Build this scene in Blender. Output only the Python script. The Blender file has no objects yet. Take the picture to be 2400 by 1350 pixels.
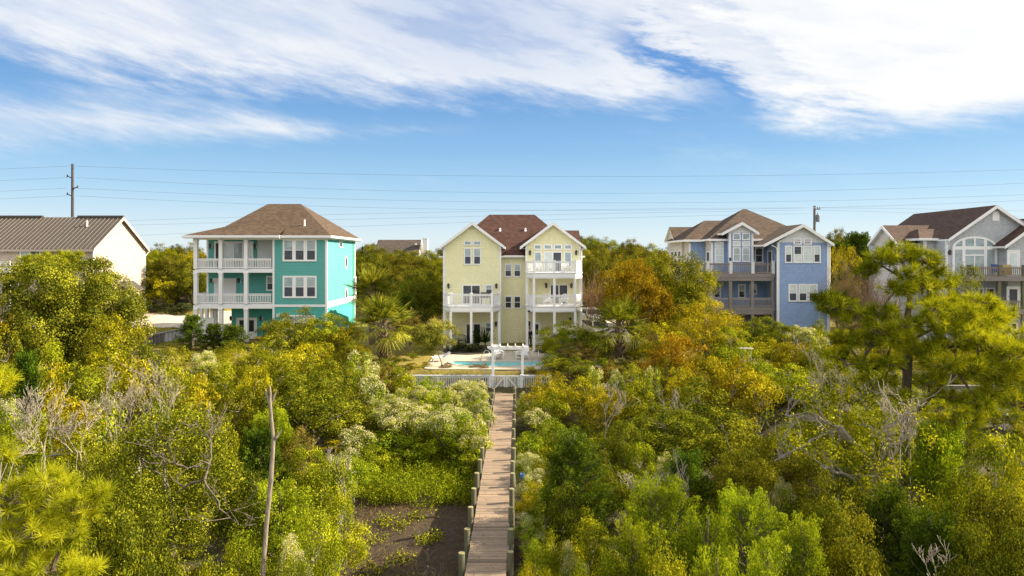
import bpy, bmesh, math, random
import numpy as np
from mathutils import Vector, Matrix
R = math.radians
C = bpy.context.scene.collection
FPX, HY, CZ = 1600.0, 603.0, 10.6            # focal length and horizon row in photo pixels, camera height
SUN_EL, SUN_AZ = R(31), R(79)   # azimuth measured from +Y towards +X
rng = np.random.default_rng(7)
random.seed(7)

def PX(px, Y): return (px - 1200.0) / FPX * Y
def PZ(py, Y): return CZ - (py - HY) / FPX * Y

# ------------------------------------------------------------------ ground height
_prof = [(-60, 0), (43, 0), (46.3, .75), (47.7, 1.4), (48.3, 2.22), (49.2, 2.49), (53, 2.47), (58, 2.48), (62, 2.65), (68, 2.95), (75, 3.6), (90, 5.0), (105, 6.3), (125, 6.0), (160, 2.5), (220, 0), (3000, -1)]
_pu = [p[0] for p in _prof]; _pv = [p[1] for p in _prof]
def H(x, y):
    z = np.interp(y, _pu, _pv)
    k = np.interp(y, [30, 44, 50, 60, 70, 100], [.10, .10, .0, .0, .15, .5])
    z = z + k * (np.sin(x * .31 + 1.3) * np.cos(y * .27) + .5 * np.sin(x * .83 + y * .61))
    side = np.clip((np.abs(x) - 9) / 8, 0, 1)         # away from the pool terrace the bank is softer
    soft = np.interp(y, [-60, 36, 60, 75], [0, 0, 2.5, 3.6])
    w = side * np.interp(y, [36, 44, 56, 62], [0, 1, 1, 0])
    z = z * (1 - w) + soft * w
    wr = np.clip((x - 12) / 5, 0, 1) * np.interp(y, [20, 26, 56, 62], [0, 1, 1, 0])   # the far bank on the grey house's side
    return z * (1 - wr) + np.interp(y, [-60, 20, 33, 60], [0, 0, 2.35, 2.6]) * wr
def Hf(x, y): return float(H(np.float64(x), np.float64(y)))

# ------------------------------------------------------------------ objects
def tag(o, label=None, cat=None, group=None, kind=None):
    if label: o['label'] = label
    if cat: o['category'] = cat
    if group: o['group'] = group
    if kind: o['kind'] = kind
    return o
def thing(name, label, cat, loc=(0, 0, 0), rz=0, group=None):
    o = bpy.data.objects.new(name, None); C.objects.link(o)
    o.empty_display_size = .3
    o.location = loc; o.rotation_euler = (0, 0, rz)
    return tag(o, label, cat, group)
def top(o):
    while o.parent: o = o.parent
    return o
def dup(root):
    r = root.copy(); C.objects.link(r)
    for ch in root.children:
        c = ch.copy(); C.objects.link(c); c.parent = r
        for g in ch.children:
            d = g.copy(); C.objects.link(d); d.parent = c
    return r

class MB:
    def __init__(s): s.v = []; s.f = []; s.m = []
    def add(s, vs, fs, mi=0):
        n = len(s.v); s.v += [tuple(map(float, p)) for p in vs]
        s.f += [tuple(n + i for i in f) for f in fs]; s.m += [mi] * len(fs)
    def box(s, x0, x1, y0, y1, z0, z1, mi=0):
        s.boxT(lambda u, d, z: (u, d, z), x0, x1, y0, y1, z0, z1, mi)
    def boxT(s, T, u0, u1, d0, d1, z0, z1, mi=0):
        vs = [T(u, d, z) for z in (z0, z1) for d in (d0, d1) for u in (u0, u1)]
        s.add(vs, [(0, 1, 3, 2), (4, 6, 7, 5), (0, 4, 5, 1), (2, 3, 7, 6), (0, 2, 6, 4), (1, 5, 7, 3)], mi)
    def quadT(s, T, u0, u1, d, z0, z1, mi=0):
        s.add([T(u0, d, z0), T(u1, d, z0), T(u1, d, z1), T(u0, d, z1)], [(0, 1, 2, 3)], mi)
    def beam(s, p, q, w, h, mi=0, up=(0, 0, 1)):
        p, q = Vector(p), Vector(q); d = (q - p).normalized(); up = Vector(up)
        a = d.cross(up)
        if a.length < 1e-4: a = d.cross(Vector((0, 1, 0)))
        a.normalize(); b = a.cross(d).normalized()
        vs = [e + a * (sx * w / 2) + b * (sz * h / 2) for e in (p, q) for sz in (-1, 1) for sx in (-1, 1)]
        s.add(vs, [(0, 1, 3, 2), (4, 6, 7, 5), (0, 4, 5, 1), (2, 3, 7, 6), (0, 2, 6, 4), (1, 5, 7, 3)], mi)
    def tube(s, pts, radii, n=6, mi=0):
        pts = [Vector(p) for p in pts]
        if not hasattr(radii, '__len__'): radii = [radii] * len(pts)
        base = len(s.v); prev = None
        for i, p in enumerate(pts):
            t = (pts[min(i + 1, len(pts) - 1)] - pts[max(i - 1, 0)])
            t = t.normalized() if t.length > 1e-9 else Vector((0, 0, 1))
            a = t.cross(Vector((.31, .95, .05)) if prev is None else prev)
            if prev is not None: a = prev - t * prev.dot(t)
            if a.length < 1e-5: a = t.orthogonal()
            a.normalize(); prev = a; b = t.cross(a)
            for k in range(n):
                c = 2 * math.pi * k / n
                s.v.append(tuple(p + (a * math.cos(c) + b * math.sin(c)) * radii[i]))
        for i in range(len(pts) - 1):
            for k in range(n):
                k2 = (k + 1) % n
                s.f.append((base + i * n + k, base + i * n + k2, base + (i + 1) * n + k2, base + (i + 1) * n + k)); s.m.append(mi)
        e = base + (len(pts) - 1) * n
        s.f.append(tuple(range(base, base + n))[::-1]); s.m.append(mi)
        s.f.append(tuple(range(e, e + n))); s.m.append(mi)
    def lathe(s, c, prof, n=12, mi=0):
        base = len(s.v)
        for r, z in prof:
            for k in range(n):
                a = 2 * math.pi * k / n
                s.v.append((c[0] + r * math.cos(a), c[1] + r * math.sin(a), c[2] + z))
        for i in range(len(prof) - 1):
            for k in range(n):
                k2 = (k + 1) % n
                s.f.append((base + i * n + k, base + i * n + k2, base + (i + 1) * n + k2, base + (i + 1) * n + k)); s.m.append(mi)
        s.f.append(tuple(range(base, base + n))[::-1]); s.m.append(mi)
        e = base + (len(prof) - 1) * n
        s.f.append(tuple(range(e, e + n))); s.m.append(mi)
    def prism(s, poly, z0, z1, mi=0):
        n = len(poly)
        s.add([(x, y, z0) for x, y in poly] + [(x, y, z1) for x, y in poly],
              [tuple(range(n))[::-1], tuple(range(n, 2 * n))] + [(i, (i + 1) % n, n + (i + 1) % n, n + i) for i in range(n)], mi)
    def extr(s, poly, d, mi=0, mi2=None):            # planar 3D polygon pushed along d
        n = len(poly); d = Vector(d); mi2 = mi if mi2 is None else mi2
        P = [Vector(p) for p in poly]; k = len(s.v)
        s.add(P + [p + d for p in P], [tuple(range(n))], mi)
        s.f += [tuple(k + n + i for i in range(n))[::-1]] + [(k + i, k + (i + 1) % n, k + n + (i + 1) % n, k + n + i) for i in range(n)]
        s.m += [mi2] * (n + 1)
    def slab(s, poly, t=.14, mi=0, side=1): s.extr(poly, (0, 0, -t), mi, side)
    def build(s, name, mats, parent=None, smooth=False, bevel=0, recalc=True):
        me = bpy.data.meshes.new(name)
        o0 = Vector(top(parent).location) if parent else Vector((0, 0, 0))
        me.from_pydata([tuple(Vector(p) - o0) for p in s.v], [], s.f)
        if not isinstance(mats, (list, tuple)): mats = [mats]
        for m in mats: me.materials.append(m)
        me.polygons.foreach_set('material_index', [min(i, len(mats) - 1) for i in s.m])
        if recalc:
            bm = bmesh.new(); bm.from_mesh(me); bmesh.ops.recalc_face_normals(bm, faces=bm.faces[:]); bm.to_mesh(me); bm.free()
        if smooth: me.polygons.foreach_set('use_smooth', [True] * len(me.polygons))
        me.update()
        o = bpy.data.objects.new(name, me); C.objects.link(o)
        if parent: o.parent = parent
        if bevel:
            b = o.modifiers.new('bevel', 'BEVEL'); b.width = bevel; b.segments = 2; b.limit_method = 'ANGLE'
        return o

# ------------------------------------------------------------------ materials
class NT:
    def __init__(s, name):
        s.m = bpy.data.materials.new(name); s.m.use_nodes = True
        s.t = s.m.node_tree; s.t.nodes.clear()
        s.out = s.t.nodes.new('ShaderNodeOutputMaterial')
    def n(s, typ, **k):
        nd = s.t.nodes.new('ShaderNode' + typ)
        for a, b in k.items():
            if a.startswith('i_'):
                key = a[2:].replace('_', ' ')
                s.set(nd.inputs[key], b)
            else: setattr(nd, a, b)
        return nd
    def set(s, inp, v):
        if isinstance(v, bpy.types.NodeSocket): s.t.links.new(v, inp)
        elif isinstance(v, (tuple, list)) and len(v) == 3 and inp.type == 'RGBA': inp.default_value = (*v, 1)
        else: inp.default_value = v
    def math(s, op, a, b=0.0, c=0.0, clamp=False):
        nd = s.t.nodes.new('ShaderNodeMath'); nd.operation = op; nd.use_clamp = clamp
        for i, v in enumerate((a, b, c)): s.set(nd.inputs[i], v)
        return nd.outputs[0]
    def mix(s, f, a, b, mode='MIX'):
        nd = s.t.nodes.new('ShaderNodeMix'); nd.data_type = 'RGBA'; nd.blend_type = mode
        s.set(nd.inputs[0], f); s.set(nd.inputs[6], a); s.set(nd.inputs[7], b)
        return nd.outputs[2]
    def coord(s, which='Object'): return s.n('TexCoord').outputs[which]
    def mapv(s, v, scale): return s.n('Mapping', i_Vector=v, i_Scale=scale).outputs[0]
    def noise(s, v, scale, detail=3, rough=.55, out=0):
        return s.n('TexNoise', i_Vector=v, i_Scale=scale, i_Detail=detail, i_Roughness=rough).outputs[out]
    def ramp(s, f, stops):
        nd = s.n('ValToRGB'); cr = nd.color_ramp
        while len(cr.elements) < len(stops): cr.elements.new(.5)
        for e, (p, c) in zip(cr.elements, stops): e.position = p; e.color = (*c, 1)
        s.set(nd.inputs[0], f); return nd.outputs[0]
    def sstep(s, x, a, b):
        nd = s.n('MapRange', interpolation_type='SMOOTHSTEP'); s.set(nd.inputs[0], x)
        nd.inputs[1].default_value = a; nd.inputs[2].default_value = b; return nd.outputs[0]
    def bump(s, h, strength=.3, dist=.02): return s.n('Bump', i_Height=h, i_Strength=strength, i_Distance=dist).outputs[0]
    def bsdf(s, col, rough=.5, normal=None, **k):
        b = s.n('BsdfPrincipled'); s.set(b.inputs['Base Color'], col); s.set(b.inputs['Roughness'], rough)
        if normal is not None: s.set(b.inputs['Normal'], normal)
        for a, v in k.items(): s.set(b.inputs[a.replace('_', ' ')], v)
        s.t.links.new(b.outputs[0], s.out.inputs[0]); return s.m
def sc(c, k): return tuple(min(1, x * k) for x in c)

def paint(name, c, rough=.5, var=.12, scale=1.5):
    t = NT(name); v = t.coord()
    n = t.noise(v, scale, 4); n2 = t.noise(v, scale * 14, 2)
    f = t.math('ADD', t.math('MULTIPLY', n, .6), t.math('MULTIPLY', n2, .4))
    return t.bsdf(t.ramp(f, [(.3, sc(c, 1 - var)), (.7, sc(c, 1 + var))]), rough)
def siding(name, c, pitch=.15, shake=False, var=.10):
    t = NT(name); v = t.coord(); s = t.n('SeparateXYZ', i_Vector=v).outputs
    zz = t.math('DIVIDE', s[2], pitch); fr = t.math('FRACT', zz); row = t.math('FLOOR', zz)
    u = t.math('ADD', s[0], s[1])
    lap = t.math('SUBTRACT', 1.0, fr)
    h = lap
    col_n = t.noise(t.n('CombineXYZ', i_X=t.math('MULTIPLY', u, .35), i_Y=row).outputs[0], 1.7, 2)
    if shake:
        uu = t.math('ADD', t.math('DIVIDE', u, .16), t.math('MULTIPLY', t.n('TexWhiteNoise', noise_dimensions='1D', i_W=row).outputs[0], 3.0))
        cell = t.n('TexWhiteNoise', noise_dimensions='2D', i_Vector=t.n('CombineXYZ', i_X=t.math('FLOOR', uu), i_Y=row).outputs[0]).outputs[0]
        e = t.math('ABSOLUTE', t.math('SUBTRACT', t.math('FRACT', uu), .5))
        gap = t.sstep(e, .44, .5)
        h = t.math('SUBTRACT', t.math('ADD', lap, t.math('MULTIPLY', cell, .5)), gap)
        col_n = t.math('ADD', t.math('MULTIPLY', cell, .6), t.math('MULTIPLY', col_n, .4))
    big = t.noise(v, .5, 3)
    f = t.math('ADD', t.math('MULTIPLY', col_n, .8), t.math('MULTIPLY', big, .2))
    col = t.ramp(f, [(.25, sc(c, 1 - var)), (.75, sc(c, 1 + var))])
    run = t.noise(t.mapv(v, (2.2, 2.2, .22)), 1.4, 4, .65); grime = t.math('MULTIPLY', t.sstep(run,   .54, .82), .13)     # rain streaks and fading
    seam = t.sstep(fr, .16, .0)
    col = t.mix(grime, col, sc(c, .62)); col = t.mix(t.math('MULTIPLY', seam, .35 if pitch < 1 else 0.0), col, sc(c, .45))
    return t.bsdf(col, .6, t.bump(h, .9, .025))
def shingle(name, c, var=.35):
    t = NT(name); v = t.coord(); s = t.n('SeparateXYZ', i_Vector=v).outputs
    row = t.math('FLOOR', t.math('DIVIDE', s[2], .10))
    u = t.math('ADD', t.math('DIVIDE', t.math('ADD', s[0], s[1]), .30), t.math('MULTIPLY', t.n('TexWhiteNoise', noise_dimensions='1D', i_W=row).outputs[0], 5.0))
    cell = t.n('TexWhiteNoise', noise_dimensions='2D', i_Vector=t.n('CombineXYZ', i_X=t.math('FLOOR', u), i_Y=row).outputs[0]).outputs[0]
    n = t.noise(v, .45, 4); fine = t.noise(v, 9, 3)
    streak = t.noise(t.mapv(v, (1.6, 1.6, .25)), 1.0, 3)
    f = t.math('ADD', t.math('MULTIPLY', cell, .38), t.math('ADD', t.math('MULTIPLY', n, .22), t.math('ADD', t.math('MULTIPLY', fine, .2), t.math('MULTIPLY', streak, .25))))
    col = t.ramp(f, [(.2, sc(c, 1 - var)), (.5, c), (.85, sc(c, 1 + var * 1.5))])
    lap = t.math('SUBTRACT', 1.0, t.math('FRACT', t.math('DIVIDE', s[2], .10)))
    return t.bsdf(col, .9, t.bump(t.math('ADD', lap, cell), .7, .02), Specular_IOR_Level=.2)
def wood(name, c, grain=(2, 2, 14), var=.35, attr=False):
    t = NT(name); v = t.coord()
    g = t.noise(t.mapv(v, grain), 1.6, 5, .65); b = t.noise(v, .9, 3)
    f = t.math('ADD', t.math('MULTIPLY', g, .7), t.math('MULTIPLY', b, .3))
    col = t.ramp(f, [(.25, sc(c, 1 - var)), (.5, c), (.8, sc(c, 1 + var))])
    if attr:
        a = t.n('Attribute', attribute_name='shade').outputs['Fac']
        col = t.mix(1.0, col, t.ramp(a, [(0, (.62, .60, .58)), (.5, (.95, .95, .95)), (1, (1.25, 1.2, 1.12))]), 'MULTIPLY')
    return t.bsdf(col, .8, t.bump(g, .4, .01))
def glass(name, c, rough=.06, var=.25, sc_=1.0, coat=.6):
    t = NT(name); v = t.coord()
    n = t.noise(t.mapv(v, (.9, .9, 1.4)), sc_, 4)
    wob = t.noise(v, .8, 2)
    return t.bsdf(t.ramp(n, [(.3, sc(c, 1 - var)), (.7, sc(c, 1 + var))]), rough, t.bump(wob, .05, .05), Specular_IOR_Level=coat)
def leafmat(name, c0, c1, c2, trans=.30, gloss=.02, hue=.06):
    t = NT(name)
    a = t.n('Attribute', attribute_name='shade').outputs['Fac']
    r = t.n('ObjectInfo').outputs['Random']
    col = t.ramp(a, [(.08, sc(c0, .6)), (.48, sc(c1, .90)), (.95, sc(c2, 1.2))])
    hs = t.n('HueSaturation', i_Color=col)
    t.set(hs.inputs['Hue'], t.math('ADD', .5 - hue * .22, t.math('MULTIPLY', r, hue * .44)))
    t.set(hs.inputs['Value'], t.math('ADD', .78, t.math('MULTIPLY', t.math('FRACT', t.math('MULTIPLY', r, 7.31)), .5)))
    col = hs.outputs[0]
    d = t.n('BsdfDiffuse', i_Color=col); tr = t.n('BsdfTranslucent', i_Color=t.mix(1.0, col, (1.15, 1.0, .55), 'MULTIPLY'))
    m = t.n('MixShader'); t.set(m.inputs[0], trans); t.t.links.new(d.outputs[0], m.inputs[1]); t.t.links.new(tr.outputs[0], m.inputs[2])
    gloss *= .12; trans *= .8
    g = t.n('BsdfGlossy', i_Color=(.8, .8, .7), i_Roughness=.45)
    m2 = t.n('MixShader'); t.set(m2.inputs[0], gloss); t.t.links.new(m.outputs[0], m2.inputs[1]); t.t.links.new(g.outputs[0], m2.inputs[2])
    t.t.links.new(m2.outputs[0], t.out.inputs[0]); return t.m
def bark(name, c, var=.45):
    t = NT(name); v = t.coord(); n = t.noise(t.mapv(v, (9, 9, 2.2)), 1.5, 5, .7)
    return t.bsdf(t.ramp(n, [(.25, sc(c, 1 - var)), (.5, c), (.8, sc(c, 1 + var))]), .9, t.bump(n, .8, .04))
def metal(name, c, rough=.4, met=.6):
    t = NT(name); n = t.noise(t.coord(), 4, 3)
    return t.bsdf(t.ramp(n, [(.3, sc(c, .85)), (.7, sc(c, 1.15))]), rough, Metallic=met)

M = {}
M['white'] = paint('white_paint', (.80, .80, .80), .5, .05)
M['white_weather'] = paint('weathered_white_paint', (.62, .64, .66), .6, .12, 4)
M['teal'] = siding('teal_siding', (.085, .355, .315), .14, False, .06)
M['teal_board'] = siding('teal_board', (.06, .39, .35), 3.0)
M['yellow'] = siding('yellow_shake_siding', (.82, .78, .47), .17, True, .035)
M['blue'] = siding('blue_shake_siding', (.235, .345, .56), .17, True, .08)
M['grey_shake'] = siding('grey_shake_siding', (.43, .455, .48), .17, True, .10)
M['cream'] = siding('cream_siding', (.62, .57, .50), .15)
M['beige'] = siding('beige_siding', (.44, .36, .30), .15)
M['roof_brown'] = shingle('brown_shingles', (.078, .052, .034))
M['roof_dark'] = shingle('dark_brown_shingles', (.066, .033, .025))
M['roof_blue'] = shingle('weathered_brown_shingles', (.072, .050, .036))
M['roof_grey'] = shingle('brown_grey_shingles', (.070, .043, .034))
M['roof_far'] = shingle('grey_brown_shingles', (.075, .06, .05))
M['tin'] = metal('bronze_roof_metal', (.062, .054, .047), .6, .1)
M['tin_rib'] = metal('roof_seam_metal', (.155, .122, .092), .6, .1)
M['deck_grey'] = wood('weathered_grey_timber', (.21, .19, .18), (3, 3, 3))
M['rail_grey'] = wood('rail_timber', (.27, .25, .25), (3, 3, 3), .25)
M['rail_brown'] = wood('brown_rail_timber', (.21, .17, .14), (3, 3, 3), .25)
M['planks'] = wood('boardwalk_planks', (.235, .172, .118), (3, 30, 3), .38, True)
M['piling'] = wood('piling_timber', (.13, .125, .075), (9, 9, 1.2), .45)
M['piling_end'] = wood('piling_end_grain', (.24, .21, .10), (8, 8, 8), .3)
M['timber'] = wood('landscape_timber', (.16, .12, .085), (3, 14, 14), .35)
M['dark'] = glass('dark_glass', (.03, .034, .04), .05, .5)
M['screen'] = glass('screened_glass', (.06, .07, .085), .35, .3, 1, .3)
M['blind'] = glass('glass_over_blinds', (.33, .40, .40), .08, .18, 1.6)
M['sky'] = glass('pale_glass', (.28, .37, .39), .05, .3, 2.0)
M['bright'] = glass('glass_over_white_curtain', (.55, .62, .60), .1, .12, 2)
M['shutter'] = siding('white_roll_shutter', (.70, .70, .69), .09, False, .04)
M['black'] = metal('black_metal', (.018, .02, .022), .45, .5)
M['steel'] = metal('brushed_steel', (.6, .6, .58), .3, .9)
M['lamp_glass'] = glass('lantern_glass', (.12, .12, .10), .2, .2)
M['concrete'] = paint('concrete', (.50, .44, .36), .85, .14, 1.2)
M['pole'] = wood('utility_pole_timber', (.13, .115, .10), (9, 9, 1.2), .35)
M['pole_steel'] = metal('dark_steel_pole', (.055, .05, .05), .6, .2)
M['transformer'] = metal('grey_transformer', (.17, .18, .19), .5, .3)
M['wire'] = metal('cable', (.10, .15, .22), .6, .0)
M['plastic_white'] = paint('white_plastic', (.78, .78, .77), .4, .03)
M['kayak'] = paint('yellow_plastic', (.62, .42, .06), .4, .06)
M['blue_plastic'] = paint('blue_plastic', (.08, .25, .62), .4, .06)
M['navy'] = paint('navy_fabric', (.03, .07, .22), .8, .12)
M['tan'] = paint('tan_fabric', (.52, .36, .10), .8, .1)
M['car_white'] = paint('white_car_paint', (.72, .72, .71), .2, .02)
M['car_silver'] = metal('silver_car_paint', (.45, .47, .50), .25, .5)
M['rubber'] = paint('rubber', (.02, .02, .02), .8, .1)
M['red'] = glass('red_lens', (.4, .02, .02), .2, .1)
M['skin'] = paint('skin', (.48, .30, .21), .5, .04)
M['cloth_black'] = paint('black_cloth', (.014, .014, .018), .85, .2)
M['hair'] = paint('brown_hair', (.05, .03, .02), .7, .2)
M['bark'] = bark('grey_brown_bark', (.13, .105, .075))
M['bark_pale'] = bark('pale_bark', (.27, .235, .19))
M['bark_dead'] = bark('bleached_dead_wood', (.33, .28, .21), .35)
M['bark_snag'] = bark('snag_wood', (.21, .172, .13), .55)
M['bark_pine'] = bark('pine_bark', (.10, .072, .052))
M['bark_palm'] = bark('palm_fibre', (.14, .10, .06))
M['mulch'] = paint('dark_mulch', (.045, .035, .022), .95, .4, 6)
# ------------------------------------------------------------------ camera, sun, sky
sn = bpy.context.scene
cam_d = bpy.data.cameras.new('camera'); cam = bpy.data.objects.new('camera', cam_d); C.objects.link(cam)
cam_d.sensor_width = 36; cam_d.lens = 36 * FPX / 2400
cam_d.shift_y = -(675 - HY) / 2400
cam_d.clip_end = 6000; cam_d.clip_start = .2
cam.location = (0, 0, CZ); cam.rotation_euler = (R(90), 0, 0)
sn.camera = cam
sn.view_settings.view_transform = 'Standard'; sn.view_settings.look = 'None'
sn.view_settings.gamma = 1; sn.view_settings.exposure = 1.5
sn.cycles.use_denoising = True
sn.cycles.max_bounces = 7; sn.cycles.diffuse_bounces = 2; sn.cycles.glossy_bounces = 2; sn.cycles.transmission_bounces = 4
sn.cycles.sample_clamp_indirect = 6

sl = bpy.data.lights.new('sun', 'SUN'); sl.energy = SUN_E = 5.0; sl.angle = R(.5); sl.color = (1, .87, .66)
so = bpy.data.objects.new('sun', sl); C.objects.link(so)
sd = Vector((math.sin(SUN_AZ) * math.cos(SUN_EL), math.cos(SUN_AZ) * math.cos(SUN_EL), math.sin(SUN_EL)))
so.rotation_euler = sd.to_track_quat('Z', 'Y').to_euler()
so.location = (40, 30, 60)

w = bpy.data.worlds.new('World'); sn.world = w; w.use_nodes = True
class WT(NT):
    def __init__(s, tree): s.t = tree; s.t.nodes.clear(); s.out = s.t.nodes.new('ShaderNodeOutputWorld')
t = WT(w.node_tree)
sky = t.n('TexSky', sky_type='NISHITA', sun_disc=False, sun_elevation=SUN_EL, sun_rotation=SUN_AZ, altitude=0, air_density=1.0, dust_density=.35, ozone_density=2.2)
skyc = t.n('HueSaturation', i_Color=sky.outputs[0], i_Saturation=1.18).outputs[0]
v = t.coord('Generated'); s = t.n('SeparateXYZ', i_Vector=v).outputs
az = t.math('ARCTAN2', s[0], s[1]); el = t.math('ARCSINE', s[2])
def lin(a, b, c): return t.math('ADD', t.math('ADD', t.math('MULTIPLY', az, a), t.math('MULTIPLY', el, b)), c)
# streaky noise, drawn out along the cloud bands (falling slightly to the right)
su = lin(1, -.2, 0); sv = lin(.16, 1, 0)
P1 = t.n('CombineXYZ', i_X=t.math('MULTIPLY', su, 3.2), i_Y=t.math('MULTIPLY', sv, 15)).outputs[0]
warp = t.noise(P1, 1.2, 4, .55, 1)
P1w = t.n('VectorMath', operation='ADD'); t.set(P1w.inputs[0], P1); t.set(P1w.inputs[1], t.n('VectorMath', operation='SCALE', i_Scale=.9).outputs[0])
t.set(P1w.inputs[1].links[0].from_node.inputs[0], warp)
n1 = t.math('SUBTRACT', t.noise(P1w.outputs[0], 1.0, 8, .6), .5)
P2 = t.n('CombineXYZ', i_X=t.math('MULTIPLY', lin(1, -.5, 0), 8), i_Y=t.math('MULTIPLY', lin(.25, 1, 0), 34), i_Z=3.7).outputs[0]
n2 = t.math('SUBTRACT', t.noise(P2, 1.0, 8, .62), .5)
nz = lambda k1, k2: t.math('ADD', t.math('MULTIPLY', n1, k1), t.math('MULTIPLY', n2, k2))
b1 = t.sstep(t.math('ADD', lin(.032, 1, -.2085), nz(.10, .08)), -.010, .05)      # long main bank
hole = t.sstep(t.math('ADD', t.math('SUBTRACT', .085, t.n('VectorMath', operation='LENGTH', i_Vector=t.n('CombineXYZ', i_X=lin(.35, 0, .02), i_Y=lin(.12, 1, -.335)).outputs[0]).outputs['Value']), nz(.30, .26)), -.02, .12)
b1 = t.math('MULTIPLY', b1, t.math('SUBTRACT', 1.0, t.math('MULTIPLY', hole, .62)))
b3 = t.math('MULTIPLY', t.sstep(t.math('ADD', lin(.6, .8, -.376), nz(.15, .17)), -.02, .07), t.sstep(t.math('ADD', lin(.02, 1, -.168), nz(.12, .09)), -.016, .06))
gap = t.sstep(t.math('ADD', t.math('ABSOLUTE', t.math('ADD', lin(.6, .8, -.354), nz(.16, .12))), 0.0), .000, .034)
gap = t.math('MAXIMUM', gap, t.sstep(el, .30, .36))
b1 = t.math('MULTIPLY', b1, t.math('SUBTRACT', 1.0, t.math('MULTIPLY', t.math('SUBTRACT', 1.0, gap), t.sstep(az, .1, .2))))
b1 = t.math('MULTIPLY', b1, t.math('MULTIPLY', 1.0, t.math('ADD', .76, t.math('MULTIPLY', t.sstep(nz(1, .5), -.2, .2), .24))))
b2 = t.sstep(t.math('ADD', t.math('SUBTRACT', t.math('ADD', lin(-.045, 0, .0), 0.004), t.math('ABSOLUTE', lin(-.033, 1, -.187))), nz(.10, .05)), -.012, .045)
b2 = t.math('MULTIPLY', b2, t.math('MULTIPLY', t.sstep(az, .0, -.25), .85))
wisp = t.math('MULTIPLY', t.sstep(nz(.9, .5), .0, .5), t.math('MULTIPLY', t.sstep(el, .03, .17), .35))
dens = t.math('MAXIMUM', t.math('MAXIMUM', b1, b3), t.math('MAXIMUM', b2, wisp))
SKY_S = .052
skyn = t.mix(1.0, skyc, (SKY_S, SKY_S, SKY_S), 'MULTIPLY')
K = .38
air = t.ramp(t.math('MULTIPLY', el, 2.0), [(0, sc((.74, .85, .92), K)), (.06, sc((.68, .82, .92), K)), (.19, sc((.40, .64, .87), K)), (.30, sc((.27, .51, .80), K)), (.50, sc((.14, .33, .69), K)), (1, sc((.06, .2, .6), K))])
skyb = t.mix(.82, skyn, air)
cl = t.ramp(t.math('ADD', t.math('MULTIPLY', n2, .8), t.math('ADD', t.math('MULTIPLY', n1, .5), t.math('ADD', .45, t.math('MULTIPLY', az, .25)))), [(.1, (.25, .28, .33)), (.42, (.32, .33, .345)), (.66, (.366, .366, .362))])
cl = t.mix(t.sstep(s[1], .05, -.35), cl, (.50, .49, .48))      # unseen bright cloud added behind the camera as fill for the shaded house fronts
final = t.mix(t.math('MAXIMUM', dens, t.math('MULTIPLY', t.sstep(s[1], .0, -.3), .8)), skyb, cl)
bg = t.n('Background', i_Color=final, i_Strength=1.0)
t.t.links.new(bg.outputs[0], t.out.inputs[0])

# ------------------------------------------------------------------ ground: one sheet to the horizon
def grid_obj(name, xs, ys, fz, mats, kind='structure'):
    Xg, Yg = np.meshgrid(xs, ys); Zg = fz(Xg, Yg); nx, ny = len(xs), len(ys)
    me = bpy.data.meshes.new(name); me.vertices.add(nx * ny)
    me.vertices.foreach_set('co', np.stack([Xg, Yg, Zg], -1).ravel().astype('f4'))
    i = np.arange(ny - 1)[:, None] * nx + np.arange(nx - 1)[None, :]
    q = np.stack([i, i + 1, i + nx + 1, i + nx], -1).reshape(-1, 4)
    me.loops.add(q.size); me.polygons.add(len(q))
    me.loops.foreach_set('vertex_index', q.ravel().astype('i4')); me.polygons.foreach_set('loop_start', np.arange(0, q.size, 4, dtype='i4'))
    me.polygons.foreach_set('use_smooth', np.ones(len(q), bool)); me.update(); me.validate()
    for m in mats: me.materials.append(m)
    o = bpy.data.objects.new(name, me); C.objects.link(o)
    if kind: o['kind'] = kind
    return o
def ground_fn(x, y):
    z = H(x, y)
    pool = np.clip(1.6 - np.maximum(np.abs(x) / 6.6, np.abs(y - 54.0) / 4.6) * 1.55, 0, 1)
    return z - pool * .55 + np.where((np.abs(x) < 200) & (y < 120), .04 * np.sin(x * 3.1) * np.cos(y * 2.7), 0)
t = NT('ground_soil'); v = t.coord(); s = t.n('SeparateXYZ', i_Vector=v).outputs
n = t.noise(v, .6, 5); nf = t.noise(v, 6, 5, .7); fib = t.noise(t.mapv(v, (5, 18, 5)), 1.3, 5, .7)
mud = t.ramp(t.math('ADD', t.math('MULTIPLY', nf, .6), t.math('MULTIPLY', fib, .4)), [(.3, (.014, .009, .005)), (.5, (.046, .028, .012)), (.72, (.135, .085, .038))])
lawn = t.ramp(t.math('ADD', t.math('MULTIPLY', nf, .5), t.math('MULTIPLY', n, .5)), [(.3, (.10, .085, .012)), (.5, (.21, .165, .018)), (.72, (.32, .235, .03))])
litter = t.ramp(nf, [(.3, (.03, .028, .012)), (.7, (.10, .08, .03))])
isl = t.sstep(t.math('ADD', s[1], t.math('MULTIPLY', n, 2.0)), 48.6, 50.6)
ism = t.math('MULTIPLY', t.sstep(t.math('ADD', t.math('ABSOLUTE', t.math('ADD', s[0], 3.5)), t.math('MULTIPLY', n, 4.0)), 9, 5), t.sstep(s[1], 33, 29))
base = t.mix(isl, litter, lawn); base = t.mix(ism, base, mud)
far = t.sstep(s[1], 82, 88); base = t.mix(far, base, litter)
t.bsdf(base, .95, t.bump(t.math('ADD', nf, fib), .9, .08)); M['ground'] = t.m
xs = np.concatenate([[-3000, -900, -300, -140], np.arange(-80, 80.1, .8), [140, 300, 900, 3000]])
ys = np.concatenate([[-60, -20], np.arange(-4, 66, .5), np.arange(66, 130, 2.0), [140, 160, 200, 260, 400, 900, 3000]])
grid_obj('ground', xs, ys, ground_fn, [M['ground']])

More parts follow.
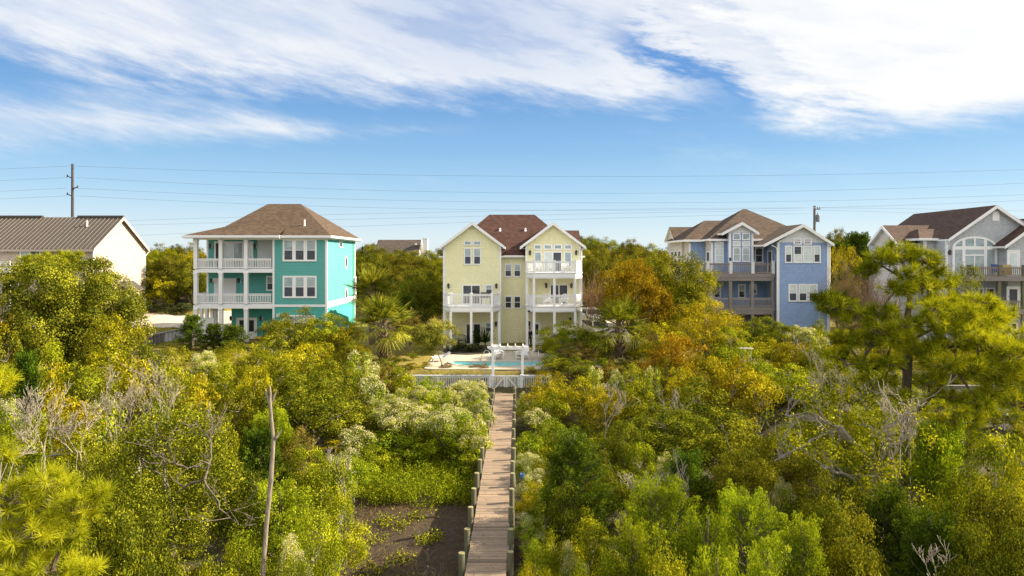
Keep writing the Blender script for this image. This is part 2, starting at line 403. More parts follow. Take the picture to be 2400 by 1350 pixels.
# driveway beside the teal house and drive on the far side of the yellow house
dr = NT('driveway_concrete'); v = dr.coord(); nn = dr.noise(v, .7, 5, .65)
dr.bsdf(dr.ramp(nn, [(.3, (.36, .31, .25)), (.7, (.54, .46, .37))]), .9); M['drive'] = dr.m
grid_obj('driveway', np.arange(-43.5, -29.9, .5), np.arange(70.6, 80.2, .5), lambda x, y: ground_fn(x, y) + .05, [M['drive']])
grid_obj('driveway', np.arange(7.6, 12.2, .4), np.arange(63, 80, .5), lambda x, y: ground_fn(x, y) + .05, [M['drive']])

# ------------------------------------------------------------------ pool terrace
PZ0 = 2.52
th = np.linspace(0, 2 * np.pi, 73)[:-1]
kx = 0.0 + 4.75 * np.cos(th); ky = 52.05 + 1.35 * np.sin(th) + .38 * np.cos(2 * th + .5) * (np.sin(th) > -.2) - .25 * np.cos(3 * th)
def ring(scale_x, scale_y, z): return [(0 + (a - 0) * scale_x, 52.05 + (b - 52.05) * scale_y, z) for a, b in zip(kx, ky)]
x0, x1, y0, y1 = -6.4, 6.6, 49.35, 61.9
outer = []
for a in th:
    c, s_ = math.cos(a), math.sin(a)
    k = min((x1 if c > 0 else -x0) / max(abs(c), 1e-6), ((y1 - 52.05) if s_ > 0 else (52.05 - y0)) / max(abs(s_), 1e-6))
    outer.append((c * k, 52.05 + s_ * k, PZ0))
mb = MB(); inner = ring(1.05, 1.16, PZ0); N = len(inner)
vs = outer + inner + [(p[0], p[1], PZ0 - .7) for p in outer]
mb.add(vs, [(i, (i + 1) % N, N + (i + 1) % N, N + i) for i in range(N)] + [(i, (i + 1) % N, 2 * N + (i + 1) % N, 2 * N + i) for i in range(N)])
ct = NT('patio_concrete'); v = ct.coord(); s = ct.n('SeparateXYZ', i_Vector=v).outputs
nn = ct.noise(v, .8, 5, .65); nf = ct.noise(v, 12, 3)
jx = ct.sstep(ct.math('ABSOLUTE', ct.math('SUBTRACT', ct.math('FRACT', ct.math('DIVIDE', ct.math('ADD', s[0], 1.3), 3.1)), .5)), .006, .0)
jy = ct.sstep(ct.math('ABSOLUTE', ct.math('SUBTRACT', ct.math('FRACT', ct.math('DIVIDE', s[1], 2.6)), .5)), .008, .0)
cc = ct.ramp(ct.math('ADD', ct.math('MULTIPLY', nn, .7), ct.math('MULTIPLY', nf, .3)), [(.3, (.36, .31, .235)), (.7, (.48, .42, .33))])
cc = ct.mix(ct.math('MULTIPLY', ct.math('MAXIMUM', jx, jy), .6), cc, (.12, .10, .08))
ct.bsdf(cc, .85, ct.bump(nf, .2, .01)); M['patio'] = ct.m
o = mb.build('patio', M['patio']); tag(o, kind='structure')
mb = MB(); a = ring(1.05, 1.16, PZ0 + .03); b = ring(1.0, 1.0, PZ0 + .03); cnr = ring(1.0, 1.0, PZ0 - .5); d_ = ring(1.05, 1.16, PZ0 - .02)
mb.add(a + b + cnr + d_, [(i, (i + 1) % N, N + (i + 1) % N, N + i) for i in range(N)] + [(N + i, N + (i + 1) % N, 2 * N + (i + 1) % N, 2 * N + i) for i in range(N)] + [(i, (i + 1) % N, 3 * N + (i + 1) % N, 3 * N + i) for i in range(N)])
pool = thing('swimming_pool', 'curved turquoise swimming pool set in the pale terrace behind the white gate', 'pool', (0, 52.05, PZ0))
mb.build('coping', M['concrete'], pool)
wt = NT('pool_water'); v = wt.coord(); wn = wt.noise(wt.mapv(v, (1, 2.2, 1)), 1.6, 3)
wt.bsdf(wt.ramp(wn, [(.3, (.05, .44, .52)), (.7, (.11, .58, .64))]), .06, wt.bump(wn, .25, .05)); M['water'] = wt.m
mb = MB(); wl = ring(1.0, 1.0, PZ0 - .09); mb.add(wl, [tuple(range(N))]); mb.build('water', M['water'], pool)
# entry rail and ladder rails
def pool_rail(name, label, pts, r=.028):
    m_ = MB()
    for p in pts: m_.tube(p, r, 8)
    o = m_.build(name, M['steel'], smooth=True); tag(o, label, 'rail'); return o
zt = PZ0
pool_rail('pool_handrail', 'bent steel handrail rising from the shallow end of the pool', [[(PX(1126, 53.4), 53.4, zt), (PX(1128, 53.4), 53.3, zt + .35), (PX(1138, 52.6), 52.6, zt + .92), (PX(1144, 52.3), 52.2, zt + .95), (PX(1146.5, 52), 52.0, zt + .85), (PX(1147, 51.6), 51.6, zt - .1)]])
pool_rail('pool_ladder', 'pair of upright steel ladder rails at the deep end of the pool', [[(PX(p_, 53.0), 53.3, zt), (PX(p_, 53.0), 53.3, zt + .75), (PX(p_, 53.0), 53.1, zt + .85), (PX(p_, 53.0), 52.9, zt + .75), (PX(p_, 53.0), 52.85, zt - .2)] for p_ in (1247.5, 1262)])
# step and retaining timbers between gate and terrace
st = thing('terrace_steps', 'low dark timber steps climbing from the white gate to the pool terrace', 'steps', (0, 48.9, 1.2))
mb = MB(); mb.box(-1.75, .95, 49.05, 49.32, 1.2, 2.50); mb.build('riser', M['timber'], st)
mb = MB(); mb.box(-1.6, .9, 48.55, 49.03, 1.2, 2.05); mb.build('tread', M['timber'], st)
mb = MB(); mb.box(-1.55, .85, 48.1, 48.53, 1.0, 1.62); mb.build('tread', M['timber'], st)
# planting bed
mb = MB(); mb.prism([(-5.9, 58.2), (-5.2, 56.9), (-3.6, 56.5), (-2.1, 57.2), (-1.4, 58.6), (-1.9, 61.6), (-5.9, 61.6)], PZ0, PZ0 + .06)
tag(mb.build('planting_bed', M['mulch']), kind='structure')
mb = MB(); mb.prism([(1.75, 60.6), (2.0, 58.3), (2.9, 57.3), (4.6, 56.2), (6.4, 56.2), (6.4, 61.6), (1.75, 61.6)], PZ0, PZ0 + .06)
tag(mb.build('planting_bed', M['mulch']), kind='structure')

# ------------------------------------------------------------------ boardwalk
DZ = 1.2
def bwc(y): return -.97 + .0094 * y              # centre line
bw = thing('boardwalk', 'long weathered grey plank boardwalk running from the marsh to the white gate', 'boardwalk', (bwc(20), 20, 0))
mb = MB(); shade = []
y = -4.0
while y < 47.62:
    wd = .138; c = bwc(y); j = random.uniform(-.012, .012); tz = random.uniform(-.004, .004)
    if random.random() < .04: tz += .008
    mb.box(c - .61 + j, c + .61 + j, y, y + wd - random.uniform(.006, .014), DZ - .04 + tz, DZ + tz)
    shade += [min(1, max(0, random.gauss(.5, .24)))] * 8
    y += wd
o = mb.build('deck', M['planks'], bw, recalc=False)
o.data.attributes.new('shade', 'FLOAT', 'POINT').data.foreach_set('value', shade)
for sx in (-.5, .5):
    mb = MB(); mb.box(bwc(22) + sx - .24 * 0 - .04, bwc(22) + sx + .04, -4, 22, DZ - .24, DZ - .045); mb.box(bwc(36) + sx - .04, bwc(36) + sx + .04, 22, 47.5, DZ - .24, DZ - .045)
    mb.build('stringer', M['deck_grey'], bw)
for k in range(-10, 15):
    y = 20.6 + 1.85 * k; c = bwc(y)
    for sx in (-1, 1):
        mb = MB(); r = random.uniform(.092, .108); x = c + sx * (.61 + r + .015); zt = 1.72 + random.uniform(-.05, .05)
        lean = random.uniform(-.02, .02)
        mb.tube([(x, y, -.5), (x + lean * .5, y, .6), (x + lean, y, zt - .02)], [r * 1.03, r, r * .98], 12, 0)
        mb.tube([(x + lean, y, zt - .02), (x + lean, y, zt)], [r * .97, r * .93], 12, 1)
        mb.build('piling', [M['piling'], M['piling_end']], bw, smooth=False)
    mb = MB(); mb.box(c - .78, c + .78, y + .11, y + .16, DZ - .44, DZ - .25); mb.build('cross_beam', M['deck_grey'], bw)

# ------------------------------------------------------------------ white fence, gate and pergola
FY = 47.75; FZ0, FZ1 = 1.22, 2.36
def fence_run(label, x0, x1, npost, cat='fence', y=FY, z0=FZ0, z1=FZ1, m=None, pm=None, sp=.125):
    m = m or M['white_weather']; f = thing('picket_fence', label, cat, ((x0 + x1) / 2, y, z0))
    xs = [x0 + (x1 - x0) * i / (npost - 1) for i in range(npost)]
    for x in xs:
        mb = MB(); mb.box(x - .06, x + .06, y - .06, y + .06, z0 - 1.0, z1 - .045); mb.build('post', m, f)
    mb = MB(); mb.box(x0 - .08, x1 + .08, y - .085, y + .085, z1 - .04, z1); mb.build('top_rail', m, f)
    for a, b in zip(xs[:-1], xs[1:]):
        mb = MB(); mb.box(a + .062, b - .062, y - .03, y + .03, z1 - .16, z1 - .05); mb.box(a + .062, b - .062, y - .03, y + .03, z0 + .10, z0 + .19)
        n_ = int((b - a - .14) / sp)
        for i in range(n_):
            xx = a + .07 + (b - a - .14) * (i + .5) / n_
            mb.box(xx - .02, xx + .02, y - .052, y - .031, z0 + .06, z1 - .06)
        mb.build('picket_panel', m, f)
    return f
gx0, gx1 = PX(1152, FY) , PX(1219, FY)
fence_run('long white picket fence between the pool lawn and the groundsel bushes', PX(905, FY), gx0 - .16, 5)
fence_run('short white picket fence on the golden bushes\' side of the gate', gx1 + .16, PX(1290, FY), 2)
gt = thing('gate', 'white double gate with diagonal braces at the end of the boardwalk', 'gate', ((gx0 + gx1) / 2, FY, FZ0))
mid = (gx0 + gx1) / 2
for x in (gx0 - .07, gx1 + .07):
    mb = MB(); mb.box(x - .085, x + .085, FY - .085, FY + .085, .3, FZ1 + .02); mb.build('post', M['white_weather'], gt)
for a, b, flip in ((gx0 + .04, mid - .02, 0), (mid + .02, gx1 - .04, 1)):
    mb = MB(); fy = FY - .04
    mb.box(a, a + .1, fy - .03, fy + .03, FZ0 + .06, FZ1 - .02); mb.box(b - .1, b, fy - .03, fy + .03, FZ0 + .06, FZ1 - .02)
    for z in (FZ0 + .06, FZ1 - .13): mb.box(a + .1, b - .1, fy - .028, fy + .028, z, z + .11)
    n_ = 7
    for i in range(n_):
        xx = a + .1 + (b - a - .2) * (i + .5) / n_; mb.box(xx - .022, xx + .022, fy + .008, fy + .03, FZ0 + .17, FZ1 - .13)
    lf = mb.build('gate_leaf', M['white_weather'], gt)
    mb = MB(); p, q = (a + .1, fy - .045, FZ0 + .14), (b - .1, fy - .045, FZ1 - .12)
    if flip: p, q = (b - .1, fy - .045, FZ0 + .14), (a + .1, fy - .045, FZ1 - .12)
    mb.beam(p, q, .03, .09, 0); mb.build('brace', M['white_weather'], lf)
pg = thing('pergola', 'white two post pergola with short rafters standing over the garden gate', 'pergola', (PX(1190, 48.6), 48.6, 1.2))
PY = 48.25
for px in (1155.5, 1224.5):
    mb = MB(); x = PX(px, PY); mb.box(x - .085, x + .085, PY - .085, PY + .085, 1.0, PZ(818, PY)); mb.build('post', M['white'], pg)
zb = PZ(819, PY)
for yy in (PY - .14, PY + .14):
    mb = MB(); xa, xb = PX(1142, PY), PX(1237, PY)
    mb.extr([(xa, yy - .028, zb + .22), (xa, yy - .028, zb + .12), (xa + .18, yy - .028, zb), (xb - .18, yy - .028, zb), (xb, yy - .028, zb + .12), (xb, yy - .028, zb + .22)], (0, .056, 0))
    mb.build('beam', M['white'], pg)
for i in range(5):
    x = PX(1154 + 18.0 * i, PY); mb = MB()
    mb.extr([(x - .03, PY - .5, zb + .33), (x - .03, PY - .5, zb + .27), (x - .03, PY - .36, zb + .222), (x - .03, PY + .5, zb + .222), (x - .03, PY + .62, zb + .27), (x - .03, PY + .62, zb + .33)], (.06, 0, 0))
    mb.build('rafter', M['white'], pg)
# ------------------------------------------------------------------ house parts
class Fac:
    """front wall at depth Y; photo crop (ox, oy, scale) -> metres"""
    def __init__(s, root, Y, ox, oy, k): s.r, s.Y, s.ox, s.oy, s.k = root, Y, ox, oy, k
    def X(s, x): return PX(s.ox + x / s.k, s.Y)
    def Z(s, y): return PZ(s.oy + y / s.k, s.Y)
    def T(s, u, d, z): return (u, s.Y - d, z)
    def at(s, Y): return Fac(s.r, Y, s.ox, s.oy, s.k)
    def rect(s, x0, y0, x1, y1): return s.X(x0), s.X(x1), s.Z(y1), s.Z(y0)
def side_T(X0, sign): return lambda u, d, z: (X0 + sign * d, u, z)

def window(root, T, u0, u1, z0, z1, up='blind', lo=None, fw=.09, cols=1, mid=True, fm=None, name='window', split=.5, d=.05, sill=True):
    fm = fm or M['white']; lo = lo or up
    mb = MB(); B = lambda *a: mb.boxT(T, *a)
    B(u0, u1, -.04, d, z1 - fw, z1); B(u0, u1, -.04, d + (.03 if sill else 0), z0, z0 + fw)
    B(u0, u0 + fw, -.04, d - .003, z0 + fw, z1 - fw); B(u1 - fw, u1, -.04, d - .003, z0 + fw, z1 - fw)
    zm = z0 + fw + (z1 - z0 - 2 * fw) * split
    w = (u1 - u0 - 2 * fw) / cols; mw = fw * .9
    for i in range(1, cols): B(u0 + fw + w * i - mw / 2, u0 + fw + w * i + mw / 2, -.04, d - .006, z0 + fw, z1 - fw)
    if mid: B(u0 + fw, u1 - fw, -.03, d - .02, zm - .025, zm + .025)
    fo = mb.build(name, fm, root)
    mb = MB()
    for i in range(cols):
        a, b = u0 + fw + w * i, u0 + fw + w * (i + 1)
        if mid:
            mb.quadT(T, a, b, .018, zm, z1 - fw, 0); mb.quadT(T, a, b, .010, z0 + fw, zm, 1)
        else: mb.quadT(T, a, b, .014, z0 + fw, z1 - fw, 0)
    mb.build('pane', [M[up], M[lo]], fo, recalc=False)
    return fo
def fwin(F, x0, y0, x1, y1, up='blind', lo=None, **k):
    a, b, c, d = F.rect(x0, y0, x1, y1); return window(F.r, F.T, a, b, c, d, up, lo, **k)
def slider(F, x0, y0, x1, z0, panes, fw=.09, fm=None):
    """sliding glass door: panes = material per leaf"""
    fm = fm or M['white']
    u0, u1, z1 = F.X(x0), F.X(x1), F.Z(y0); mb = MB(); T = F.T
    mb.boxT(T, u0, u1, -.04, .05, z1 - fw, z1); mb.boxT(T, u0, u0 + fw, -.04, .048, z0, z1 - fw); mb.boxT(T, u1 - fw, u1, -.04, .048, z0, z1 - fw)
    n = len(panes); w = (u1 - u0 - 2 * fw) / n
    for i in range(1, n): mb.boxT(T, u0 + fw + w * i - .04, u0 + fw + w * i + .04, -.04, .045, z0, z1 - fw)
    fo = mb.build('sliding_door', fm, F.r); mb = MB()
    for i, p in enumerate(panes): mb.quadT(T, u0 + fw + w * i, u0 + fw + w * (i + 1), .012, z0 + .04, z1 - fw, i)
    mb.build('pane', [M[p] for p in panes], fo, recalc=False); return fo
def door(F, x0, y0, x1, z0, pane=None, lite=(.25, .45, .75, .92), m=None, knob=True):
    m = m or M['white']; u0, u1, z1 = F.X(x0), F.X(x1), F.Z(y0); T = F.T; mb = MB(); fw = .1
    mb.boxT(T, u0, u1, -.04, .05, z1 - fw, z1); mb.boxT(T, u0, u0 + fw, -.04, .048, z0, z1 - fw); mb.boxT(T, u1 - fw, u1, -.04, .048, z0, z1 - fw)
    mb.boxT(T, u0 + fw, u1 - fw, -.03, .02, z0, z1 - fw)
    fo = mb.build('door', m, F.r); W, Hh = u1 - u0 - 2 * fw, z1 - fw - z0
    if pane:
        mb = MB(); mb.quadT(T, u0 + fw + W * lite[0], u0 + fw + W * lite[2], .024, z0 + Hh * lite[1], z0 + Hh * lite[3]); mb.build('pane', M[pane], fo, recalc=False)
    if knob:
        mb = MB(); mb.lathe((u0 + fw + .09, F.Y - .05, z0 + .95), [(.03, -.03), (.045, 0), (.03, .03)], 8); mb.build('handle', M['black'], fo)
    return fo
def lantern(F, x, y, white_plate=False):
    u, z = F.X(x), F.Z(y); yy = F.Y - .17; r = F.r
    mb = MB(); mb.box(u - .06, u + .06, F.Y - .03, F.Y, z - .10, z + .12); mb.beam((u, F.Y - .03, z + .1), (u, yy, z + .19), .03, .03)
    mb.lathe((u, yy, z), [(.02, .30), (.03, .26), (.13, .15), (.12, .13)], 8); mb.lathe((u, yy, z), [(.06, -.17), (.10, -.12), (.02, -.20)][::-1], 8)
    for a in range(6):
        c, s_ = math.cos(a * 1.047), math.sin(a * 1.047); mb.beam((u + .11 * c, yy + .11 * s_, z + .14), (u + .07 * c, yy + .07 * s_, z - .14), .018, .018)
    if white_plate: mb.box(u - .15, u + .15, F.Y - .015, F.Y, z - .16, z + .2, 1)
    l = mb.build('wall_lantern', [M['black'], M['white']], r)
    mb = MB(); mb.lathe((u, yy, z), [(.065, -.13), (.10, .12)], 8); mb.build('lantern_glass', M['lamp_glass'], l)
def railing(root, p, q, z0, z1, m, sp=.13, name='railing', bw=.04, gap=.10):
    mb = MB(); p, q = Vector((*p, 0)), Vector((*q, 0)); L = (q - p).length; d = (q - p) / L
    mb.beam(p + Vector((0, 0, z1 - .03)), q + Vector((0, 0, z1 - .03)), .12, .06); mb.beam(p + Vector((0, 0, z1 - .13)), q + Vector((0, 0, z1 - .13)), .05, .09)
    mb.beam(p + Vector((0, 0, z0 + gap)), q + Vector((0, 0, z0 + gap)), .05, .09)
    n = max(2, int(L / sp))
    for i in range(n):
        c = p + d * (L * (i + .5) / n); mb.beam((c.x, c.y, z0 + gap + .045), (c.x, c.y, z1 - .175), bw, bw, 0, (d.x, d.y, 0))
    return mb.build(name, m, root)
def post(root, x, y, z0, z1, w=.2, m=None, name='post', cap=False):
    mb = MB(); mb.box(x - w / 2, x + w / 2, y - w / 2, y + w / 2, z0, z1)
    if cap: mb.box(x - w / 2 - .03, x + w / 2 + .03, y - w / 2 - .03, y + w / 2 + .03, z1, z1 + .05)
    return mb.build(name, m or M['white'], root)
def trimbox(root, name, m, *boxes):
    mb = MB()
    for b in boxes: mb.box(*b)
    return mb.build(name, m, root)
def gable_roof(root, xa, xr, xb, ze, zr, y0, y1, mat, rake=True, t=.16, zb=None):
    zb = ze if zb is None else zb; mb = MB()
    mb.slab([(xa, y0, ze), (xr, y0, zr), (xr, y1, zr), (xa, y1, ze)], t); mb.slab([(xr, y0, zr), (xb, y0, zb), (xb, y1, zb), (xr, y1, zr)], t)
    o = mb.build('roof', [mat, M['white']], root)
    if rake:
        mb = MB(); h = .24
        mb.extr([(xa, y0 - .035, ze + .02), (xr, y0 - .035, zr + .02), (xr, y0 - .035, zr - h * 1.2), (xa, y0 - .035, ze - h)], (0, .03, 0))
        mb.extr([(xr, y0 - .035, zr + .02), (xb, y0 - .035, zb + .02), (xb, y0 - .035, zb - h), (xr, y0 - .035, zr - h * 1.2)], (0, .03, 0))
        mb.build('rake_board', M['white'], root)
    return o
def hip_roof(root, x0, x1, y0, y1, ze, xr0, xr1, yr, zr, mat, t=.16, name='roof', gutter=True, yr1=None):
    yr1 = yr if yr1 is None else yr1; mb = MB(); a, b, c, d = (x0, y0, ze), (x1, y0, ze), (x1, y1, ze), (x0, y1, ze); e, f = (xr0, yr, zr), (xr1, yr1, zr)
    for P in ([a, b, f, e], [c, d, e, f], [b, c, f], [d, a, e]): mb.slab(P, t)
    o = mb.build(name, [mat, M['white']], root)
    if gutter:
        g = MB(); g.box(x0 - .08, x1 + .08, y0 - .1, y0 + .02, ze - .2, ze - .02); g.box(x1 - .02, x1 + .1, y0 + .02, y1, ze - .2, ze - .02); g.box(x0 - .1, x0 + .02, y0 + .02, y1, ze - .2, ze - .02)
        g.build('gutter', M['white'], root)
    return o
def pipe(root, x, y, z0, z1, r=.06, m=None, name='vent_pipe'):
    mb = MB(); mb.tube([(x, y, z0), (x, y, z1)], r, 10); mb.lathe((x, y, z0), [(r * 2.2, -.05), (r * 1.1, .12)], 10); return mb.build(name, m or M['white'], root)
def downspout(root, pts, m=None):
    mb = MB(); mb.tube(pts, .05, 6); return mb.build('downspout', m or M['white'], root)

# ================================================================== TEAL HOUSE
H1 = thing('beach_house', 'turquoise three storey house with stacked white porches and brown hip roof', 'house', (-23, 63, 2.7))
Y = 63.0; F = Fac(H1, Y, 400, 440, 3.376); FB = F.at(65.3)
XL, XM, XR = F.X(186), F.X(808), F.X(1236); YB = 74.3; G = 2.6
ZE = F.Z(388)          # soffit
z2, z1 = F.Z(640), F.Z(918); zc2, zc1 = F.Z(658), F.Z(942)
mb = MB(); mb.prism([(XM, Y), (XR, Y), (XR, YB), (XL + .15, YB), (XL + .15, FB.Y), (XM, FB.Y)], zc1 + .02, ZE); mb.build('wall', M['teal'], H1)
mb = MB(); mb.prism([(XM, Y + .02), (XR - .02, Y + .02), (XR - .02, YB), (F.X(400), YB), (F.X(400), FB.Y), (XM, FB.Y)], G - .4, zc1 + .02); mb.build('lower_wall', M['teal_board'], H1)
# white trim: corner boards, band, frieze
cw = .16
trimbox(H1, 'corner_board', M['white'], (XM - .02, XM + cw, Y - .03, Y + .01, G, ZE), )
trimbox(H1, 'corner_board', M['white'], (XR - cw, XR + .03, Y - .03, Y + cw, G, ZE))
trimbox(H1, 'corner_board', M['white'], (XR - .01, XR + .035, YB - cw, YB + .02, G, ZE))
trimbox(H1, 'corner_board', M['white'], (XL + .12, XL + .3, FB.Y - .03, FB.Y + .2, z1, ZE))
trimbox(H1, 'band_board', M['white'], (XM + cw + .003, XR - cw - .003, Y - .045, Y + .0, F.Z(943), F.Z(924)))
trimbox(H1, 'band_board', M['white'], (XR - .01, XR + .05, Y + cw + .003, YB - cw, zc1 - .1, zc1 + .42))
trimbox(H1, 'frieze_board', M['white'], (XL - .1, XR + .02, Y - .02, Y + .05, ZE - .28, ZE - .003))
trimbox(H1, 'frieze_board', M['white'], (XR - .01, XR + .03, Y + cw, YB - .2, ZE - .24, ZE - .003))
# porch floors and beams
for za, zb in ((z2, zc2), (z1, zc1)):
    trimbox(H1, 'porch_floor', M['white'], (XL, XM - .03, Y + .1, FB.Y - .005, zb - .12, za))
    trimbox(H1, 'porch_beam', M['white'], (XL - .06, XM - .03, Y - .06, Y + .098, zb - .16, za - .14))
trimbox(H1, 'porch_ceiling', M['white'], (XL - .3, XM, Y + .06, FB.Y - .005, ZE - .1, ZE - .02))
pxs = [F.X(200), F.X(398), F.X(598)]
for i, x in enumerate(pxs):
    for a, b in ((z2 - .0, ZE - .28), (z1, zc2 - .16), (G - .3, zc1 - .16)):
        c = post(H1, x, Y + .02, a, b, .33, M['white'], 'column')
        mb = MB(); mb.box(x - .2, x + .2, Y - .18, Y + .22, b - .14, b - .003); mb.build('column_cap', M['white'], c)
for a in (z2, z1):
    zt = a + (F.Z(562) - F.Z(632)) + .12
    for p, q in zip(pxs, pxs[1:] + [XM - .14]):
        railing(H1, (p + .17, Y + .02), (q - .17 if q < XM - .2 else q, Y + .02), a, zt, M['white'], .15, bw=.055)
    railing(H1, (XL + .1, Y + .2), (XL + .1, FB.Y - .1), a, zt, M['white'], .15, bw=.055)
# upper back wall: patio door group
slider(FB, 345, 425, 655, z2, ['dark', 'bright', 'blind', 'bright'], .16)
trimbox(H1, 'shutter_panel', M['shutter'], (FB.X(688), XM, FB.Y - .05, FB.Y, z2, FB.Z(412)))
lantern(FB, 318, 465, True); lantern(FB, 670, 465, True)
mb = MB(); mb.box(FB.X(345), FB.X(520), FB.Y - .08, FB.Y, z1, FB.Z(738)); mb.box(FB.X(340), FB.X(524), FB.Y - .16, FB.Y, FB.Z(738), FB.Z(715)); mb.build('roll_shutter', M['shutter'], H1)
lantern(FB, 325, 738, True); lantern(FB, 545, 738, True)
fwin(FB, 757, 697, 830, 815, 'blind', 'screen', fw=.12)
u0, u1 = FB.X(520), FB.X(684)
F2 = FB
d1 = door(F2, 520, 1027, 602, G, 'dark', (.25, .42, .85, .93)); d2 = door(F2, 602, 1027, 684, G, 'dark', (.15, .42, .75, .93))
lantern(FB, 480, 1035, True); lantern(FB, 717, 1035, True)
# raised landing under the left bay
mb = MB(); mb.box(F.X(228), F.X(322), 63.6, 63.75, G - .4, F.Z(1040)); mb.box(F.X(224), F.X(326), 63.55, 63.8, F.Z(1040), F.Z(1034)); mb.build('landing_wall', M['white'], H1)
for x, yy in ((245, 66.8), (287, 66.8), (328, 63.7), (358, 65.4)): post(H1, FB.at(yy).X(x), yy, G - .4, zc1 - .05, .26, M['white'], 'column')
# front windows of the solid bay
for (ya, yb) in ((405, 583), (697, 873)):
    a, b, c, d = F.rect(887, ya, 1156, yb); w3 = (b - a) / 3
    for i in range(3): window(H1, F.T, a + w3 * i - (.0 if i else .0), a + w3 * (i + 1), c, d, 'blind' if i else 'sky', 'screen', fw=.16, split=.5)
fwin(F, 888, 1008, 1145, 1120, 'blind', 'screen', cols=3, fw=.12)
trimbox(H1, 'meter_box', M['white_weather'], (F.X(840), F.X(866), Y - .14, Y - .003, F.Z(1023), F.Z(997)))
# sunlit side
T1 = side_T(XR, 1)
def yside(px): return XR * FPX / (px - 1200)
def zs(py, y): return PZ(py, y)
ya, yb = yside(400 + 1333 / 3.376), yside(400 + 1357 / 3.376); window(H1, T1, ya, yb, zs(440 + 473 / 3.376, ya), zs(440 + 422 / 3.376, ya), 'dark', mid=False, fw=.08)
for (cx, cy) in ((1388, 590), (1390, 843)):
    yc = yside(400 + cx / 3.376); zc = zs(440 + cy / 3.376, yc); mb = MB(); ro, ri, ry = .72, .5, .5
    n = 24; ring_ = [(yc + math.cos(2 * math.pi * k / n) * ry, zc + math.sin(2 * math.pi * k / n) * ro) for k in range(n)]
    rin = [(yc + math.cos(2 * math.pi * k / n) * (ry - .13), zc + math.sin(2 * math.pi * k / n) * (ro - .13)) for k in range(n)]
    vs = [(XR + .05, *p) for p in ring_] + [(XR + .05, *p) for p in rin] + [(XR - .02, *p) for p in ring_] + [(XR - .0, *p) for p in rin]
    mb.add(vs, [f for k in range(n) for f in ((k, (k + 1) % n, n + (k + 1) % n, n + k), (k, (k + 1) % n, 2 * n + (k + 1) % n, 2 * n + k), (n + k, n + (k + 1) % n, 3 * n + (k + 1) % n, 3 * n + k))])
    fo = mb.build('oval_window', M['white'], H1); mb = MB(); mb.add([(XR + .012, *p) for p in rin], [tuple(range(n))]); mb.build('pane', M['dark'], fo, recalc=False)
ya, yb = yside(400 + 1443 / 3.376), yside(400 + 1466 / 3.376); window(H1, T1, ya, yb, zs(440 + 890 / 3.376, ya), zs(440 + 705 / 3.376, ya), 'dark', mid=False, fw=.14)
yd = yside(400 + 1440 / 3.376); downspout(H1, [(XR + .08, yd, ZE - .2), (XR + .08, yd, G)], M['teal'])
# roof
y0r = Y - .55; y0k = Y - .95; xl, xr, ybk = F.X(135) , XR + .5, YB + .5; zr = PZ(478, 68.6); yr = 68.6
xr0, xr1 = PX(628, yr), PX(705, yr); ze = ZE + .1; xk = PX(663, Y); sm = (zr - ze) / (yr - y0r); yk = 64.06; zk = ze + sm * (yk - y0r)
xkl = PX(527, yk); mb = MB(); yb2 = ybk - 1.7
mb.slab([(xl, y0k, ze), (xk, y0k, ze), (xk, yk, zk), (xkl, yk, zk)])                                    # low pitched porch part
mb.slab([(xkl, yk, zk), (xk, yk, zk), (xk, y0r, ze), (xr, y0r, ze), (xr1, yr, zr), (xr0, yr, zr)])
mb.slab([(xr, y0r, ze), (xr, ybk, ze), (xr1, yr, zr)]); mb.slab([(xl, y0k, ze), (xkl, yk, zk), (xkl, yb2, zk), (xl, ybk, ze)]); mb.slab([(xkl, yk, zk), (xr0, yr, zr), (xkl, yb2, zk)])
mb.slab([(xr, ybk, ze), (xl, ybk, ze), (xkl, yb2, zk), (xr0, yr, zr), (xr1, yr, zr)])
mb.add([(xk, y0k, ze), (xk, y0r, ze), (xk, yk, zk)], [(0, 1, 2)])
mb.build('roof', [M['roof_brown'], M['white']], H1)
mb = MB(); mb.box(xl - .08, xk + .02, y0k - .12, y0k, ze - .2, ze - .01); mb.box(xk + .023, xr + .08, y0r - .12, y0r, ze - .2, ze - .01); mb.box(xr, xr + .12, y0r + .003, ybk, ze - .2, ze - .01); mb.build('gutter', M['white'], H1)
trimbox(H1, 'soffit', M['white'], (xl, xk, y0k, Y + .055, ze - .26, ze - .205), (xk + .001, xr, y0r, Y + .055, ze - .26, ze - .205), (XR + .001, xr, Y + .06, ybk, ze - .26, ze - .205))
pipe(H1, PX(400 + 1059 / 3.376, 64.3), 64.3, PZ(440 + 296 / 3.376, 64.3) - .1, PZ(440 + 252 / 3.376, 64.3), .07)

# ================================================================== YELLOW HOUSE
H2 = thing('beach_house', 'pale yellow twin gabled house with white balconies behind the pool', 'house', (0, 62, 2.75))
Y = 62.0; F = Fac(H2, Y, 980, 470, 3.0); G = 2.75
xL0, xL1, xR0, xR1 = F.X(182), F.X(582), F.X(757), F.X(1141); YM = 63.0
zeL = F.Z(325); zpk = F.Z(150)
FM_ = F.at(YM)
mb = MB()
mb.prism([(xL0, Y), (xL1, Y), (xL1, YM), (xR0, YM), (xR0, Y), (xR1, Y), (xR1, 73), (xL0, 73)], G - .6, 10.75)
def gable_wall(mb, xa, xb, z0, ze, xp, zp, y, d=6, inset=.0):
    mb.extr([(xa, y, z0), (xb, y, z0), (xb, y, ze), (xp, y, zp), (xa, y, ze)], (0, d, 0))
xpL, xpR = F.X(380), F.X(949)
gable_wall(mb, xL0, xL1, 10.752, F.Z(318), xpL, zpk - .12, Y)
gable_wall(mb, xR0, xR1, 10.752, F.Z(318), xpR, zpk - .12, Y)
mb.build('wall', M['yellow'], H2)
